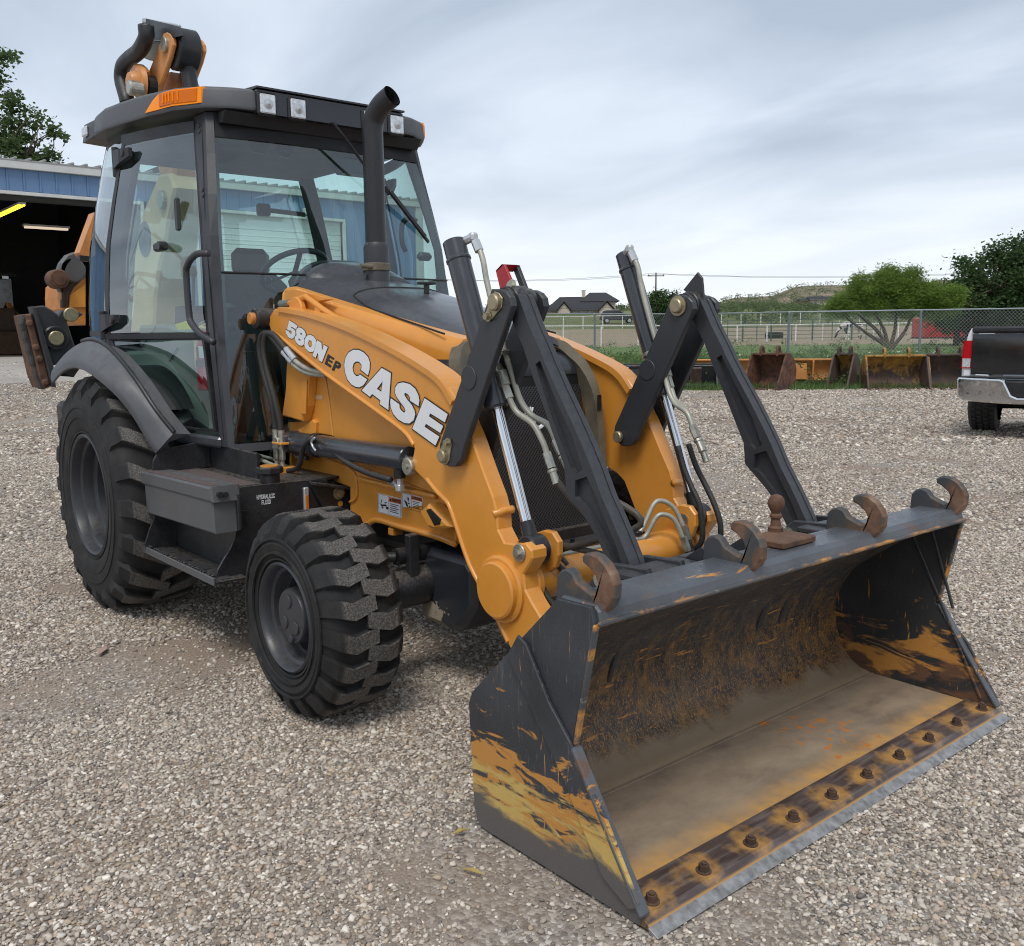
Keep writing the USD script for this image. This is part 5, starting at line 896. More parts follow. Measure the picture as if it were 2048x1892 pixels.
# floor: dusty earth film, darker drifts, orange where it is scraped towards the blade
mat('bucket_floor_paint', {'g': ('geometry', {}), 's': ('separate_xyz', {}), 'm': ('mapping', {'scale': (4., 2.2, 1.)}), 'n': ('noise_texture', {'scale': 1.8, 'detail': 7., 'roughness': .68, 'distortion': .2}), 'r': ('rgb_ramp', {'ramp': [(.3, (.15, .11, .08)), (.45, (.22, .165, .115)), (.6, (.27, .205, .14)), (.75, (.31, .245, .17))]}),
   'e': ('map_range', {'from_min': 3.76, 'from_max': 3.86, 'clamp': True}), 'n2': ('noise_texture', {'scale': 14., 'detail': 4.}), 'ee': ('math', {'math_type': 'multiply'}), 'nt': ('map_range', {'from_min': .3, 'from_max': .65, 'to_min': .3, 'to_max': 1.1}), 'mx': ('mix_color', {'b': (.50, .27, .075)}),
   'v': ('noise_texture', {'scale': 26., 'detail': 3.}), 'vy': ('map_range', {'from_min': .42, 'from_max': .10, 'to_min': -.3, 'to_max': .05, 'clamp': True}), 'va': ('math', {'math_type': 'absolute'}), 'vs': ('math', {'math_type': 'subtract', 'value2': .30}), 'vadd': ('math', {'math_type': 'add'}), 'vt': ('map_range', {'from_min': .62, 'from_max': .66, 'clamp': True}), 'mx2': ('mix_color', {'b': (.45, .16, .03)}), 'p': ('principled_bsdf', {'roughness': .75})},
  [('g.position', 's.vector'), ('g.position', 'm.vector'), ('m.vector', 'n.vector'), ('n.fac', 'r.fac'), ('s.x', 'e.value'), ('g.position', 'n2.vector'), ('n2.fac', 'nt.value'), ('e.result', 'ee.value1'), ('nt.result', 'ee.value2'), ('r.color', 'mx.a'), ('ee.value', 'mx.fac'),
   ('g.position', 'v.vector'), ('s.y', 'vs.value1'), ('vs.value', 'va.value1'), ('va.value', 'vy.value'), ('v.fac', 'vadd.value1'), ('vy.result', 'vadd.value2'), ('vadd.value', 'vt.value'), ('mx.result', 'mx2.a'), ('vt.result', 'mx2.fac'), ('mx2.result', 'p.base_color')])
# blade: brown polished steel, orange paint left round each bolt and along the lip
BOLT0, BPITCH = -.964, .21489
mat('blade_steel', {'g': ('geometry', {}), 's': ('separate_xyz', {}), 'y0': ('math', {'math_type': 'subtract', 'value2': BOLT0-BPITCH/2}), 'yd': ('math', {'math_type': 'divide', 'value2': BPITCH}), 'fr': ('math', {'math_type': 'fraction'}), 'fc': ('math', {'math_type': 'subtract', 'value2': .5}), 'fy': ('math', {'math_type': 'multiply', 'value2': BPITCH*.72}),
   'x0': ('math', {'math_type': 'subtract', 'value2': 3.945}), 'c': ('combine_xyz', {}), 'l': ('vector_math', {'math_type': 'length'}), 'n': ('noise_texture', {'scale': 16., 'detail': 5., 'roughness': .6}), 'nn': ('math', {'math_type': 'multiply_add', 'value2': -.13}), 'ring': ('map_range', {'from_min': .0, 'from_max': -.045, 'clamp': True}),
   'lip': ('map_range', {'from_min': 4.000, 'from_max': 4.006, 'clamp': True}), 'mxx': ('math', {'math_type': 'maximum'}), 'm': ('mapping', {'scale': (30., 3., 3.)}), 'n2': ('noise_texture', {'scale': 2.2, 'detail': 5.}), 'r': ('rgb_ramp', {'ramp': [(.3, (.045, .030, .026)), (.5, (.075, .052, .045)), (.68, (.13, .105, .095))]}),
   'rm': ('math', {'math_type': 'multiply', 'value2': .55}), 'mx': ('mix_color', {'b': (.40, .21, .06)}), 'p': ('principled_bsdf', {'roughness': .45})},
  [('g.position', 's.vector'), ('s.y', 'y0.value1'), ('y0.value', 'yd.value1'), ('yd.value', 'fr.value1'), ('fr.value', 'fc.value1'), ('fc.value', 'fy.value1'), ('s.x', 'x0.value1'), ('fy.value', 'c.y'), ('x0.value', 'c.x'), ('c.vector', 'l.vector1'), ('g.position', 'n.vector'), ('n.fac', 'nn.value1'), ('l.value', 'nn.value3'), ('nn.value', 'ring.value'),
   ('s.x', 'lip.value'), ('ring.result', 'mxx.value1'), ('lip.result', 'mxx.value2'), ('g.position', 'm.vector'), ('m.vector', 'n2.vector'), ('n2.fac', 'r.fac'), ('r.color', 'mx.a'), ('mxx.value', 'mx.fac'), ('mx.result', 'p.base_color')])
wear('scuffed_edge', 'z', (.06, .062, .066), [(ORW, [(0, .04), (.5, .05), (1, .04)], (22, 5, 16), (0, 0, 0), .53, .66, .8), ((.22, .20, .18), [(0, .0), (1, .0)], (30, 8, 30), (0, 0, 0), .60, .70, .6)], .45)
CURVE = spline([(3.795, .757), (3.70, .715), (3.60, .663), (3.474, .573), (3.385, .505), (3.325, .43), (3.285, .33), (3.288, .22), (3.325, .12), (3.39, .06), (3.46, .038)], 5)
def sheet_along(c2, y0, y1, th, ny=24):
    c2 = np.asarray(c2, float); t = np.gradient(c2, axis=0); t /= np.linalg.norm(t, axis=1, keepdims=True); nrm = np.stack([t[:, 1], -t[:, 0]], 1); b2 = c2+nrm*th
    ys = np.linspace(y0, y1, ny); rings = [[(x, y, z) for x, z in c2]+[(x, y, z) for x, z in b2[::-1]] for y in ys]
    return MB().loft(rings, cap=False)
bk = P('bucket_shell', sheet_along(CURVE, -1.018, 1.018, .016), 'bucket_inside_paint', smooth=30)
part('bucket_floor', MB().plate([(3.46, .038), (3.87, .034), (3.87, .018), (3.45, .018)], -1.018, 2.036, ch=.001), 'bucket_floor_paint', bk)
part('bucket_belly', MB().plate([(3.30, .018), (3.88, .016), (3.88, .004), (3.32, .004)], -1.018, 2.036, ch=.001), 'bucket_beam_paint', bk)
part('fold_line', MB().obox((3.47, -1.018, .0385), (3.47, 1.018, .0385), .014, .003, ch=.0015), 'bucket_floor_paint', bk)
SIDE = [(3.672, .806), (3.80, .81), (3.812, .762), (3.728, .41), (3.985, .036), (3.975, .006), (3.33, .004), (3.30, .02), (3.288, .06), (3.268, .391), (3.285, .43)]
for s in (1, -1):
    g = lambda m: m if s > 0 else m.mirror()
    sd2 = P('bucket_side', g(MB().plate(SIDE, -1.034, .016, ch=.003)), 'bucket_side_paint' if s > 0 else 'bucket_far_side_paint')
    C1 = [(3.5169,0.6689),(3.5531,0.6532),(3.6473,0.5118),(3.7333,0.4222),(3.7519,0.3739),(3.856,0.271),(3.9809,0.076),(3.9851,0.0615),(3.948,0.0432),(3.857,0.088),(3.7843,0.1869),(3.6998,0.3135),(3.5917,0.442),(3.5204,0.5382),(3.4678,0.5958)]
    part('side_cutter', g(MB().plate(C1, -1.046, .012, ch=.003)), 'bucket_side_paint' if s > 0 else 'bucket_far_side_paint', sd2)
    part('cutter_edge', g(MB().obox((3.738, -1.03, .41), (3.992, -1.03, .04), .036, .018, ch=.006)), 'bucket_beam_paint', sd2)
    part('upper_edge', g(MB().obox((3.812, -1.026, .765), (3.736, -1.026, .415), .022, .012, ch=.004)), 'scuffed_edge', sd2)
    if s < 0:
        for a, b in (((3.61, .69), (3.93, .06)), ((3.69, .73), (3.80, .40))): part('side_rib', MB().obox((a[0], 1.016, a[1]), (b[0], 1.016, b[1]), .01, .012, ch=.003), 'bucket_far_side_paint', sd2)
part('rust_patch', MB().plate([(3.6711,0.6135),(3.695,0.6234),(3.7185,0.6129),(3.7231,0.5873),(3.6948,0.567),(3.6805,0.5786)], -1.0345, -.0006, ch=0), 'rust', sd2) if False else None
# top beam
BEAM = [(3.672, .812), (3.80, .812), (3.815, .797), (3.822, .768), (3.80, .752), (3.66, .70), (3.60, .74)]
bm_ = P('bucket_beam', MB().plate(BEAM, -1.018, 2.036, ch=.006), 'bucket_beam_paint')
part('beam_lip', MB().obox((3.822, -1.03, .767), (3.822, 1.03, .767), .014, .014, ch=.005), 'scuffed_edge', bm_)
# cutting edge and bolts
bl = P('cutting_edge', MB().plate([(3.872, .042), (3.985, .034), (4.008, .018), (4.012, .006), (3.90, .004), (3.872, .018)], -1.030, 2.060, ch=.002), 'blade_steel')
mat('worn_steel_edge', {'g': ('geometry', {}), 'n': ('noise_texture', {'scale': 40., 'detail': 4.}), 'r': ('rgb_ramp', {'ramp': [(.3, (.20, .19, .18)), (.7, (.42, .41, .40))]}), 'p': ('principled_bsdf', {'roughness': .45, 'metallic': .6})}, [('g.position', 'n.vector'), ('n.fac', 'r.fac'), ('r.color', 'p.base_color')])
part('worn_lip', MB().plate([(4.008, .0185), (4.040, .004), (4.038, .0), (4.008, .002)], -1.034, 2.068, ch=.001), 'worn_steel_edge', bl)
for k in range(10):
    y = BOLT0+BPITCH*k; b = MB(); hexbolt(b, (3.955, y, .036), (0.06, 0, 1), .0155, .018); b.cyl((3.955, y, .05), (3.957, y, .063), .009, n=10); part('blade_bolt', b, 'rust_dark', bl)
# chain hooks welded on the beam
HK = [(3.6275,0.7831),(3.6327,0.8645),(3.6507,0.8846),(3.6744,0.8931),(3.6977,0.8858),(3.7149,0.8636),(3.7433,0.8519),(3.7685,0.8435),(3.7851,0.8489),(3.7893,0.8739),(3.7794,0.8921),(3.7544,0.9117),(3.7336,0.9202),(3.7302,0.9358),(3.7432,0.9469),(3.7654,0.9515),(3.7928,0.9473),(3.8199,0.9314),(3.8413,0.9077),(3.852,0.8822),(3.8502,0.8463),(3.8366,0.8216),(3.8153,0.8009),(3.7798,0.785),(3.7659,0.7921)]
HK = np.array(HK); HK = HK-HK.mean(0); HK = HK*1.0+np.array([3.757, .865])
mat('hook_steel', {'g': ('geometry', {}), 's': ('separate_xyz', {}), 'n': ('noise_texture', {'scale': 12., 'detail': 5., 'roughness': .65}), 'x': ('map_range', {'from_min': 3.62, 'from_max': 3.90, 'to_min': -.14, 'to_max': .14, 'clamp': True}), 'a': ('math', {'math_type': 'add'}), 'r': ('rgb_ramp', {'ramp': [(.40, (.045, .048, .052)), (.49, (.07, .06, .05)), (.56, (.13, .065, .035)), (.7, (.20, .12, .08))]}), 'p': ('principled_bsdf', {'roughness': .6}), 'b': ('bump', {'strength': .3, 'distance': .004})},
  [('g.position', 'n.vector'), ('g.position', 's.vector'), ('s.x', 'x.value'), ('n.fac', 'a.value1'), ('x.result', 'a.value2'), ('a.value', 'r.fac'), ('r.color', 'p.base_color'), ('n.fac', 'b.height'), ('b.normal', 'p.normal')])
for y in (-.985, -.353, .353, .973): part('chain_hook', MB().plate(HK, y-.017, .034, ch=.006), 'hook_steel', bm_)
# tow ball on a plate
part('ball_plate', MB().box((3.69, -.035, .825), (.15, .19, .022), ch=.004), 'rust', bm_)
TBL = [(r*.62, h*.62) for r, h in [(.042, 0), (.042, .02), (.03, .03), (.024, .07), (.034, .078), (.034, .09), (.022, .10), (.03, .112), (.042, .135), (.047, .155), (.042, .178), (.03, .195), (.012, .203), (0, .204)]]
part('tow_ball', MB().lathe(TBL, (3.632, .02, .836), (0, 0, 1), 24), 'rust', bm_, smooth=30)
# linkage brackets behind the bucket
for y in (-.585, -.43, .43, .585):
    P('bucket_bracket', MB().plate([(3.28, .30), (3.42, .70), (3.62, .74), (3.60, .80), (3.44, .79), (3.36, .72), (3.10, .40), (3.06, .28), (3.14, .22)], y-.012, .024, ch=.004), 'charcoal')
for s in (-1, 1):
    P('bracket_pin', MB().cyl((3.42, s*.62, .735), (3.42, s*.39, .735), .026, n=16), 'zinc'); P('bracket_pin', MB().cyl((3.10, s*.62, .32), (3.10, s*.39, .32), .03, n=16), 'zinc')
    P('bracket_plate', MB().plate([(3.1029,0.5687),(3.286,0.6829),(3.3761,0.6806),(3.2584,0.6251)], -.36 if s < 0 else .02, .34, ch=.004) if False else MB().box((3.56, s*.50, .775), (.12, .30, .02), ch=.004), 'charcoal')
P('stop_bracket', MB().plate([(3.50, .76), (3.60, .83), (3.66, .81), (3.62, .76)], -.34, .02, ch=.003).plate([(3.50, .76), (3.60, .83), (3.66, .81), (3.62, .76)], -.12, .02, ch=.003).box((3.56, -.23, .775), (.12, .22, .02), ch=.003), 'charcoal')
# ------------------------------------------------------------------ cab
def both(f):
    for s in (1, -1): f(s, (lambda m: m) if s > 0 else (lambda m: m.mirror()))
# pillar corner lines at four heights, right hand side: outer-back, outer-front, glass edge
AZ = [.965, 1.50, 2.07, 2.63]
PA = [(0.8706,-0.775,0.9741), (0.7375,-0.75,1.5382), (0.6926,-0.735,2.0589), (0.4752,-0.655,2.6621)]
PB = [(0.941,-0.765,0.9771), (0.8333,-0.742,1.5373), (0.7547,-0.722,2.0541), (0.6084,-0.65,2.6392)]
PC = [(0.9643,-0.74,0.9808), (0.8751,-0.722,1.5367), (0.7902,-0.69,2.0529), (0.6324,-0.615,2.6094)]
def col(P_, z):
    P_ = np.array(P_); o = np.argsort(P_[:, 2]); return np.array([np.interp(z, P_[o, 2], P_[o, k]) if k < 2 else z for k in range(3)])
def a_pillar(s, g):
    rg = []
    for z in np.linspace(.965, 2.66, 9):
        a, b, c = col(PA, z), col(PB, z), col(PC, z); rg.append([a, b, c, c+[-.03, .03, 0], a+[.02, .045, 0]])
    p = P('cab_pillar', g(MB().loft(rg)), 'charcoal')
    part('pillar_groove', g(MB().tube([col(PB, z)+[-.035, -.004, 0] for z in np.linspace(1.0, 2.6, 8)], .004, n=6)), 'deep_black', p)
    for z in (2.60, 2.57, 2.265, 2.235):
        q = col(PA, z)*.55+col(PB, z)*.45; part('pillar_bolt', g(MB().cyl(q+[0, .002, 0], q+[0, -.008, 0], .012, n=12, ch=.003)), 'charcoal', p)
both(a_pillar)
HZ = [.99, 1.50, 1.74, 2.02, 2.26, 2.51, 2.66]; HYv = [-1.0, -1.0, -.992, -.967, -.919, -.863, -.822]
def hy(z): return float(np.interp(z, HZ, HYv))
def hx(z): return -.095
def side_pt(t, z, z_rear=None):
    """t = 0 at the front pillar, 1 at the hinge post"""
    a = col(PA, z)+[.0, .004, 0]; b = np.array([hx(z), hy(z), z]); q = a+(b-a)*t; q[1] -= .018*math.sin(math.pi*t); return q
def grid_glass(t0, t1, z0, z1, nt=14, nz=14, th=.006):
    v = np.array([[side_pt(t, z) for t in np.linspace(t0, t1, nt)] for z in np.linspace(z0, z1, nz)])
    return v
def door_upper(s, g):
    v = grid_glass(.02, .985, 1.545, 2.60); n = v.shape[1]
    m = MB().loft(list(v), cap=False, closed=False)
    d = P('door_glass', g(m), 'cab_glass_side', smooth=True)
    for nm, t0, t1, z0, z1 in (('glass_border', .955, 1.0, 1.535, 2.60), ('glass_border', .0, .02, 1.535, 2.61)):
        w = grid_glass(t0, t1, z0, z1, 3, 14); w[..., 1] -= .003; part(nm, g(MB().loft(list(w), cap=False, closed=False)), 'black', d, smooth=True)
    rail = [side_pt(t, 1.527)+[0, -.004, 0] for t in np.linspace(0, 1, 16)]; part('door_rail', g(MB().loft([[q+[0, -.006, -.016], q+[0, -.010, .014], q+[0, .02, .014], q+[0, .02, -.016]] for q in rail])), 'charcoal', d)
    top = [side_pt(t, 2.605)+[0, -.003, 0] for t in np.linspace(0, 1, 16)]; part('door_top_seal', g(MB().loft([[q+[0, -.006, -.03], q+[0, -.006, .03], q+[0, .02, .03], q+[0, .02, -.03]] for q in top])), 'black', d)
both(door_upper)
LG = [(-.069, -.982, 1.515), (.700, -.757, 1.512), (.716, -.759, 1.49), (.782, -.767, 1.25), (.839, -.775, 1.038), (.711, -.811, 1.036), (.543, -.861, 1.045), (.408, -.891, 1.14), (.242, -.927, 1.258), (.105, -.955, 1.375), (-.035, -.985, 1.475)]
def door_lower(s, g):
    zs = [q[2] for q in LG]; pts = np.array(LG)
    d_ = P('lower_door_glass', g(MB().add(pts, earcut(pts[:, [0, 2]]))), 'cab_glass_side')
    ring = np.array(LG); rg = []
    c = ring.mean(0)
    part('door_frame', g(MB().loft([[q+[0, -.008, 0], q+[0, .02, 0], q+(c-q)*.045+[0, .02, 0], q+(c-q)*.045+[0, -.008, 0]] for q in list(ring)+[ring[0]]], cap=False)), 'black', d_)
    part('door_sill', g(MB().obox((.50, -.868, .998), (.885, -.765, .985), .05, .055, ch=.012)), 'charcoal_gloss', d_)
    part('hinge_post', g(MB().loft([[np.array([-.13, -1.0, z]), np.array([-.06, -.985, z]), np.array([-.06, -.93, z]), np.array([-.13, -.94, z])] for z in (1.44, 1.535)])), 'charcoal', d_)
both(door_lower)
# rear corner glass and rear window, rear posts
def corner(z, n=11):
    w = -hy(z)-.006; xr = -.82; pts = [(hx(z), -w), (-.22, -w-.004)]
    pts += [(-.36-.46*math.sin(a), -(w-.42)-.42*math.cos(a)) for a in np.linspace(0, math.pi/2, n)]
    pts += [(xr-.01, -.22), (xr-.015, 0)]
    return [(x, y, z) for x, y in pts]
def rear_glass(s, g):
    for z0, z1, nm in ((1.56, 2.66, 'rear_corner_glass'), (1.28, 1.53, 'lower_corner_glass')):
        q = P(nm, g(MB().loft([corner(z) for z in np.linspace(z0, z1, 8)], cap=False, closed=False)), 'cab_glass_side', smooth=True)
    part('corner_rail', g(MB().loft([[np.array(p)+[0, 0, -.014], np.array(p)+[0, 0, .016], np.array(p)+[.02, .015, .016], np.array(p)+[.02, .015, -.014]] for p in corner(1.545)])), 'black', q)
    hp = [np.array([hx(z), hy(z), z]) for z in np.linspace(1.2, 2.64, 10)]
    P('door_post', g(MB().loft([[p+[-.06, .012, 0], p+[-.004, .012, 0], p+[-.004, .075, 0], p+[-.06, .075, 0]] for p in hp])), 'charcoal')
    P('rear_post', g(MB().loft([[np.array(corner(z)[8])+d for d in ([.02, .02, 0], [.10, .02, 0], [.10, .10, 0], [.02, .10, 0])] for z in np.linspace(1.2, 2.66, 8)])), 'interior_dark')
both(rear_glass)
# windscreen: upper pane and lower pane
def ws(z, k=11):
    c = col(PC, z); w = -c[1]; return [(c[0]+.045*(1-(y/w)**2), y, z) for y in np.linspace(-w, w, k)]
P('windscreen', MB().loft([ws(z) for z in np.linspace(1.845, 2.63, 10)], cap=False, closed=False), 'cab_glass', smooth=True)
P('lower_windscreen', MB().loft([ws(z) for z in np.linspace(.99, 1.835, 10)], cap=False, closed=False), 'cab_glass', smooth=True)
P('windscreen_divider', MB().tube([np.array(p)+[.004, 0, 0] for p in ws(1.84)], .006, n=6), 'black', smooth=True)
v0, v1 = ws(2.535), ws(2.66)
P('windscreen_shade', MB().loft([[np.array(p)+[.006, 0, 0] for p in v0], [np.array(p)+[.006, 0, 0] for p in v1]], cap=False, closed=False), 'deep_black', smooth=True)
P('scuttle', MB().loft([[np.array(p)+[.0, 0, -.02] for p in ws(1.0)], [np.array(p)+[.02, 0, -.06] for p in ws(1.0)]], cap=False, closed=False), 'charcoal')
# roof
RP = np.array([(.775, .0), (.775, .40), (.765, .455), (.735, .56), (.66, .68), (.50, .775), (.25, .835), (0, .875), (-.22, .90), (-.40, .895), (-.54, .85), (-.64, .75), (-.71, .55), (-.74, .3), (-.75, 0)])
PLAN = np.vstack([RP, (RP*[1, -1])[::-1][1:-1]])
zb = lambda x: float(np.interp(x, [-.75, -.5, .2, .78], [2.69, 2.676, 2.668, 2.664])); zt = lambda x: float(np.interp(x, [-.75, -.5, -.2, .2, .78], [2.765, 2.79, 2.805, 2.80, 2.778]))
C0 = np.array([.0, 0])
def rrow(k, tz): return [(*(C0+(p-C0)*k), tz(C0[0]+(p[0]-C0[0]))) for p in PLAN]
rr_ = [rrow(.80, lambda x: zb(x)+.005), rrow(.955, lambda x: zb(x)), rrow(.992, lambda x: zb(x)+.006), rrow(1.0, lambda x: zb(x)+.02), rrow(.992, lambda x: zb(x)+(zt(x)-zb(x))*.80), rrow(.980, lambda x: zt(x)-.008), rrow(.955, lambda x: zt(x)), rrow(.6, lambda x: zt(x)+.008), rrow(.2, lambda x: zt(x)+.010)]
roof = P('cab_roof', MB().loft([r[::-1] for r in rr_]), 'fender_grey', smooth=35)
part('light_bar', MB().loft([[(.786, y, 2.655), (.786, y, 2.768), (.70, y, 2.768), (.70, y, 2.655)] for y in np.linspace(-.445, .445, 3)]), 'black_gloss', roof)
part('visor', MB().loft([[(.80, y, 2.775), (.80, y, 2.784), (.60, y, 2.80), (.60, y, 2.776)] for y in np.linspace(-.45, .45, 3)]), 'charcoal', roof)
part('roof_underside', MB().loft([[(.74, y, 2.655), (.70, y, 2.60), (.55, y, 2.62), (.55, y, 2.66)] for y in np.linspace(-.60, .60, 3)]), 'deep_black', roof)
part('headliner', MB().plate([(.55, 2.585), (-.72, 2.60), (-.72, 2.68), (.55, 2.66)], -.60, 1.20, ch=.01), 'interior', roof)
for y in (-.394, -.222, .222, .394):
    wl = part('work_lamp', MB().box((.788, y, 2.70), (.03, .108, .118), ch=.012), 'black', roof)
    part('lamp_lens', MB().box((.803, y, 2.70), (.012, .086, .096), ch=.010), 'lens_clear', wl)
    part('lamp_bulb', MB().lathe([(.030, 0), (.012, .006), (.006, .010), (0, .011)], (.808, y, 2.70), (1, 0, 0), 16), 'silver', wl, smooth=True)
AM = [(0.596,2.6784),(0.6902,2.7111),(0.7597,2.7182),(0.8147,2.7132),(1.2721,2.6213),(1.2827,2.5549)]
AMI = [(0.8031,2.7097),(1.2026,2.6312),(1.1989,2.5728),(0.7911,2.6604)]
def plan_y(x):
    r = RP[np.argsort(RP[:, 0])]; return float(np.interp(x, r[:, 0], np.where(r[:, 1] > 0, r[:, 1], 0)))
def amber(s, g):
    # lens wraps the roof corner: same heights, following the plan outline of the roof
    L0 = [(.27, 2.690, 2.696), (.33, 2.690, 2.745), (.38, 2.690, 2.768), (.44, 2.691, 2.771), (.50, 2.691, 2.771), (.58, 2.691, 2.771), (.655, 2.692, 2.772)]
    rg = []
    for x, a, b in L0:
        y = plan_y(x)*1.0+.006; rg.append([(x, -y, a), (x, -y+.008, b), (x, -y+.04, b), (x, -y+.04, a)])
    l = part('turn_signal', g(MB().loft(rg)), 'amber', roof, smooth=False)
    rg = [[(x, -plan_y(x)*1.0-.009, 2.702), (x, -plan_y(x)-.006, 2.764), (x, -plan_y(x)+.03, 2.764), (x, -plan_y(x)+.03, 2.702)] for x in (.40, .45, .50, .55, .60, .635)]
    part('signal_lens', g(MB().loft(rg)), 'amber_dark', l)
    for k in range(5):
        x = .44+.025*k; y = plan_y(x)+.011; part('lens_rib', g(MB().box((x, -y, 2.735), (.006, .006, .045), ch=.001)), 'amber', l)
both(amber)
for s in (-1, 1):
    t = part('rear_work_lamp', MB().hull([(-.40, s*.88, 2.69), (-.78, s*.85, 2.70), (-.74, s*.845, 2.80), (-.40, s*.88, 2.77), (-.60, s*.45, 2.68), (-.84, s*.62, 2.70), (-.80, s*.62, 2.80)]), 'charcoal', roof)
    part('lamp_lens', MB().box((-.66, s*.868, 2.745), (.09, .02, .06), R=None, ch=.01), 'lens_clear', t)
# wiper
P('wiper_arm', MB().tube([(0.503,0.08,2.8074),(0.6776,0.08,2.6801),(0.8789,0.08,2.5571)] + [(0.7568,0.33,2.459),(0.9339,0.33,2.3208)] , .008, n=6) if False else MB().tube([(.80, -.02, 2.66), (.80, .06, 2.58), (.80, .16, 2.47), (.80, .33, 2.31)], .008, n=6), 'black')
P('wiper_blade', MB().obox((.80, .30, 2.36), (.795, .60, 2.06), .014, .02, ch=.004).obox((.815, .33, 2.33), (.81, .57, 2.09), .006, .02, ch=.002), 'black')
P('wiper_motor', MB().hull([(.70, y, z) for y, z in ((.02, 2.50), (.30, 2.50), (.27, 2.42), (.10, 2.42))]+[(.62, y, z) for y, z in ((.02, 2.50), (.30, 2.50), (.27, 2.42), (.10, 2.42))]), 'black')
# hinges, latch, grab handle on the right hand door
def hinge(z, s, g):
    q = side_pt(1.0, z); n_ = P('door_hinge', g(MB().cyl(q+[-.02, -.012, -.09], q+[-.02, -.012, .07], .02, n=14, ch=.004).hull([q+np.array(d) for d in ((-.02, -.03, -.05), (-.02, -.03, .05), (.08, -.03, -.03), (.08, -.03, .045), (.16, .0, .0), (.16, .0, .045), (-.02, -.01, -.05), (-.02, -.01, .05), (.16, .02, .0), (.16, .02, .045))])), 'black')
    e = side_pt(.84, z+.02); part('hinge_knob', g(MB().cyl(e+[0, .0, 0], e+[0, -.05, 0], .026, n=18, ch=.006)), 'black', n_, smooth=30)
for z in (1.60, 2.50): both(lambda s, g: hinge(z, s, g))
lt = side_pt(.36, 1.99); P('door_latch', MB().box(lt+[0, -.015, 0], (.13, .04, .045), ch=.01).cyl(lt+[.06, -.03, 0], lt+[.06, -.05, 0], .022, n=14), 'black')
P('window_stop', MB().box(side_pt(.20, 2.15)+[0, -.012, 0], (.05, .02, .17), ch=.02), 'black')
gh = [(.985, -.800, 1.925), (.93, -.835, 1.925), (.86, -.842, 1.905), (.80, -.840, 1.875), (.775, -.838, 1.84), (.775, -.838, 1.72), (.785, -.838, 1.62), (.81, -.838, 1.585), (.90, -.830, 1.53), (.985, -.80, 1.49)]
gh = (0.9108,-0.8,1.9347) if False else [np.array(p)-np.array([.10, -.015, 0]) for p in gh]
P('grab_handle', MB().tube(spline(gh, 4), .017, n=12), 'charcoal', smooth=True)

# ------------------------------------------------------------------ inside the cab
P('cab_floor', MB().box((.03, 0, .985), (1.62, 1.50, .06), ch=.01), 'interior_dark')
P('rear_wall', MB().box((-.78, 0, 1.15), (.06, 1.40, .35), ch=.02), 'interior_dark')
P('wheel_arch_trim', MB().plate([(-.75, 1.0), (.40, 1.0), (.2, 1.15), (-.1, 1.30), (-.30, 1.42), (-.75, 1.44)], -.86, .30, ch=.03), 'console')
P('wheel_arch_trim', MB().plate([(-.75, 1.0), (.40, 1.0), (.2, 1.15), (-.1, 1.30), (-.30, 1.42), (-.75, 1.44)], .56, .30, ch=.03), 'console')
P('side_console', MB().plate([(-.75, 1.0), (.66, 1.0), (.58, 1.30), (.40, 1.48), (.10, 1.56), (-.30, 1.60), (-.75, 1.60)], -.60, .05, ch=.02), 'console')
P('console_seam', MB().tube([(-0.4195,-0.606,1.5865),(-0.548,-0.606,1.5236),(-0.6978,-0.606,1.4644),(-0.7439,-0.606,1.4097),(-0.8222,-0.606,1.3784)], .0035, n=5).tube([(-0.7184,-0.606,1.4493),(-0.5035,-0.606,1.3999),(-0.3658,-0.606,1.3403),(-0.284,-0.606,1.3504),(-0.1812,-0.606,1.403),(-0.0805,-0.606,1.4597)], .0035, n=5), 'deep_black')
for q in [(-0.4804,-0.607,1.419),(-0.7392,-0.607,1.4007)]: P('console_button', MB().cyl(np.array(q), np.array(q)+[0, -.006, 0], .009, n=10), 'silver')
seat = P('operator_seat', MB().box((-.15, 0, 1.35), (.5, .52, .14), ch=.05).hull([(-.38+a-.05*c, b, 1.40+c) for a in (-.06, .06) for b in (-.25, .25) for c in (0., .45)]+[(-.40+a, b, 1.93) for a in (-.05, .05) for b in (-.17, .17)]), 'black', smooth=35)
part('headrest', MB().box((-.43, .04, 2.0), (.09, .26, .18), ch=.04), 'black', seat); part('seat_base', MB().box((-.15, 0, 1.15), (.4, .4, .30), ch=.03), 'interior_dark', seat)
for y in (-.30, .30): part('armrest', MB().box((-.15, y, 1.58), (.34, .07, .06), ch=.02), 'black', seat)
part('seat_emblem', MB().tube([(-.30, -.03+.05*math.cos(a), 1.75+.05*math.sin(a)) for a in np.linspace(0, 5, 10)], .006, n=5), 'interior', seat)
sw = np.array([.26, 0., 1.90]); tilt_ = unit((-.55, 0, .83)); a_, b_ = frame(tilt_)
w = P('steering_wheel', MB().tube([sw+.20*(math.cos(t)*a_+math.sin(t)*b_) for t in np.linspace(0, 2*math.pi, 33)], .017, n=10), 'black', smooth=True)
for t in (0.3, 2.4, 4.5): part('wheel_spoke', MB().obox(sw, sw+.19*(math.cos(t)*a_+math.sin(t)*b_), .03, .014, ch=.004), 'black', w)
part('wheel_knob', MB().lathe([(.012, 0), (.012, .03), (.024, .04), (.026, .06), (.015, .075), (0, .077)], sw+.19*(math.cos(2.1)*a_+math.sin(2.1)*b_), tilt_, 14), 'black', w)
P('steering_column', MB().obox(sw-tilt_*.02, (.58, 0, 1.35), .10, .12, ch=.03), 'interior_dark')
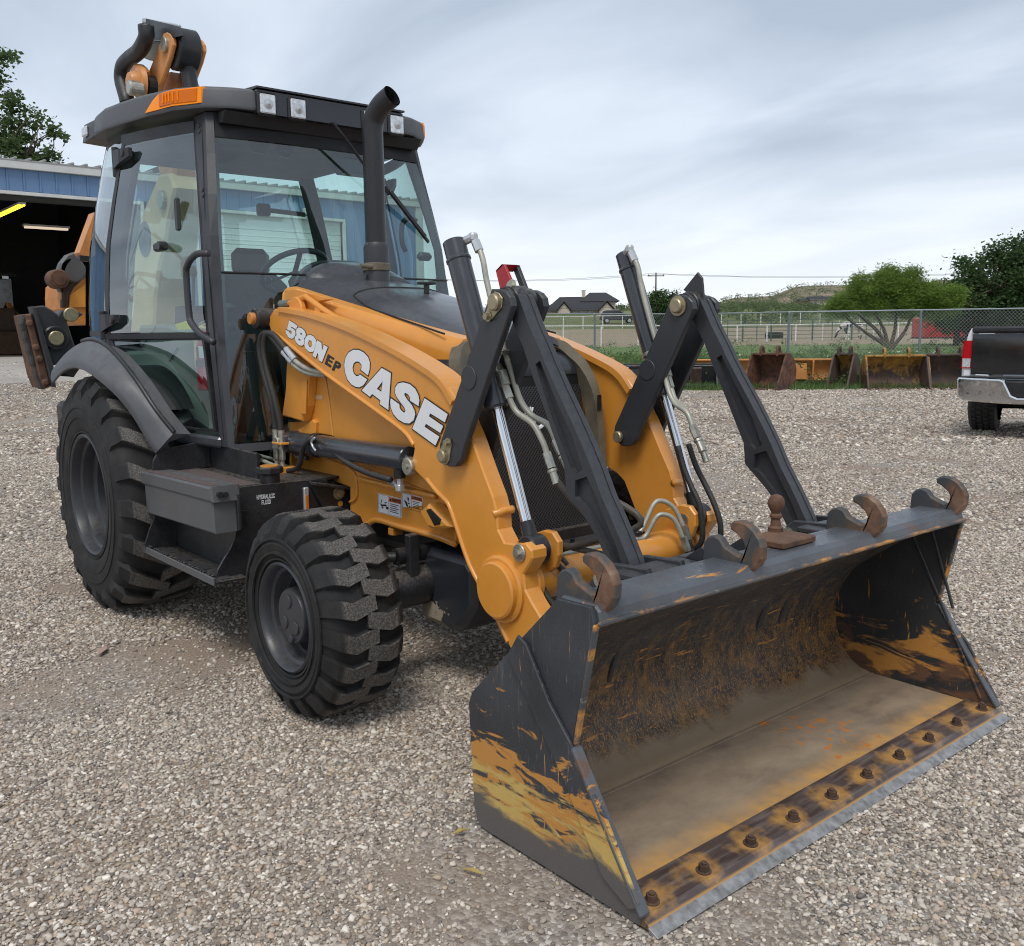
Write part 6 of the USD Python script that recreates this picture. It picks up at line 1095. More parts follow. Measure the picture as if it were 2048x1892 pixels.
P('dashboard', MB().hull([(.42, y, z) for y in (-.22, .22) for z in (1.05, 1.62)]+[(.74, y, z) for y in (-.26, .26) for z in (1.05, 1.55)]+[(.55, y, 1.72) for y in (-.14, .14)]), 'interior_dark')
P('control_lever', MB().tube([(.20, -.42, 1.5), (.22, -.42, 1.62)], .012, n=8).lathe([(.02, 0), (.028, .04), (.05, .07), (.02, .09), (0, .092)], (.22, -.42, 1.62), (.1, 0, 1), 14), 'interior')
P('lever_gate', MB().hull([(.10, -.55, 1.30), (.32, -.55, 1.30), (.10, -.30, 1.30), (.32, -.30, 1.30), (.12, -.52, 1.50), (.28, -.52, 1.50), (.12, -.34, 1.50), (.28, -.34, 1.50)]), 'interior_dark')
P('loader_lever_box', MB().hull([(.62, -.62, 1.0), (.86, -.62, 1.0), (.62, -.38, 1.0), (.86, -.38, 1.0), (.64, -.60, 1.44), (.78, -.60, 1.44), (.64, -.40, 1.44), (.80, -.40, 1.44)]), 'deep_black')
P('foot_pedal', MB().hull([(.80, -.52, 1.10), (.84, -.52, 1.26), (.80, -.42, 1.10), (.84, -.42, 1.26), (.86, -.50, 1.12), (.88, -.44, 1.25)]), 'black')
P('mirror', MB().box((.52, .30, 2.50), (.05, .24, .09), ch=.02), 'black'); P('sun_visor_clip', MB().box((.58, -.35, 2.545), (.06, .10, .10), ch=.02).box((.58, -.20, 2.54), (.06, .10, .10), ch=.02), 'black')
P('speaker', MB().lathe([(.10, 0), (.095, .012), (.07, .016), (0, .010)], (-.15, -.25, 2.595), (.2, 0, -1), 24), 'interior', smooth=True)
P('radio_bracket', MB().obox((-.62, .55, 2.36), (-.62, .28, 2.37), .02, .03).box((-.62, .24, 2.37), (.05, .09, .08), ch=.01), 'interior')
P('coat_hook', MB().tube([(.62, .64, 2.20), (.60, .60, 2.22), (.58, .56, 2.18), (.58, .555, 2.08), (.59, .575, 2.02)], .016, n=8, sm=4), 'black', smooth=True); P('latch_knob', MB().box((.66, .66, 1.99), (.06, .10, .05), ch=.02), 'black')
P('post_sticker', MB().box((-.70, .725, 2.16), (.06, .01, .20), ch=.001), 'silver')
P('control_tower', MB().hull([(-.72, -.42, 1.0), (-.45, -.42, 1.0), (-.72, -.10, 1.0), (-.45, -.10, 1.0), (-.68, -.38, 1.72), (-.5, -.38, 1.72), (-.68, -.14, 1.72), (-.5, -.14, 1.72)]), 'interior_dark'); P('tower_lever', MB().tube([(-.58, -.30, 1.7), (-.55, -.30, 1.9)], .012, n=8).lathe([(.015, 0), (.028, .03), (.02, .07), (0, .075)], (-.55, -.30, 1.9), (0, 0, 1), 12), 'black')
P('yellow_card', MB().plate([(0.201,1.5907),(0.3636,1.6059),(0.4374,1.5615),(0.2453,1.5587)], -.72, .004, ch=0), 'sticker_yellow')
fe = np.array([.52, -.672, 1.02])
FEX = thing('fire_extinguisher', 'red fire extinguisher standing behind the lower door glass', 'fire extinguisher', (fe[0], fe[1], 1.02))
e0 = np.array((0.5121,-0.73,1.235)); e1 = np.array((0.5177,-0.73,1.533)); ax = unit(e1-e0); L_ = np.linalg.norm(e1-e0)
fx_ = MB().lathe([(0, 0), (.058, 0), (.064, .008), (.064, L_-.09), (.052, L_-.04), (.028, L_-.01), (.02, L_+.02), (0, L_+.02)], e0+[0, .065, 0], ax, 28)
P('cylinder', fx_, 'red_paint', FEX, smooth=30)
P('label_wrap', MB().lathe([(.065, L_*.58), (.065, L_*.79)], e0+[0, .065, 0], ax, 28), 'sticker_white', FEX, smooth=30); P('label_stripe', MB().box(e0+ax*L_*.68+[.012, -.0015, 0], (.02, .003, L_*.21), ch=0), 'red_paint', FEX)
P('strap', MB().lathe([(.066, L_*.42), (.068, L_*.425), (.068, L_*.54), (.066, L_*.545)], e0+[0, .065, 0], ax, 28).box(e0+ax*L_*.48+[-.06, .06, 0], (.03, .06, .08), ch=.005), 'black', FEX, smooth=30)
P('nozzle_hose', MB().tube([e1+[0, .06, .03], e1+[-.06, .05, .03], e1+[-.085, .04, -.04], e1+[-.08, .04, -.16], e1+[-.078, .04, -.22]], [.012, .014, .018, .022, .012], n=10, sm=5), 'cream', FEX, smooth=True)
P('valve_handle', MB().obox(e1+[-.09, .06, .05], e1+[.06, .06, .07], .02, .02), 'chrome', FEX)

# ------------------------------------------------------------------ rear fenders
FOp = [(-0.4296,-1.225,1.2917),(-0.3133,-1.21,1.348),(-0.2092,-1.195,1.3782),(-0.042,-1.19,1.3888),(0.2417,-1.195,1.3582),(0.4799,-1.16,1.2656),(0.592,-1.11,1.1526),(0.6971,-1.062,0.9931),(0.727,-1.045,0.951)]
FIp = [(-0.5147,-1.185,1.3324),(-0.4101,-1.16,1.4081),(-0.2962,-1.13,1.4645),(-0.0866,-1.12,1.5014),(0.0836,-1.11,1.4987),(0.237,-1.1,1.4634),(0.3893,-1.085,1.3922),(0.5415,-1.065,1.2927),(0.6766,-1.03,1.1572),(0.7343,-0.985,1.0668),(0.7587,-0.97,1.0367)]
def fender(s, g):
    n = 30; o = resample(spline(FOp, 6), n); i_ = resample(spline(FIp, 6), n); rg = []
    for k, (a, b) in enumerate(zip(o, i_)):
        c = np.array([0, 0, .655]); rad = unit((a+b)/2*[1, 0, 1]-c*[1, 0, 1]); mid = (a+b)/2+rad*.022
        inn = np.array([b[0], b[1]+.10, b[2]])
        rg.append([a-rad*.03, a, a*.82+mid*.18+rad*.006, mid, b*.8+mid*.2+rad*.004, b, b*.6+inn*.4-rad*.01, inn-rad*.03, inn-rad*.05, b-rad*.03, mid-rad*.03, a-rad*.035+[0, .01, 0]])
    f = P('rear_fender', g(MB().loft(rg)), 'fender_grey', smooth=50)
    part('fender_liner', g(MB().loft([[(.71*math.cos(a), -.76, .655+.71*math.sin(a)), (.71*math.cos(a), -1.04, .655+.71*math.sin(a))] for a in np.linspace(.75, 2.5, 14)], cap=False, closed=False)), 'deep_black', f)
    part('fender_seal', g(MB().tube([p+np.array([0, .004, .008]) for p in i_[8:]], .012, n=8)), 'black', f, smooth=True)
    e = resample(np.array(LG)[[10, 9, 8, 7, 6]], n-10); q = i_[10:]
    part('fender_trim', g(MB().loft([[a_, b_+[0, -.004, 0]] for a_, b_ in zip(q, e)], cap=False, closed=False)), 'black', f, smooth=True)
both(fender)
P('fender_inner_wall', MB().plate([(-.8, .75), (.62, .75), (.6, 1.0), (-.75, 1.30)], -.70, .03, ch=.005), 'deep_black')
P('fender_inner_wall', MB().plate([(-.8, .75), (.62, .75), (.6, 1.0), (-.75, 1.30)], .67, .03, ch=.005), 'deep_black')

# ------------------------------------------------------------------ tank, tool box, step on the right hand side
XT = 1.45
tk = P('hydraulic_tank', MB().box((1.05, -.68, .60), (.76, .52, .44), ch=.02), 'black_dirty')
FP_ = [(-0.9572,0.8152),(-0.953,0.8292),(-0.941,0.8375),(-0.9131,0.8416),(-0.5119,0.8347),(-0.4923,0.826),(-0.4846,0.8071),(-0.4919,0.6372),(-0.5603,0.3813),(-0.976,0.4305),(-1.0729,0.4314),(-1.0604,0.4768),(-1.0308,0.5205),(-0.9989,0.5592),(-0.9767,0.5997),(-0.9673,0.6325)]
part('tank_front_plate', MB().prism(FP_, 1.45, -.012, ch=.002, ex=(0, 1, 0), ez=(0, 0, 1)), 'black_dirty', tk)
part('mount_bracket', MB().prism([(-0.5959,0.8266),(-0.574,0.8191),(-0.3899,0.7783),(-0.3816,0.7669),(-0.3876,0.6156),(-0.5029,0.6415),(-0.5859,0.8027)], 1.455, .02, ch=.003, ex=(0, 1, 0)), 'black_dirty', tk)
part('bracket_flange', MB().obox((1.49,-0.5956,0.8247), (1.49,-0.4015,0.7819), .06, .014, ch=.003), 'black_dirty', tk)
for q in [(1.476,-0.4466,0.7595),(1.476,-0.448,0.6558)]: part('bracket_bolt', hexbolt(MB(), q, (1, 0, 0), .022, .018), 'yellow_zinc', tk)
q = np.array((1.475,-0.4395,0.7066)); part('bracket_hole', MB().cyl(q, q+[.002, 0, 0], .014, n=16), 'orange', tk)
for q in [(1.45,-0.9511,0.726),(1.45,-0.9419,0.665)]: part('plate_bolt', MB().lathe([(.015, 0), (.014, .006), (.008, .012), (0, .012)], q, (1, 0, 0), 16), 'yellow_zinc', tk, smooth=30)
sg0, sg1 = np.array((1.455,-0.6111,0.8038)), np.array((1.455,-0.6116,0.6742))
g_ = part('sight_gauge', MB().obox(sg0, sg1, .026, .018, up=(1, 0, 0), ch=.004), 'silver', tk); part('gauge_glass', MB().obox(sg0*.72+sg1*.28+[.010, 0, 0], sg1+[.010, 0, 0], .012, .004, up=(1, 0, 0), ch=.001), 'amber_dark', tk)
tm = meshkit.text_mesh('HYDRAULIC', .020, .0006, True); tm2 = meshkit.text_mesh('FLUID', .020, .0006, True)
h0, h1 = np.array((1.4503,-0.8592,0.7736)), np.array((1.4503,-0.7681,0.7716))
for t_, dy, dz in ((tm, 0, 0), (tm2, .25, -.026)):
    v = np.array(t_.vertices); sc_ = np.linalg.norm(h1-h0)/np.array(tm.vertices)[:, 0].max(); e = unit(h1-h0)
    w3 = h0+e*(v[:, :1]*sc_+dy*np.linalg.norm(h1-h0))+np.array([0, 0, 1.])*(v[:, 1:2]+dz)+np.array([1., 0, 0])*v[:, 2:3]
    part('tank_lettering', MB().add(w3, t_.faces), 'sticker_white', tk)
part('tank_top', MB().plate([(.62, .825), (1.44, .825), (1.44, .837), (.62, .837)], -.955, .55, ch=.002), 'black_dirty', tk)
paint('grip_tape', (.085, .06, .06), .95, var=.3, scale=60, dust=(.22, .17, .15), dusty=.4, bumpy=1.0, bscale=400)
part('grip_strip', MB().plate([(.66, .8385), (1.42, .8385), (1.42, .841), (.66, .841)], -.95, .12, ch=0), 'grip_tape', tk)
cp0 = np.array([1.40, -.765, .835])
part('filler_neck', MB().cyl(cp0, cp0+[0, 0, .045], .046, n=28, ch=.004), 'black', tk, smooth=30)
cm = MB(); star = [(.064*(1 if k % 2 else .90)*math.cos(k*math.pi/8), .064*(1 if k % 2 else .90)*math.sin(k*math.pi/8)) for k in range(16)]
cm.prism(star, 0, .034, ch=.006, ex=(1, 0, 0), ez=(0, 1, 0)); vv, ff = cm.arr()
part('filler_cap', MB().add(vv-[0, 0, vv[:, 2].min()]+cp0+[0, 0, .045], ff), 'black', tk); part('cap_disc', MB().cyl(cp0+[0, 0, .079], cp0+[0, 0, .084], .042, n=28), 'orange', tk)
TB = P('tool_box', MB().plate([(.66, .632), (1.515, .655), (1.505, .80), (.65, .785)], -1.095, .125, ch=.008), 'box_grey')
part('box_lid', MB().plate([(.63, .778), (1.525, .796), (1.515, .866), (.625, .848)], -1.103, .14, ch=.010), 'box_grey', TB)
part('grip_strip', MB().plate([(.65, .8485), (1.49, .8655), (1.49, .8675), (.65, .8505)], -1.094, .05, ch=0), 'grip_tape', TB)
part('lid_latch', MB().cyl((1.518, -1.065, .83), (1.54, -1.065, .83), .013, n=12), 'black', TB); part('lid_latch', MB().cyl((1.518, -1.04, .828), (1.54, -1.04, .828), .012, n=12), 'black', TB)
part('box_hinge', MB().cyl((1.515, -.975, .66), (1.515, -.975, .82), .013, n=12), 'black', TB); part('hinge_leaf', MB().box((1.485, -.955, .70), (.01, .05, .08), ch=.002), 'black', TB)
ST = P('entry_step', MB().box((1.05, -1.03, .432), (.92, .16, .012), ch=.003), 'black_dirty')
part('step_edge', MB().box((1.05, -1.107, .440), (.93, .010, .036), ch=.003), 'box_grey', ST)
for k in range(27):
    if k % 7 != 3: part('step_tooth', MB().box((.62+.033*k, -1.095, .459), (.018, .016, .010), ch=.002), 'black_dirty', ST)
for k in range(4): part('step_bar', MB().box((.72+.23*k, -1.04, .440), (.17, .05, .008), ch=.002), 'charcoal', ST)
part('step_side', MB().prism([(-1.11, .42), (-1.115, .47), (-1.09, .54), (-1.06, .60), (-1.055, .66), (-.90, .68), (-.90, .42)], .66, -.012, ch=.002, ex=(0, 1, 0)), 'black_dirty', ST)
P('battery_panel', MB().box((1.05, -.935, .54), (.78, .03, .24), ch=.01), 'black_dirty'); P('panel_handle', MB().box((1.30, -.955, .455), (.14, .03, .04), ch=.005), 'black')
SK = [(-1.065, .84), (-1.06, .90), (-1.04, .935), (-1.0, .955), (-.76, .985), (-.76, .84)]
P('fender_skirt', MB().prism(SK, .70, -.012, ch=.002, ex=(0, 1, 0)), 'black_dirty'); P('skirt_wall', MB().plate([(.70, .82), (.70, .97), (1.25, .96), (1.25, .82)], -.76, .02, ch=.003), 'black_dirty')

# ------------------------------------------------------------------ hoses by the tower
for o in (0, .045):
    P('arm_hose', MB().tube(spline([(1.06+o*1.4, -.56, .97), (1.06+o*1.3, -.56, 1.07), (1.045+o, -.57, 1.20), (.985+o, -.58, 1.36), (.965+o, -.58, 1.46), (.99+o, -.575, 1.525), (1.05+o, -.565, 1.525), (1.12+o, -.555, 1.475), (1.20+o*.6, -.545, 1.41+o*.3)], 5), .0155, n=12), 'rubber_hose', smooth=True)
    P('hose_ferrule', MB().cyl((1.06+o*1.4, -.56, .90), (1.06+o*1.35, -.56, 1.05), .017, n=14).cyl((1.06+o*1.4, -.56, .955), (1.06+o*1.4, -.56, .985), .021, n=6), 'zinc')
    P('arm_pipe', MB().tube(spline([(1.06+o*1.4, -.56, .92), (1.06+o*1.4, -.56, .84), (1.09+o*1.4, -.54, .81)], 4), .0105, n=10), 'tube_grey', smooth=True)
    P('arm_pipe', MB().tube(spline([(1.19+o*.6, -.546, 1.42+o*.3), (1.25+o*.6, -.535, 1.375+o*.3), (1.33+o, -.51, 1.34+o*.3), (1.45+o, -.48, 1.33+o*.2)], 5), .0125, n=10), 'tube_grey', smooth=True)
    P('hose_ferrule', MB().cyl((1.165+o*.6, -.548, 1.44+o*.3), (1.235+o*.6, -.538, 1.388+o*.3), .018, n=14), 'silver')
P('hose_bracket', MB().box((1.12, -.55, .985), (.10, .08, .012), ch=.003).box((1.10, -.55, .84), (.12, .10, .05), ch=.004), 'orange')
P('floor_pipe', MB().tube([(.62, -.62, .92), (.85, -.60, .90), (1.05, -.58, .868), (1.13, -.56, .86)], .011, n=10, sm=3).tube([(.70, -.55, .90), (.95, -.53, .885), (1.15, -.52, .85)], .009, n=8), 'tube_grey', smooth=True)
P('floor_hose', MB().tube([(.70, -.66, .93), (.75, -.68, .90), (.82, -.66, .885), (.95, -.60, .90)], .014, n=10, sm=5), 'rubber_hose', smooth=True)
P('arm_line', MB().tube(spline([(1.0239,-0.46,1.6764),(1.1131,-0.46,1.6855),(1.2345,-0.46,1.7065),(1.2672,-0.46,1.6998),(1.4082,-0.46,1.6449),(1.5582,-0.46,1.5921),(1.7013,-0.46,1.5417)], 4), .014, n=10), 'orange', smooth=True)
P('line_fitting', MB().cyl(*[(0.9792,-0.46,1.6803),(1.0778,-0.46,1.6827)], .018, n=12).cyl(*[(0.9816,-0.5,1.6569),(0.984,-0.5,1.6796)], .004, n=6), 'zinc')
P('tower_gusset', MB().plate([(0.9774,1.7559),(1.1152,1.7538),(1.4537,1.6879),(1.3424,1.678),(1.3137,1.6245),(1.2074,1.6391),(1.0719,1.663),(0.9846,1.682)], -.44, .03, ch=.008), 'orange'); P('tower_boss', MB().cyl((1.3732,-0.45,1.6345), np.array((1.3732,-0.45,1.6345))+[0, -.02, 0], .03, n=20, ch=.004).cyl((1.1672,-0.45,1.6401), np.array((1.1672,-0.45,1.6401))+[0, -.03, 0], .07, n=28, ch=.006), 'orange', smooth=30)

# ------------------------------------------------------------------ rear: backhoe boom, dipper, stabilisers
P('rear_frame', MB().box((-1.35, 0, .85), (.25, 1.9, .5), ch=.03), 'black_dirty')
BT = np.array((-1.42,-0.036,3.5805)); BT2 = np.array((-1.42,0.0622,3.5983))
yc = (BT[1]+BT2[1])/2
BX = -1.42
def plate_on(poly_yz_x, y0, d, m, nm, parent=None): return P(nm, MB().plate(poly_yz_x, y0, d, ch=.008), m, parent)
CHK = [(-1.0108,3.5091),(-0.9504,3.5031),(-0.8941,3.4783),(-0.8573,3.4426),(-0.8558,3.4003),(-0.9176,3.3388),(-1.0368,3.2572),(-1.1375,3.1967),(-1.2094,3.1032),(-1.4493,3.1479),(-1.3775,3.2702),(-1.3174,3.3347),(-1.0913,3.4574)]
dy0 = -.21
ch1 = P('boom_cheek', MB().plate(CHK, -.225, .03, ch=.008), 'orange_faded'); ch2 = P('boom_cheek', MB().plate(CHK, -.035, .03, ch=.008).move((.02, 0, -.01)), 'orange_faded')
pc = np.array((-0.9745,-0.23,3.427))
part('cheek_pin', MB().cyl((pc[0], -.245, pc[2]), (pc[0], -.22, pc[2]), .05, n=24, ch=.005), 'zinc', ch1, smooth=30)
P('boom_cylinder_eye', MB().cyl((pc[0]+.02, -.19, pc[2]-.02), (pc[0]+.02, -.04, pc[2]-.02), .135, n=28, ch=.01).cyl((pc[0]+.03, -.10, pc[2]-.05), (pc[0]+.08, -.10, pc[2]-.34), .05, n=20), 'black', smooth=30)
P('boom_cylinder_rod', MB().cyl((pc[0]+.08, -.10, pc[2]-.30), (pc[0]+.2, -.10, pc[2]-1.1), .036, n=20), 'chrome', smooth=40)
P('boom_body', MB().plate([(-1.5293,2.688),(-1.2738,2.5765),(-1.1772,2.8581),(-1.094,3.1663),(-1.2287,3.3309),(-1.6672,3.3989),(-1.8059,3.2555),(-1.6814,2.9376)], -.12, .20, ch=.02), 'orange_faded')
LP = [(-1.3644,3.3809),(-1.281,3.3613),(-1.2116,3.3261),(-1.1716,3.2895),(-1.2255,3.2034),(-1.2245,3.1591),(-1.5688,3.2126),(-1.5696,3.2587),(-1.4968,3.3157),(-1.4064,3.3676)]
dk = P('dipper_head', MB().plate(LP, -.31, .05, ch=.012), 'orange_faded')
c1 = np.array((-1.2006,-0.33,3.2127)); part('head_boss', MB().lathe([(.11, 0), (.10, .03), (.075, .035), (.075, .06), (.06, .09), (.035, .10), (0, .10)], (c1[0], -.315, c1[2]), (0, -1, 0), 28), 'orange_faded', dk, smooth=30)
part('head_nut', MB().cyl(np.array((-1.1471,-0.38,3.1632))+[0, -.05, 0], np.array((-1.1471,-0.38,3.1632))+[0, .05, 0], .05, n=20, ch=.01), 'zinc', dk)
P('rubber_bumper', MB().cyl(np.array((-1.2249,-0.26,3.2127))+[0, -.03, 0], np.array((-1.2249,-0.26,3.2127))+[0, .06, 0], .07, n=20, ch=.01), 'black')
P('hose_guard', MB().hull([(-1.3956,-0.22,3.6812),(-1.3192,-0.22,3.678),(-0.7399,-0.22,3.4839),(-0.6881,-0.22,3.4479),(-0.6847,-0.22,3.4179),(-0.8544,-0.22,3.4521),(-1.0602,-0.22,3.4761),(-1.254,-0.22,3.5212),(-1.3611,-0.22,3.5589)] + [(-2.0208,0.02,3.8824),(-1.9289,0.02,3.87),(-1.3425,0.02,3.6729),(-1.2861,0.02,3.6304),(-1.2901,0.02,3.6056),(-1.9059,0.02,3.7169)]), 'black')
P('guard_bar', MB().obox((-1.3676,-0.22,3.6759), (-1.0331,-0.1,3.575), .03, .03, ch=.006), 'silver')
P('valve_plate', MB().plate([(-1.4442,3.5783),(-1.2449,3.5319),(-1.3857,3.4266),(-1.5054,3.4592),(-1.6167,3.5),(-1.6324,3.5233),(-1.589,3.5399),(-1.5054,3.5113)], -.15, .05, ch=.006), 'tan_steel')
P('hose_sleeve', MB().tube(spline([(-1.1081,-0.3,3.5642),(-1.1114,-0.3,3.4979),(-1.174,-0.3,3.4633),(-1.2837,-0.3,3.4385),(-1.4621,-0.3,3.4338),(-1.5884,-0.3,3.416),(-1.6403,-0.3,3.3682),(-1.6403,-0.3,3.3189),(-1.6102,-0.3,3.2636),(-1.5723,-0.3,3.1972),(-1.5603,-0.3,3.1556)], 5), .052, n=12), 'black_dirty', smooth=True)
# boom as seen through the door: pale lower boom with the linkage pin
P('boom_lower_plate', MB().plate([(-1.4649,2.6765),(-1.2618,2.6613),(-1.1746,2.5496),(-1.2494,2.4396),(-1.3569,2.3057),(-1.4332,2.165),(-1.5599,2.0492),(-1.6912,1.8264),(-1.7808,1.5417),(-2.2964,1.5457),(-2.1665,1.8786),(-2.0717,2.148),(-1.936,2.3339),(-1.8782,2.4316),(-1.668,2.548)], -.15, .25, ch=.02), 'cream')
bp_ = np.array((-1.3865,-0.15,2.491)); P('boom_pin', MB().cyl(bp_-[0, .03, 0], bp_+[0, .02, 0], .065, n=24, ch=.006), 'zinc')
bd_ = np.array((-1.8116,-0.152,2.2519)); P('boom_decal', MB().lathe([(.13, 0), (.13, .003), (0, .003)], bd_, (0, -1, 0), 24), 'sticker_black')
# dipper and bucket linkage behind the cab, to the left
dx_ = -2.75
DP = [(-2.75,-0.507,1.9526),(-2.75,-0.4395,2.0008),(-2.75,-0.3176,2.1033),(-2.75,-0.3513,1.6323),(-2.75,-0.4109,1.6428),(-2.75,-0.4421,1.7626),(-2.75,-0.5211,1.7618),(-2.75,-0.5187,1.8598)]
P('dipper_arm', MB().hull(list(DP)+[np.array(p)+[-.5, .0, 0] for p in DP]), 'orange_worn')
P('dipper_panel', MB().hull([(-2.735,-0.4531,1.8708),(-2.735,-0.3316,1.967),(-2.735,-0.3451,1.7789),(-2.735,-0.4702,1.7723)]+[np.array(p)+[-.02, 0, 0] for p in [(-2.735,-0.4531,1.8708),(-2.735,-0.3316,1.967),(-2.735,-0.3451,1.7789),(-2.735,-0.4702,1.7723)]]), 'orange')
KL = [(-0.5549,2.0302),(-0.5172,2.1229),(-0.4637,2.1892),(-0.4132,2.211),(-0.3691,2.2059),(-0.3429,2.1558),(-0.3797,2.1286),(-0.4223,2.1524),(-0.4601,2.1049),(-0.4891,2.0426),(-0.5063,1.9809),(-0.5342,1.8934),(-0.5461,1.9288)]
P('knuckle_link', MB().prism(KL, -2.70, -.10, ch=.012, ex=(0, 1, 0)), 'box_grey')
rc = np.array((-2.72,-0.4277,2.0715)); P('knuckle_boss', MB().cyl(rc+[-.05, 0, 0], rc+[.02, 0, 0], .10, n=20, ch=.012), 'box_grey')
P('dipper_edge', MB().prism([(-0.5096,1.9521),(-0.4423,2.0002),(-0.3204,2.1026),(-0.324,2.0246),(-0.4175,1.9338),(-0.4567,1.8709),(-0.4718,1.7724),(-0.5249,1.7718)], -2.74, -.06, ch=.01, ex=(0, 1, 0)), 'rust_dark')
kc = np.array((-2.7,-0.5508,1.9948)); P('knuckle_pin', MB().cyl(kc+[-.1, 0, 0], kc+[.06, 0, 0], .075, n=20, ch=.01).cyl(kc+[.06, 0, 0], kc+[.07, 0, 0], .05, n=20), 'rust', smooth=30)
bs = [(-2.2,-0.5111,2.1677),(-2.2,-0.4626,2.1942),(-2.2,-0.4161,2.3846),(-2.2,-0.3816,2.4735),(-2.2,-0.3995,2.1537),(-2.2,-0.4442,2.1226),(-2.2,-0.4899,2.1398)]
P('boom_side_link', MB().hull(list(bs)+[np.array(p)+[-.15, 0, 0] for p in bs]), 'orange_faded')
P('link_bracket', MB().hull([(-2.1,-0.541,2.14),(-2.1,-0.4722,2.1336),(-2.1,-0.4749,2.0953),(-2.1,-0.5391,2.1021)]+[np.array(p)+[-.06, 0, 0] for p in [(-2.1,-0.541,2.14),(-2.1,-0.4722,2.1336),(-2.1,-0.4749,2.0953),(-2.1,-0.5391,2.1021)]]), 'black')
# stabilisers folded up, pads turned back
XS = -1.62
SB = [(-1.62,-1.0096,1.7417),(-1.62,-0.9352,1.7487),(-1.62,-0.8875,1.721),(-1.62,-0.8483,1.6859),(-1.62,-0.8291,1.7172),(-1.62,-0.7518,1.7269),(-1.62,-0.6811,1.6915),(-1.62,-0.7223,1.6597),(-1.62,-0.7923,1.6414),(-1.62,-0.7534,1.4698),(-1.62,-0.7487,1.4153),(-1.62,-0.8482,1.345),(-1.62,-0.9162,1.3378),(-1.62,-0.9577,1.5615),(-1.62,-0.9804,1.5881)]
def stab(s, g):
    yz = [(p[1], p[2]) for p in SB]
    st = P('stabilizer_leg', g(MB().prism(yz, XS, -.14, ch=.01, ex=(0, 1, 0))), 'charcoal')
    q = np.array((-1.618,-0.7682,1.6864)); part('leg_pin', g(MB().cyl(q, q+[.02, 0, 0], .05, n=20, ch=.006)), 'yellow_zinc', st, smooth=30)
    q = np.array((-1.618,-0.8817,1.5253)); part('leg_collar', g(MB().cyl(q, q+[.03, 0, 0], .085, n=24, ch=.01)), 'black', st, smooth=30); part('leg_pin', g(MB().cyl(q, q+[.045, 0, 0], .05, n=20, ch=.006)), 'yellow_zinc', st, smooth=30)
    pd = [(-1.6,-1.0672,1.6839),(-1.6,-1.0261,1.6929),(-1.6,-0.9926,1.4909),(-1.6,-0.9678,1.3841),(-1.6,-0.9404,1.1954),(-1.6,-0.9833,1.1792),(-1.6,-1.0102,1.2607)]
    pb = P('stabilizer_pad', g(MB().prism([(p[1], p[2]) for p in pd], -1.58, -.34, ch=.01, ex=(0, 1, 0))), 'rust')
    for q in [(-1.578,-1.046,1.627),(-1.578,-1.0179,1.4648),(-1.578,-1.0019,1.3851),(-1.578,-0.977,1.2244)]: part('pad_bolt', g(MB().lathe([(.024, 0), (.022, .01), (.012, .018), (0, .018)], q, (1, 0, 0), 14)), 'rust', pb)
    rb_ = [(-1.6,-1.0864,1.623),(-1.6,-1.0671,1.6856),(-1.6,-1.0481,1.671),(-1.6,-1.0427,1.5617),(-1.6,-1.0007,1.3849),(-1.6,-0.9667,1.1785),(-1.6,-0.9919,1.1751),(-1.6,-0.9987,1.2157),(-1.6,-1.018,1.2654),(-1.6,-1.0218,1.3233),(-1.6,-1.0378,1.3503),(-1.6,-1.0402,1.4034),(-1.6,-1.0554,1.439),(-1.6,-1.0562,1.4917),(-1.6,-1.0713,1.5269),(-1.6,-1.0716,1.575),(-1.6,-1.0814,1.5838)]
    part('pad_rubber', g(MB().prism([(p[1], p[2]) for p in rb_], -1.60, -.10, ch=.01, ex=(0, 1, 0)).move((0, -.006 if s > 0 else -.006, 0))), 'rubber_hose', pb)
    br = [(-1.58,-1.0233,1.7377),(-1.58,-1.0012,1.7405),(-1.58,-0.918,1.3385),(-1.58,-0.9126,1.1859),(-1.58,-0.9412,1.1961)]
    part('pad_bracket', g(MB().prism([(p[1], p[2]) for p in br], -1.56, -.12, ch=.008, ex=(0, 1, 0))), 'charcoal', st)
stab(1, lambda m: m); stab(-1, lambda m: m.mirror())
# ================================================================== things behind
def dsz(d, u, h=0.): s = d*(u-1024.55)/FPX; x, y = xy(d, s); return np.array([x, y, gz(x, y)+h])
RZ = math.atan2(RH[1], RH[0])                                       # local +x along the picture, +y away
def pipe_fence(name, label, pts, h, rails, r, m, cat='fence', group=None):
    b = dsz(pts[0][1], pts[0][0]); t = thing(name, label, cat, b, group=group); ps = [dsz(d, u) for u, d in pts]
    for p in ps: part('post', MB().cyl(p-[0, 0, .2], p+[0, 0, h], r, n=8), m, t)
    for p, q in zip(ps[:-1], ps[1:]):
        for z in rails: part('rail', MB().cyl(p+[0, 0, z], q+[0, 0, z], r*.8, n=8), m, t)
    return t
pipe_fence('pipe_fence', 'white pipe rail fence, the nearer one with tall posts in the grass', [(1050, 58), (1129, 60.5), (1204, 62.5), (1277, 64.5), (1345, 67), (1410, 69.5), (1473, 72), (1532, 74), (1589, 76), (1642, 78), (1694, 80), (1743, 82), (1792, 84), (1840, 86)], 1.36, [1.34], .048, 'pipe_white')
pipe_fence('pipe_fence', 'white pipe rail fence, the farther one across the bare paddock', [(1030, 112)]+[(1051+39*k, 113+.6*k) for k in range(20)], 1.55, [1.55], .05, 'pipe_white')
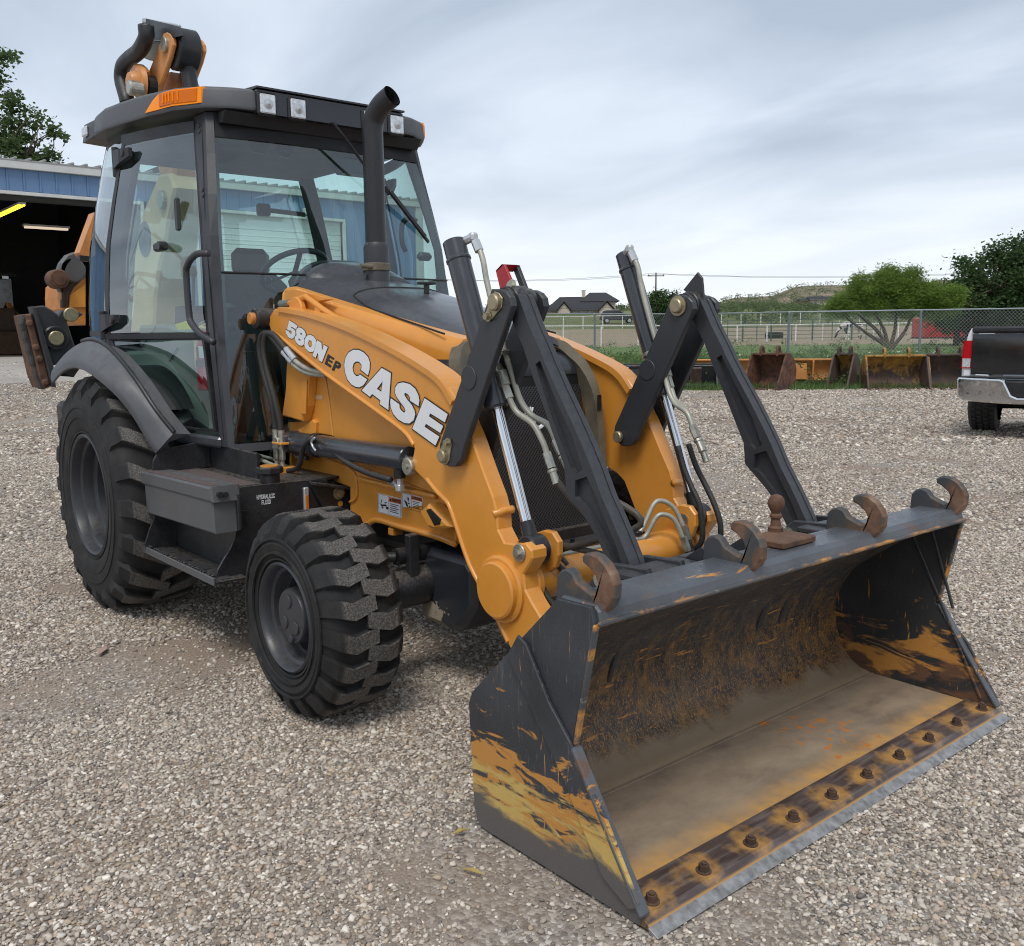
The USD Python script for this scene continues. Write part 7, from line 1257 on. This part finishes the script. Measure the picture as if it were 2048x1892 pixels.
for k, (u0, u1, d) in enumerate(((1424, 1484, 76), (1484, 1540, 76.5), (1540, 1622, 77), (1622, 1700, 77.5), (1700, 1757, 78))):
    a, b = dsz(d, u0), dsz(d, u1); t = thing('corral_panel', ['dark green tubular corral panel, leftmost of the row beside the black link', 'dark green corral panel left of the black water trough', 'dark green corral panel holding the black trough behind it', 'dark green corral panel in front of the grazing horse', 'dark green corral panel half behind the mesquite tree'][k], 'corral panel', a, group='green corral panels')
    for z in (.25, .55, .85, 1.15, 1.45, 1.72): part('rail', MB().cyl(a+[0, 0, z], b+[0, 0, z], .026, n=6), 'pipe_green', t)
    for f in (.01, .5, .99): part('upright', MB().cyl(a+(b-a)*f+[0, 0, .05], a+(b-a)*f+[0, 0, 1.76], .035, n=6), 'pipe_green', t)
p = dsz(79, 1546); t = thing('water_trough', 'black water trough behind the green panels', 'trough', p)
part('tank', MB().box(p+[0, 0, .45], (1.5, .6, .55), ch=.08), 'black', t)
# grazing horse
import manifold3d as m3
def limb(j):
    out = None
    for (a, ra), (b, rb) in zip(j[:-1], j[1:]):
        s = [m3.Manifold.sphere(r, 14).translate(list(map(float, c))) for c, r in ((a, ra), (b, rb))]
        h = m3.Manifold.batch_hull(s); out = h if out is None else out+h
    return out
body = limb([((-.62, 0, 1.22), .30), ((-.1, 0, 1.18), .31), ((.42, 0, 1.20), .30), ((.60, 0, 1.22), .25)])
body += limb([((-.72, 0, 1.25), .20), ((-1.05, 0, .95), .15), ((-1.28, 0, .62), .10), ((-1.32, 0, .42), .11), ((-1.44, 0, .16), .07)])       # neck and head lowered
for (x, y) in ((-.58, .13), (-.50, -.13)): body += limb([((x, y, 1.05), .14), ((x-.03, y, .58), .07), ((x+.01, y, .30), .05), ((x-.01, y, .10), .045), ((x-.05, y, .03), .06)])
for (x, y) in ((.56, .13), (.66, -.13)): body += limb([((x, y, 1.12), .20), ((x+.05, y, .75), .10), ((x+.14, y, .52), .06), ((x+.09, y, .12), .045), ((x+.05, y, .03), .06)])
body += limb([((.80, 0, 1.28), .05), ((.92, 0, 1.05), .06), ((.95, 0, .6), .05)])
for y in (-.05, .05): body += limb([((-1.22, y, .68), .04), ((-1.17, y*1.6, .80), .015)])
hm_ = body.refine_to_length(.08).to_mesh(); tmh = trimesh.Trimesh(np.array(hm_.vert_properties[:, :3]), np.array(hm_.tri_verts)); trimesh.smoothing.filter_taubin(tmh, iterations=6)
mat('horse_coat', {'tc': ('texture_coordinate', {}), 'n': ('noise_texture', {'scale': 1.7, 'detail': 1.}), 'r': ('rgb_ramp', {'ramp': [(.50, (.62, .60, .56)), (.53, (.018, .016, .015))]}), 'p': ('principled_bsdf', {'roughness': .6})}, [('tc.object', 'n.vector'), ('n.fac', 'r.fac'), ('r.color', 'p.base_color')])
p = dsz(82, 1700); t = thing('horse', 'black and white horse grazing with its head down in the paddock', 'horse', p, rotz=RZ)
part('body', MB().tm(tmh), 'horse_coat', t, smooth=True)
# red trailer behind the trees
p = dsz(56, 1842); t = thing('stock_trailer', 'red trailer mostly hidden behind the trees and the fence', 'trailer', p, rotz=RZ)
part('body', MB().box((3.2, 1.0, 1.0), (6.2, 1.9, 1.15), ch=.04), 'red_trailer', t)
for k in range(9): part('side_post', MB().box((.15+.76*k, .03, 1.0), (.07, .05, 1.2), ch=.01), 'red_trailer', t)
part('deck', MB().box((3.2, 1.0, .40), (6.3, 2.0, .08), ch=.01), 'rust_dark', t)
for x in (2.6, 3.6): part('wheel', MB().cyl((x, .02, .33), (x, .28, .33), .33, n=20, ch=.03), 'deep_black', t)
# dark roofed house
D1 = 170.; hb_ = np.array([*xy(D1, 13.0), 4.1]); t = thing('house', 'cream house with dark steep roofs and a chimney beyond the paddock', 'house', hb_, rotz=RZ)
Hh = lambda s, y, z: (s-13.0, y, z-4.1)
part('wall', MB().box(Hh(12.2, 4, 5.1), (11, 7.4, 2.0), ch=.02), 'stucco', t); part('upper_wall', MB().box(Hh(16.6, 5.5, 6.0), (5.0, 5.5, 3.4), ch=.02), 'stucco', t)
part('roof', MB().hull([Hh(s, y, 6.0) for s in (6.0, 18.2) for y in (-.4, 8.4)]+[Hh(s, 4, 8.55) for s in (9.0, 15.5)]), 'shingle', t)
part('upper_roof', MB().hull([Hh(s, y, 7.65) for s in (12.6, 19.9) for y in (2.2, 8.9)]+[Hh(s, 5.5, 9.35) for s in (14.6, 17.6)]), 'shingle', t)
for s0, s1, sp, zp in ((8.2, 10.8, 9.5, 7.5), (15.6, 18.6, 17.1, 7.55)):
    part('gable_wall', MB().hull([Hh(s0+.2, -1.2, 5.0), Hh(s1-.2, -1.2, 5.0), Hh(s0+.2, -1.2, 6.0), Hh(s1-.2, -1.2, 6.0), Hh(sp, -1.2, zp-.2), Hh(s0+.2, 3, 5.0), Hh(s1-.2, 3, 5.0), Hh(sp, 3, zp-.2), Hh(s1-.2, 3, 6), Hh(s0+.2, 3, 6)]), 'stucco', t)
    for e in (s0, s1): part('gable_roof', MB().hull([Hh(e, y, 5.95+dz) for y in (-1.6, 3.5) for dz in (0, .18)]+[Hh(sp, y, zp+dz) for y in (-1.6, 3.5) for dz in (0, .18)]), 'shingle', t)
for s in (11.6, 12.9, 14.3): part('window', MB().box(Hh(s, .27, 5.4), (.9, .06, .9), ch=.01), 'window_dark', t)
part('brick_front', MB().box(Hh(12.9, .25, 4.7), (3.8, .1, .9), ch=.01), 'brick_red', t); part('garage_door', MB().box(Hh(17.1, -1.25, 4.9), (1.5, .06, 1.5), ch=.01), 'trim_white', t)
part('chimney', MB().box(Hh(13.4, 4.2, 8.7), (.62, .6, 1.9), ch=.02).box(Hh(13.4, 4.2, 9.7), (.74, .72, .12), ch=.02), 'stucco', t)
D2 = 300.; hb2 = np.array([*xy(D2, 96.), 10.2]); t = thing('house', 'low long house with a blue grey roof at the foot of the hill', 'house', hb2, rotz=RZ)
part('wall', MB().box((2.3, 3, .9), (8.0, 6, 2.0), ch=.02), 'stucco', t); part('roof', MB().hull([(s, y, 1.7) for s in (-2, 7) for y in (-.5, 6.5)]+[(s, 3, 2.9) for s in (-1.6, 6.6)]), 'shingle', t)
part('side_wing', MB().box((-3.1, 3, .6), (2.8, 5, 1.8), ch=.02), 'brick_red', t); part('wing_roof', MB().hull([(s, y, 1.45) for s in (-4.7, -1.5) for y in (0, 6)]+[(s, 3, 2.3) for s in (-4.4, -1.8)]), 'shingle', t)
for s in (0, 2, 4.5): part('window', MB().box((s, -.03, 1.0), (.9, .06, .8), ch=.01), 'window_dark', t)
# dark estate car by the house
p = dsz(128, 1236); t = thing('parked_car', 'dark grey estate car parked in front of the cream house', 'car', p, rotz=RZ)
bodyp = [(-2.4, .45), (-2.42, .95), (-2.30, 1.10), (-2.05, 1.62), (-1.6, 1.74), (.2, 1.74), (1.05, 1.12), (2.1, 1.0), (2.4, .8), (2.4, .42)]
part('body', MB().plate(bodyp, -.9, 1.8, ch=.08), 'charcoal_gloss', t)
for q in ([(-1.95, 1.14), (-1.75, 1.58), (-1.0, 1.62), (-1.0, 1.14)], [(-.9, 1.14), (-.9, 1.62), (.1, 1.60), (.1, 1.14)], [(.2, 1.14), (.2, 1.58), (.85, 1.14)]): part('window', MB().plate(q, -.905, -.01, ch=0), 'black_gloss', t)
for x in (-1.5, 1.5): w_ = part('wheel', MB().cyl((x, -.93, .36), (x, -.68, .36), .36, n=20, ch=.02), 'deep_black', t); part('rim', MB().cyl((x, -.94, .36), (x, -.92, .36), .23, n=16), 'silver', w_)
for x in (-1.5, 1.5): w_ = part('wheel', MB().cyl((x, .68, .36), (x, .93, .36), .36, n=20, ch=.02), 'deep_black', t)
part('tail_light', MB().box((-2.33, -.82, 1.08), (.16, .2, .22), ch=.02), 'tail_red', t); part('roof_rail', MB().obox((-1.6, -.7, 1.79), (.1, -.7, 1.79), .05, .04), 'silver', t)
# power poles and wires
def pole(u, d, top, label):
    p = dsz(d, u); t = thing('power_pole', label, 'power pole', p); z = top
    part('pole', MB().cyl(p, (p[0], p[1], z), .16, .11, n=10), 'bark', t); c = np.array([p[0], p[1], z-.5]); part('crossarm', MB().obox(c-RH*1.3, c+RH*1.3, .12, .14), 'bark', t)
    for k in (-1.2, 0, 1.2): part('insulator', MB().lathe([(.05, 0), (.09, .05), (.05, .1), (.08, .16), (0, .22)], c+RH*k+[0, 0, .07], (0, 0, 1), 10), 'brick_red', t)
    return c
P1 = pole(1311, 150, 11.2, 'wooden power pole rising behind the round roadside tree'); P0 = pole(880, 155, 11.0, 'wooden power pole behind the loader and its cab'); P2 = pole(1905, 165, 11.6, 'wooden power pole behind the big trees on the right')
for k, nm in ((-1.2, 'upper left'), (1.2, 'upper right')):
    for a, b, w_ in ((P0, P1, 'between the loader and the roadside tree'), (P1, P2, 'running right above the hill')):
        ts = np.linspace(0, 1, 14); pts = [a+(b-a)*q+RH*k*.6+FH*k+[0, 0, .3-1.1*4*q*(1-q)*.5] for q in ts]
        top('power_line', MB().tube(pts, .022, n=4), 'sticker_black', f'thin overhead power line {w_}, '+('the nearer wire' if k < 0 else 'the farther wire'), 'power line', 'overhead power lines')
a, b = P0+[0, 0, -4.2], P1+[0, 0, -4.4]; top('power_line', MB().tube([a+(b-a)*q-[0, 0, .5*4*q*(1-q)] for q in np.linspace(0, 1, 12)], .022, n=4), 'sticker_black', 'single low wire crossing just over the dark house roof', 'power line', 'overhead power lines')

# ------------------------------------------------------------------ spare buckets and blades along the edge of the yard
wear('rusty_yellow', 'z', (.34, .18, .035), [((.09, .045, .025), [(0, .34), (.3, .22), (.6, .06), (.9, -.06), (1, -.12)], (5, 5, 5), (0, 0, 0), .52, .66, .6), ((.05, .035, .03), [(0, .12), (1, -.02)], (11, 11, 4), (0, 0, 0), .58, .68, .8)], .6)
wear('rusty_red', 'z', (.135, .058, .034), [((.05, .028, .022), [(0, .05), (1, .0)], (6, 6, 6), (0, 0, 0), .48, .66, .6), ((.20, .12, .08), [(0, .0), (1, .0)], (16, 16, 5), (0, 0, 0), .62, .72, .8)], .75)
wear('rusty_black', 'z', (.075, .055, .045), [((.12, .06, .035), [(0, .05), (1, .02)], (5, 5, 5), (0, 0, 0), .54, .70, .6), ((.24, .15, .03), [(0, .03), (1, .0)], (16, 16, 5), (0, 0, 0), .64, .72, .8)], .7)
def dig_bucket(label, u, d, rz, w, k, m_in, m_out, nt, ears=.24):
    b = dsz(d, u, -.02); t = thing('digger_bucket', label, 'bucket', b, rotz=RZ-math.pi/2+rz, group='spare buckets along the yard edge')
    pr = np.array([(.28, .0), (-.10, .80), (-.16, .86), (-.30, .86), (-.50, .70), (-.60, .45), (-.56, .20), (-.40, .03), (-.1, 0.)])*k
    cv = spline(np.array([(-.12, .82), (-.28, .80), (-.46, .66), (-.545, .45), (-.50, .22), (-.36, .07), (-.1, .035), (.27, .02)])*k, 3)
    part('shell', sheet_along(cv, -w/2+.02, w/2-.02, .025*k), m_in, t, smooth=30)
    for s in (-1, 1):
        sp = part('side_plate', MB().plate(pr, s*w/2-(.02 if s > 0 else 0), .02, ch=.004), m_out, t)
        part('side_cutter', MB().obox((.27*k, s*(w/2-.005), .015), (-.11*k, s*(w/2-.005), .80*k), .05, .09, ch=.008), m_out, sp)
    part('top_plate', MB().obox((-.20*k, -w/2+.03, .845*k), (-.20*k, w/2-.03, .845*k), .18*k, .05, ch=.01), m_out, t)
    for i in range(nt):
        y = -w/2+.06+(w-.12)*i/(nt-1); part('tooth', MB().hull([(.20*k, y-.05, .0), (.20*k, y+.05, .0), (.20*k, y-.05, .07), (.20*k, y+.05, .07), (.20*k+.24, y-.035, .0), (.20*k+.24, y+.035, .0)]), 'rust_dark', t)
    for s in (-1, 1):
        e = part('hanger_ear', MB().plate([(-.34*k, .80*k), (-.10*k, .80*k), (-.08*k, .95*k), (-.10*k, 1.02*k), (-.16*k, 1.05*k), (-.22*k, 1.02*k), (-.25*k, .95*k)], s*ears-.03, .06, ch=.006), m_out, t)
        part('ear_bush', MB().cyl((-.165*k, s*ears-.045, .97*k), (-.165*k, s*ears+.045, .97*k), .055*k, n=14, ch=.01), 'rust_dark', e); part('ear_hole', MB().cyl((-.165*k, s*ears-.047, .97*k), (-.165*k, s*ears+.047, .97*k), .03*k, n=12), 'deep_black', e)
    return t
dig_bucket('rusty brown excavator bucket leaning in front of the long orange blade', 1532, 24.6, -.8, 1.02, 1.10, 'rusty_red', 'rusty_red', 4)
dig_bucket('narrow black and yellow trenching bucket, right of the orange blade', 1683, 24.9, -.7, .55, 1.06, 'rusty_yellow', 'rusty_black', 3, .15)
dig_bucket('wide yellow ditching bucket with rusted teeth, left of the pickup bumper', 1794, 24.3, -.12, 1.55, 1.02, 'rusty_yellow', 'rusty_yellow', 7, .3)
dig_bucket('dark rusted bucket half hidden behind the pickup truck', 1900, 24.1, -.10, 1.15, 1.05, 'rusty_black', 'rusty_black', 5, .28)
def blade(label, u0, d0, u1, d1, h, m_, ribs, cat='blade', lean=.12, name='dozer_blade', grp=None):
    a, b = dsz(d0, u0, -.02), dsz(d1, u1, -.02); L_ = np.linalg.norm((b-a)[:2]); t = thing(name, label, cat, a, rotz=math.atan2(b[1]-a[1], b[0]-a[0]), group=grp)
    cv = [(-.02-.10*math.sin(math.pi*q)+lean*q, h*q) for q in np.linspace(0, 1, 9)]
    m = MB().loft([[(x, -y_, z) for y_, z in cv]+[(x, -y_+.05, z) for y_, z in cv[::-1]] for x in np.linspace(0, L_, 3)]); part('moldboard', m, m_, t, smooth=30)
    part('top_edge', MB().box((L_/2, -lean, h), (L_, .08, .05), ch=.01), m_, t); part('bottom_edge', MB().box((L_/2, 0, .05), (L_, .07, .10), ch=.01), 'rust_dark', t)
    for f in ribs: part('rib', MB().obox((L_*f, -.06, .05), (L_*f, -lean-.05, h-.03), .05, .08, up=(0, 1, 0), ch=.008), m_, t)
    return t, L_, h
t, L_, h = blade('long orange dozer blade lying behind the rusty bucket', 1375, 26.6, 1668, 25.6, .66, 'orange_faded', (.0, .52, .66, .86, 1.))
part('mount_plate', MB().box((L_*.74, -.09, .34), (.62, .06, .44), ch=.01), 'orange_faded', t); part('bolt_strip', MB().box((L_*.55, -.12, .53), (.5, .03, .06), ch=.01), 'orange_worn', t)
t, L_, h = blade('orange ribbed blade behind the loader hood, left end of the row', 1120, 28.4, 1236, 27.6, .62, 'orange_faded', (.0, .25, .5, .75, 1.), lean=.30)
part('hook_bracket', MB().box((L_*.62, -.24, .26), (.3, .12, .06), ch=.01), 'rust_dark', t)
# black skid-steer attachment
a, b = dsz(25.6, 1222, -.02), dsz(25.2, 1436, -.02); L_ = np.linalg.norm((b-a)[:2]); t = thing('loader_attachment', 'black box shaped loader attachment with a rusty bracket, between the orange blades', 'attachment', a, rotz=math.atan2(b[1]-a[1], b[0]-a[0]))
part('back_plate', MB().box((L_/2, .25, .32), (L_, .06, .56), R=[[1, 0, 0], [0, math.cos(.2), -math.sin(.2)], [0, math.sin(.2), math.cos(.2)]], ch=.01), 'black', t)
part('floor_plate', MB().box((L_/2, -.05, .06), (L_, .6, .05), ch=.01), 'black', t); part('top_bar', MB().box((L_/2, .30, .60), (L_, .10, .08), ch=.015), 'black', t)
for f in (.12, .30, .48, .66, .84): part('rib', MB().box((L_*f, .18, .33), (.05, .08, .5), ch=.008), 'black', t)
for f in (.21, .39): part('panel', MB().box((L_*f, .20, .34), (.42, .03, .36), ch=.01), 'charcoal', t)
part('end_plate', MB().hull([(0, y, z) for y, z in ((-.35, 0), (.3, 0), (.36, .62), (.2, .62))]+[(.04, y, z) for y, z in ((-.35, 0), (.3, 0), (.36, .62), (.2, .62))]), 'black', t)
part('end_plate', MB().hull([(L_-.04+o, y, z) for o in (0, .04) for y, z in ((-.35, 0), (.3, 0), (.36, .62), (.2, .62))]), 'black', t)
part('rusty_bracket', MB().box((L_*.80, .05, .30), (.30, .10, .50), R=[[1, 0, 0], [0, math.cos(.35), -math.sin(.35)], [0, math.sin(.35), math.cos(.35)]], ch=.01), 'rust_dark', t)
part('white_decal', MB().box((.34, .135, .52), (.30, .006, .07), ch=0), 'sticker_white', t); part('white_decal', MB().box((.42, .145, .41), (.14, .006, .07), ch=0), 'sticker_white', t)

# ------------------------------------------------------------------ pickup truck at the right edge
TH = YAW-math.radians(25.5)-math.radians(9.)
cr = dsz(13.6, 1917); hd = np.array([math.cos(TH), math.sin(TH), 0]); lf = np.array([-math.sin(TH), math.cos(TH), 0]); o_ = cr-lf*1.0
t = thing('pickup_truck', 'white pickup truck with a dark tailgate and chrome bumper, cut by the right edge', 'pickup truck', (o_[0], o_[1], 0), rotz=TH)
paint('truck_white', (.72, .73, .74), .2, var=.03, coat=.5); paint('tailgate_black', (.012, .012, .013), .13, var=.1, coat=.6)
for s in (1, -1):
    g = lambda m: m if s > 0 else m.mirror()
    part('bed_side', g(MB().loft([[(x, .99-i1, .62), (x, 1.0-i1, .95), (x, .985-i1, 1.25), (x, .94-i1, 1.47), (x, .90-i1, 1.555), (x, .84-i1, 1.56), (x, .82-i1, .62)] for x, i1 in ((.10, .05), (.14, .012), (.22, .0), (1.0, 0), (2.1, 0))])), 'truck_white', t, smooth=35)
    tl = part('tail_light', g(MB().loft([[(x, .998-i1, .985), (x, .975-i1, 1.38), (x, .86, 1.38), (x, .86, .985)] for x, i1 in ((.082, .02), (.10, .0), (.17, -.004))])), 'tail_red', t)
    part('reverse_lamp', g(MB().box((.086, .925, 1.06), (.012, .11, .13), ch=.008)), 'lens_clear', tl)
    for x in (1.25,):
        w_ = part('wheel', g(MB().lathe([(.22, .03), (.35, .0), (.42, .02), (.452, .06), (.452, .34), (.42, .38), (.30, .40)], (x, 1.0, .45), (0, -1, 0), 40)), 'rubber_hose', t, smooth=30)
        for k in range(36):
            an = k*2*math.pi/36
            for y_, o2 in ((.65, .0), (.735, .5), (.82, 0.), (.91, .5)):
                a2 = an+o2*2*math.pi/36; q = np.array([x+.458*math.cos(a2), y_, .45+.458*math.sin(a2)])
                part('tread_block', g(MB().box(q, (.024, .068, .052), R=[[math.cos(a2), 0, -math.sin(a2)], [0, 1, 0], [math.sin(a2), 0, math.cos(a2)]], ch=.006)), 'rubber_hose', w_) if x < 2 and s > 0 else None
        part('wheel_disc', g(MB().cyl((x, .97, .45), (x, .90, .45), .24, n=24, ch=.01)), 'charcoal_gloss', w_)
part('tailgate', MB().loft([[(.07, y, .90), (.055, y, 1.1), (.055, y, 1.40), (.07, y, 1.47), (.12, y, 1.47), (.12, y, .90)] for y in np.linspace(-.86, .86, 3)]), 'tailgate_black', t, smooth=30)
part('tailgate_cap', MB().box((.10, 0, 1.53), (.12, 1.74, .10), ch=.03), 'black', t)
bmp = [(1.0, .83), (.98, .86), (.45, .84), (.40, .82), (.30, .62), (.22, .585), (-.22, .585), (-.30, .62), (-.40, .82), (-.45, .84), (-.98, .86), (-1.0, .83), (-.985, .60), (-.90, .53), (-.4, .50), (.4, .50), (.90, .53), (.985, .60)]
part('rear_bumper', MB().prism(bmp, -.16, .20, ch=.02, ex=(0, 1, 0)), 'chrome', t)
part('bumper_step', MB().box((-.02, 0, .865), (.22, 1.90, .03), ch=.01), 'black', t); part('bumper_recess', MB().box((-.06, 0, .70), (.16, .80, .24), ch=.02), 'black', t)
part('hitch', MB().box((-.10, 0, .52), (.2, .10, .10), ch=.01), 'black', t); part('license_lamp', MB().obox((-.06, .78, .895), (-.06, .60, .885), .05, .03, ch=.01), 'silver', t)
part('bed_floor', MB().box((1.1, 0, .80), (2.0, 1.66, .06), ch=.01), 'black', t); part('chassis', MB().box((1.4, 0, .58), (2.4, .9, .16), ch=.03), 'deep_black', t); part('axle', MB().cyl((1.25, -.8, .41), (1.25, .8, .41), .07, n=12), 'deep_black', t)

# ------------------------------------------------------------------ litter on the gravel
def litter(u, w, L_, wd, m_, label, cat, an, name):
    q = np.array(CAMP+(_f+_r2*(u-1024.55)/FPX-_u2*(w-943.89)/FPX)*1.0); d_ = q-CAMP; q = CAMP+d_*(-CAMP[2]/d_[2]); q[2] = gz(q[0], q[1])+.012
    e = np.array([math.cos(an), math.sin(an), 0.]); n_ = np.array([-e[1], e[0], 0])
    v = [q-e*L_/2, q+n_*wd/2+[0, 0, .008], q+e*L_/2+[0, 0, .006], q-n_*wd/2+[0, 0, .010]]
    m = MB().hull(v+[p_+np.array([0, 0, .003]) for p_ in v]); return top(name, m, m_, label, cat)
paint('dry_leaf', (.42, .32, .10), .6); paint('pink_stone', (.36, .25, .20), .8)
litter(945, 1748, .075, .018, 'dry_leaf', 'narrow yellow leaf on the gravel beside the bucket corner', 'leaf', .3, 'fallen_leaf'); litter(922, 1668, .05, .02, 'dry_leaf', 'small pale yellow leaf left of the bucket side', 'leaf', 1.2, 'fallen_leaf')
litter(205, 1304, .16, .045, 'pink_stone', 'flat pinkish scrap lying on the gravel by the rear tyre', 'debris', -.5, 'flat_scrap')
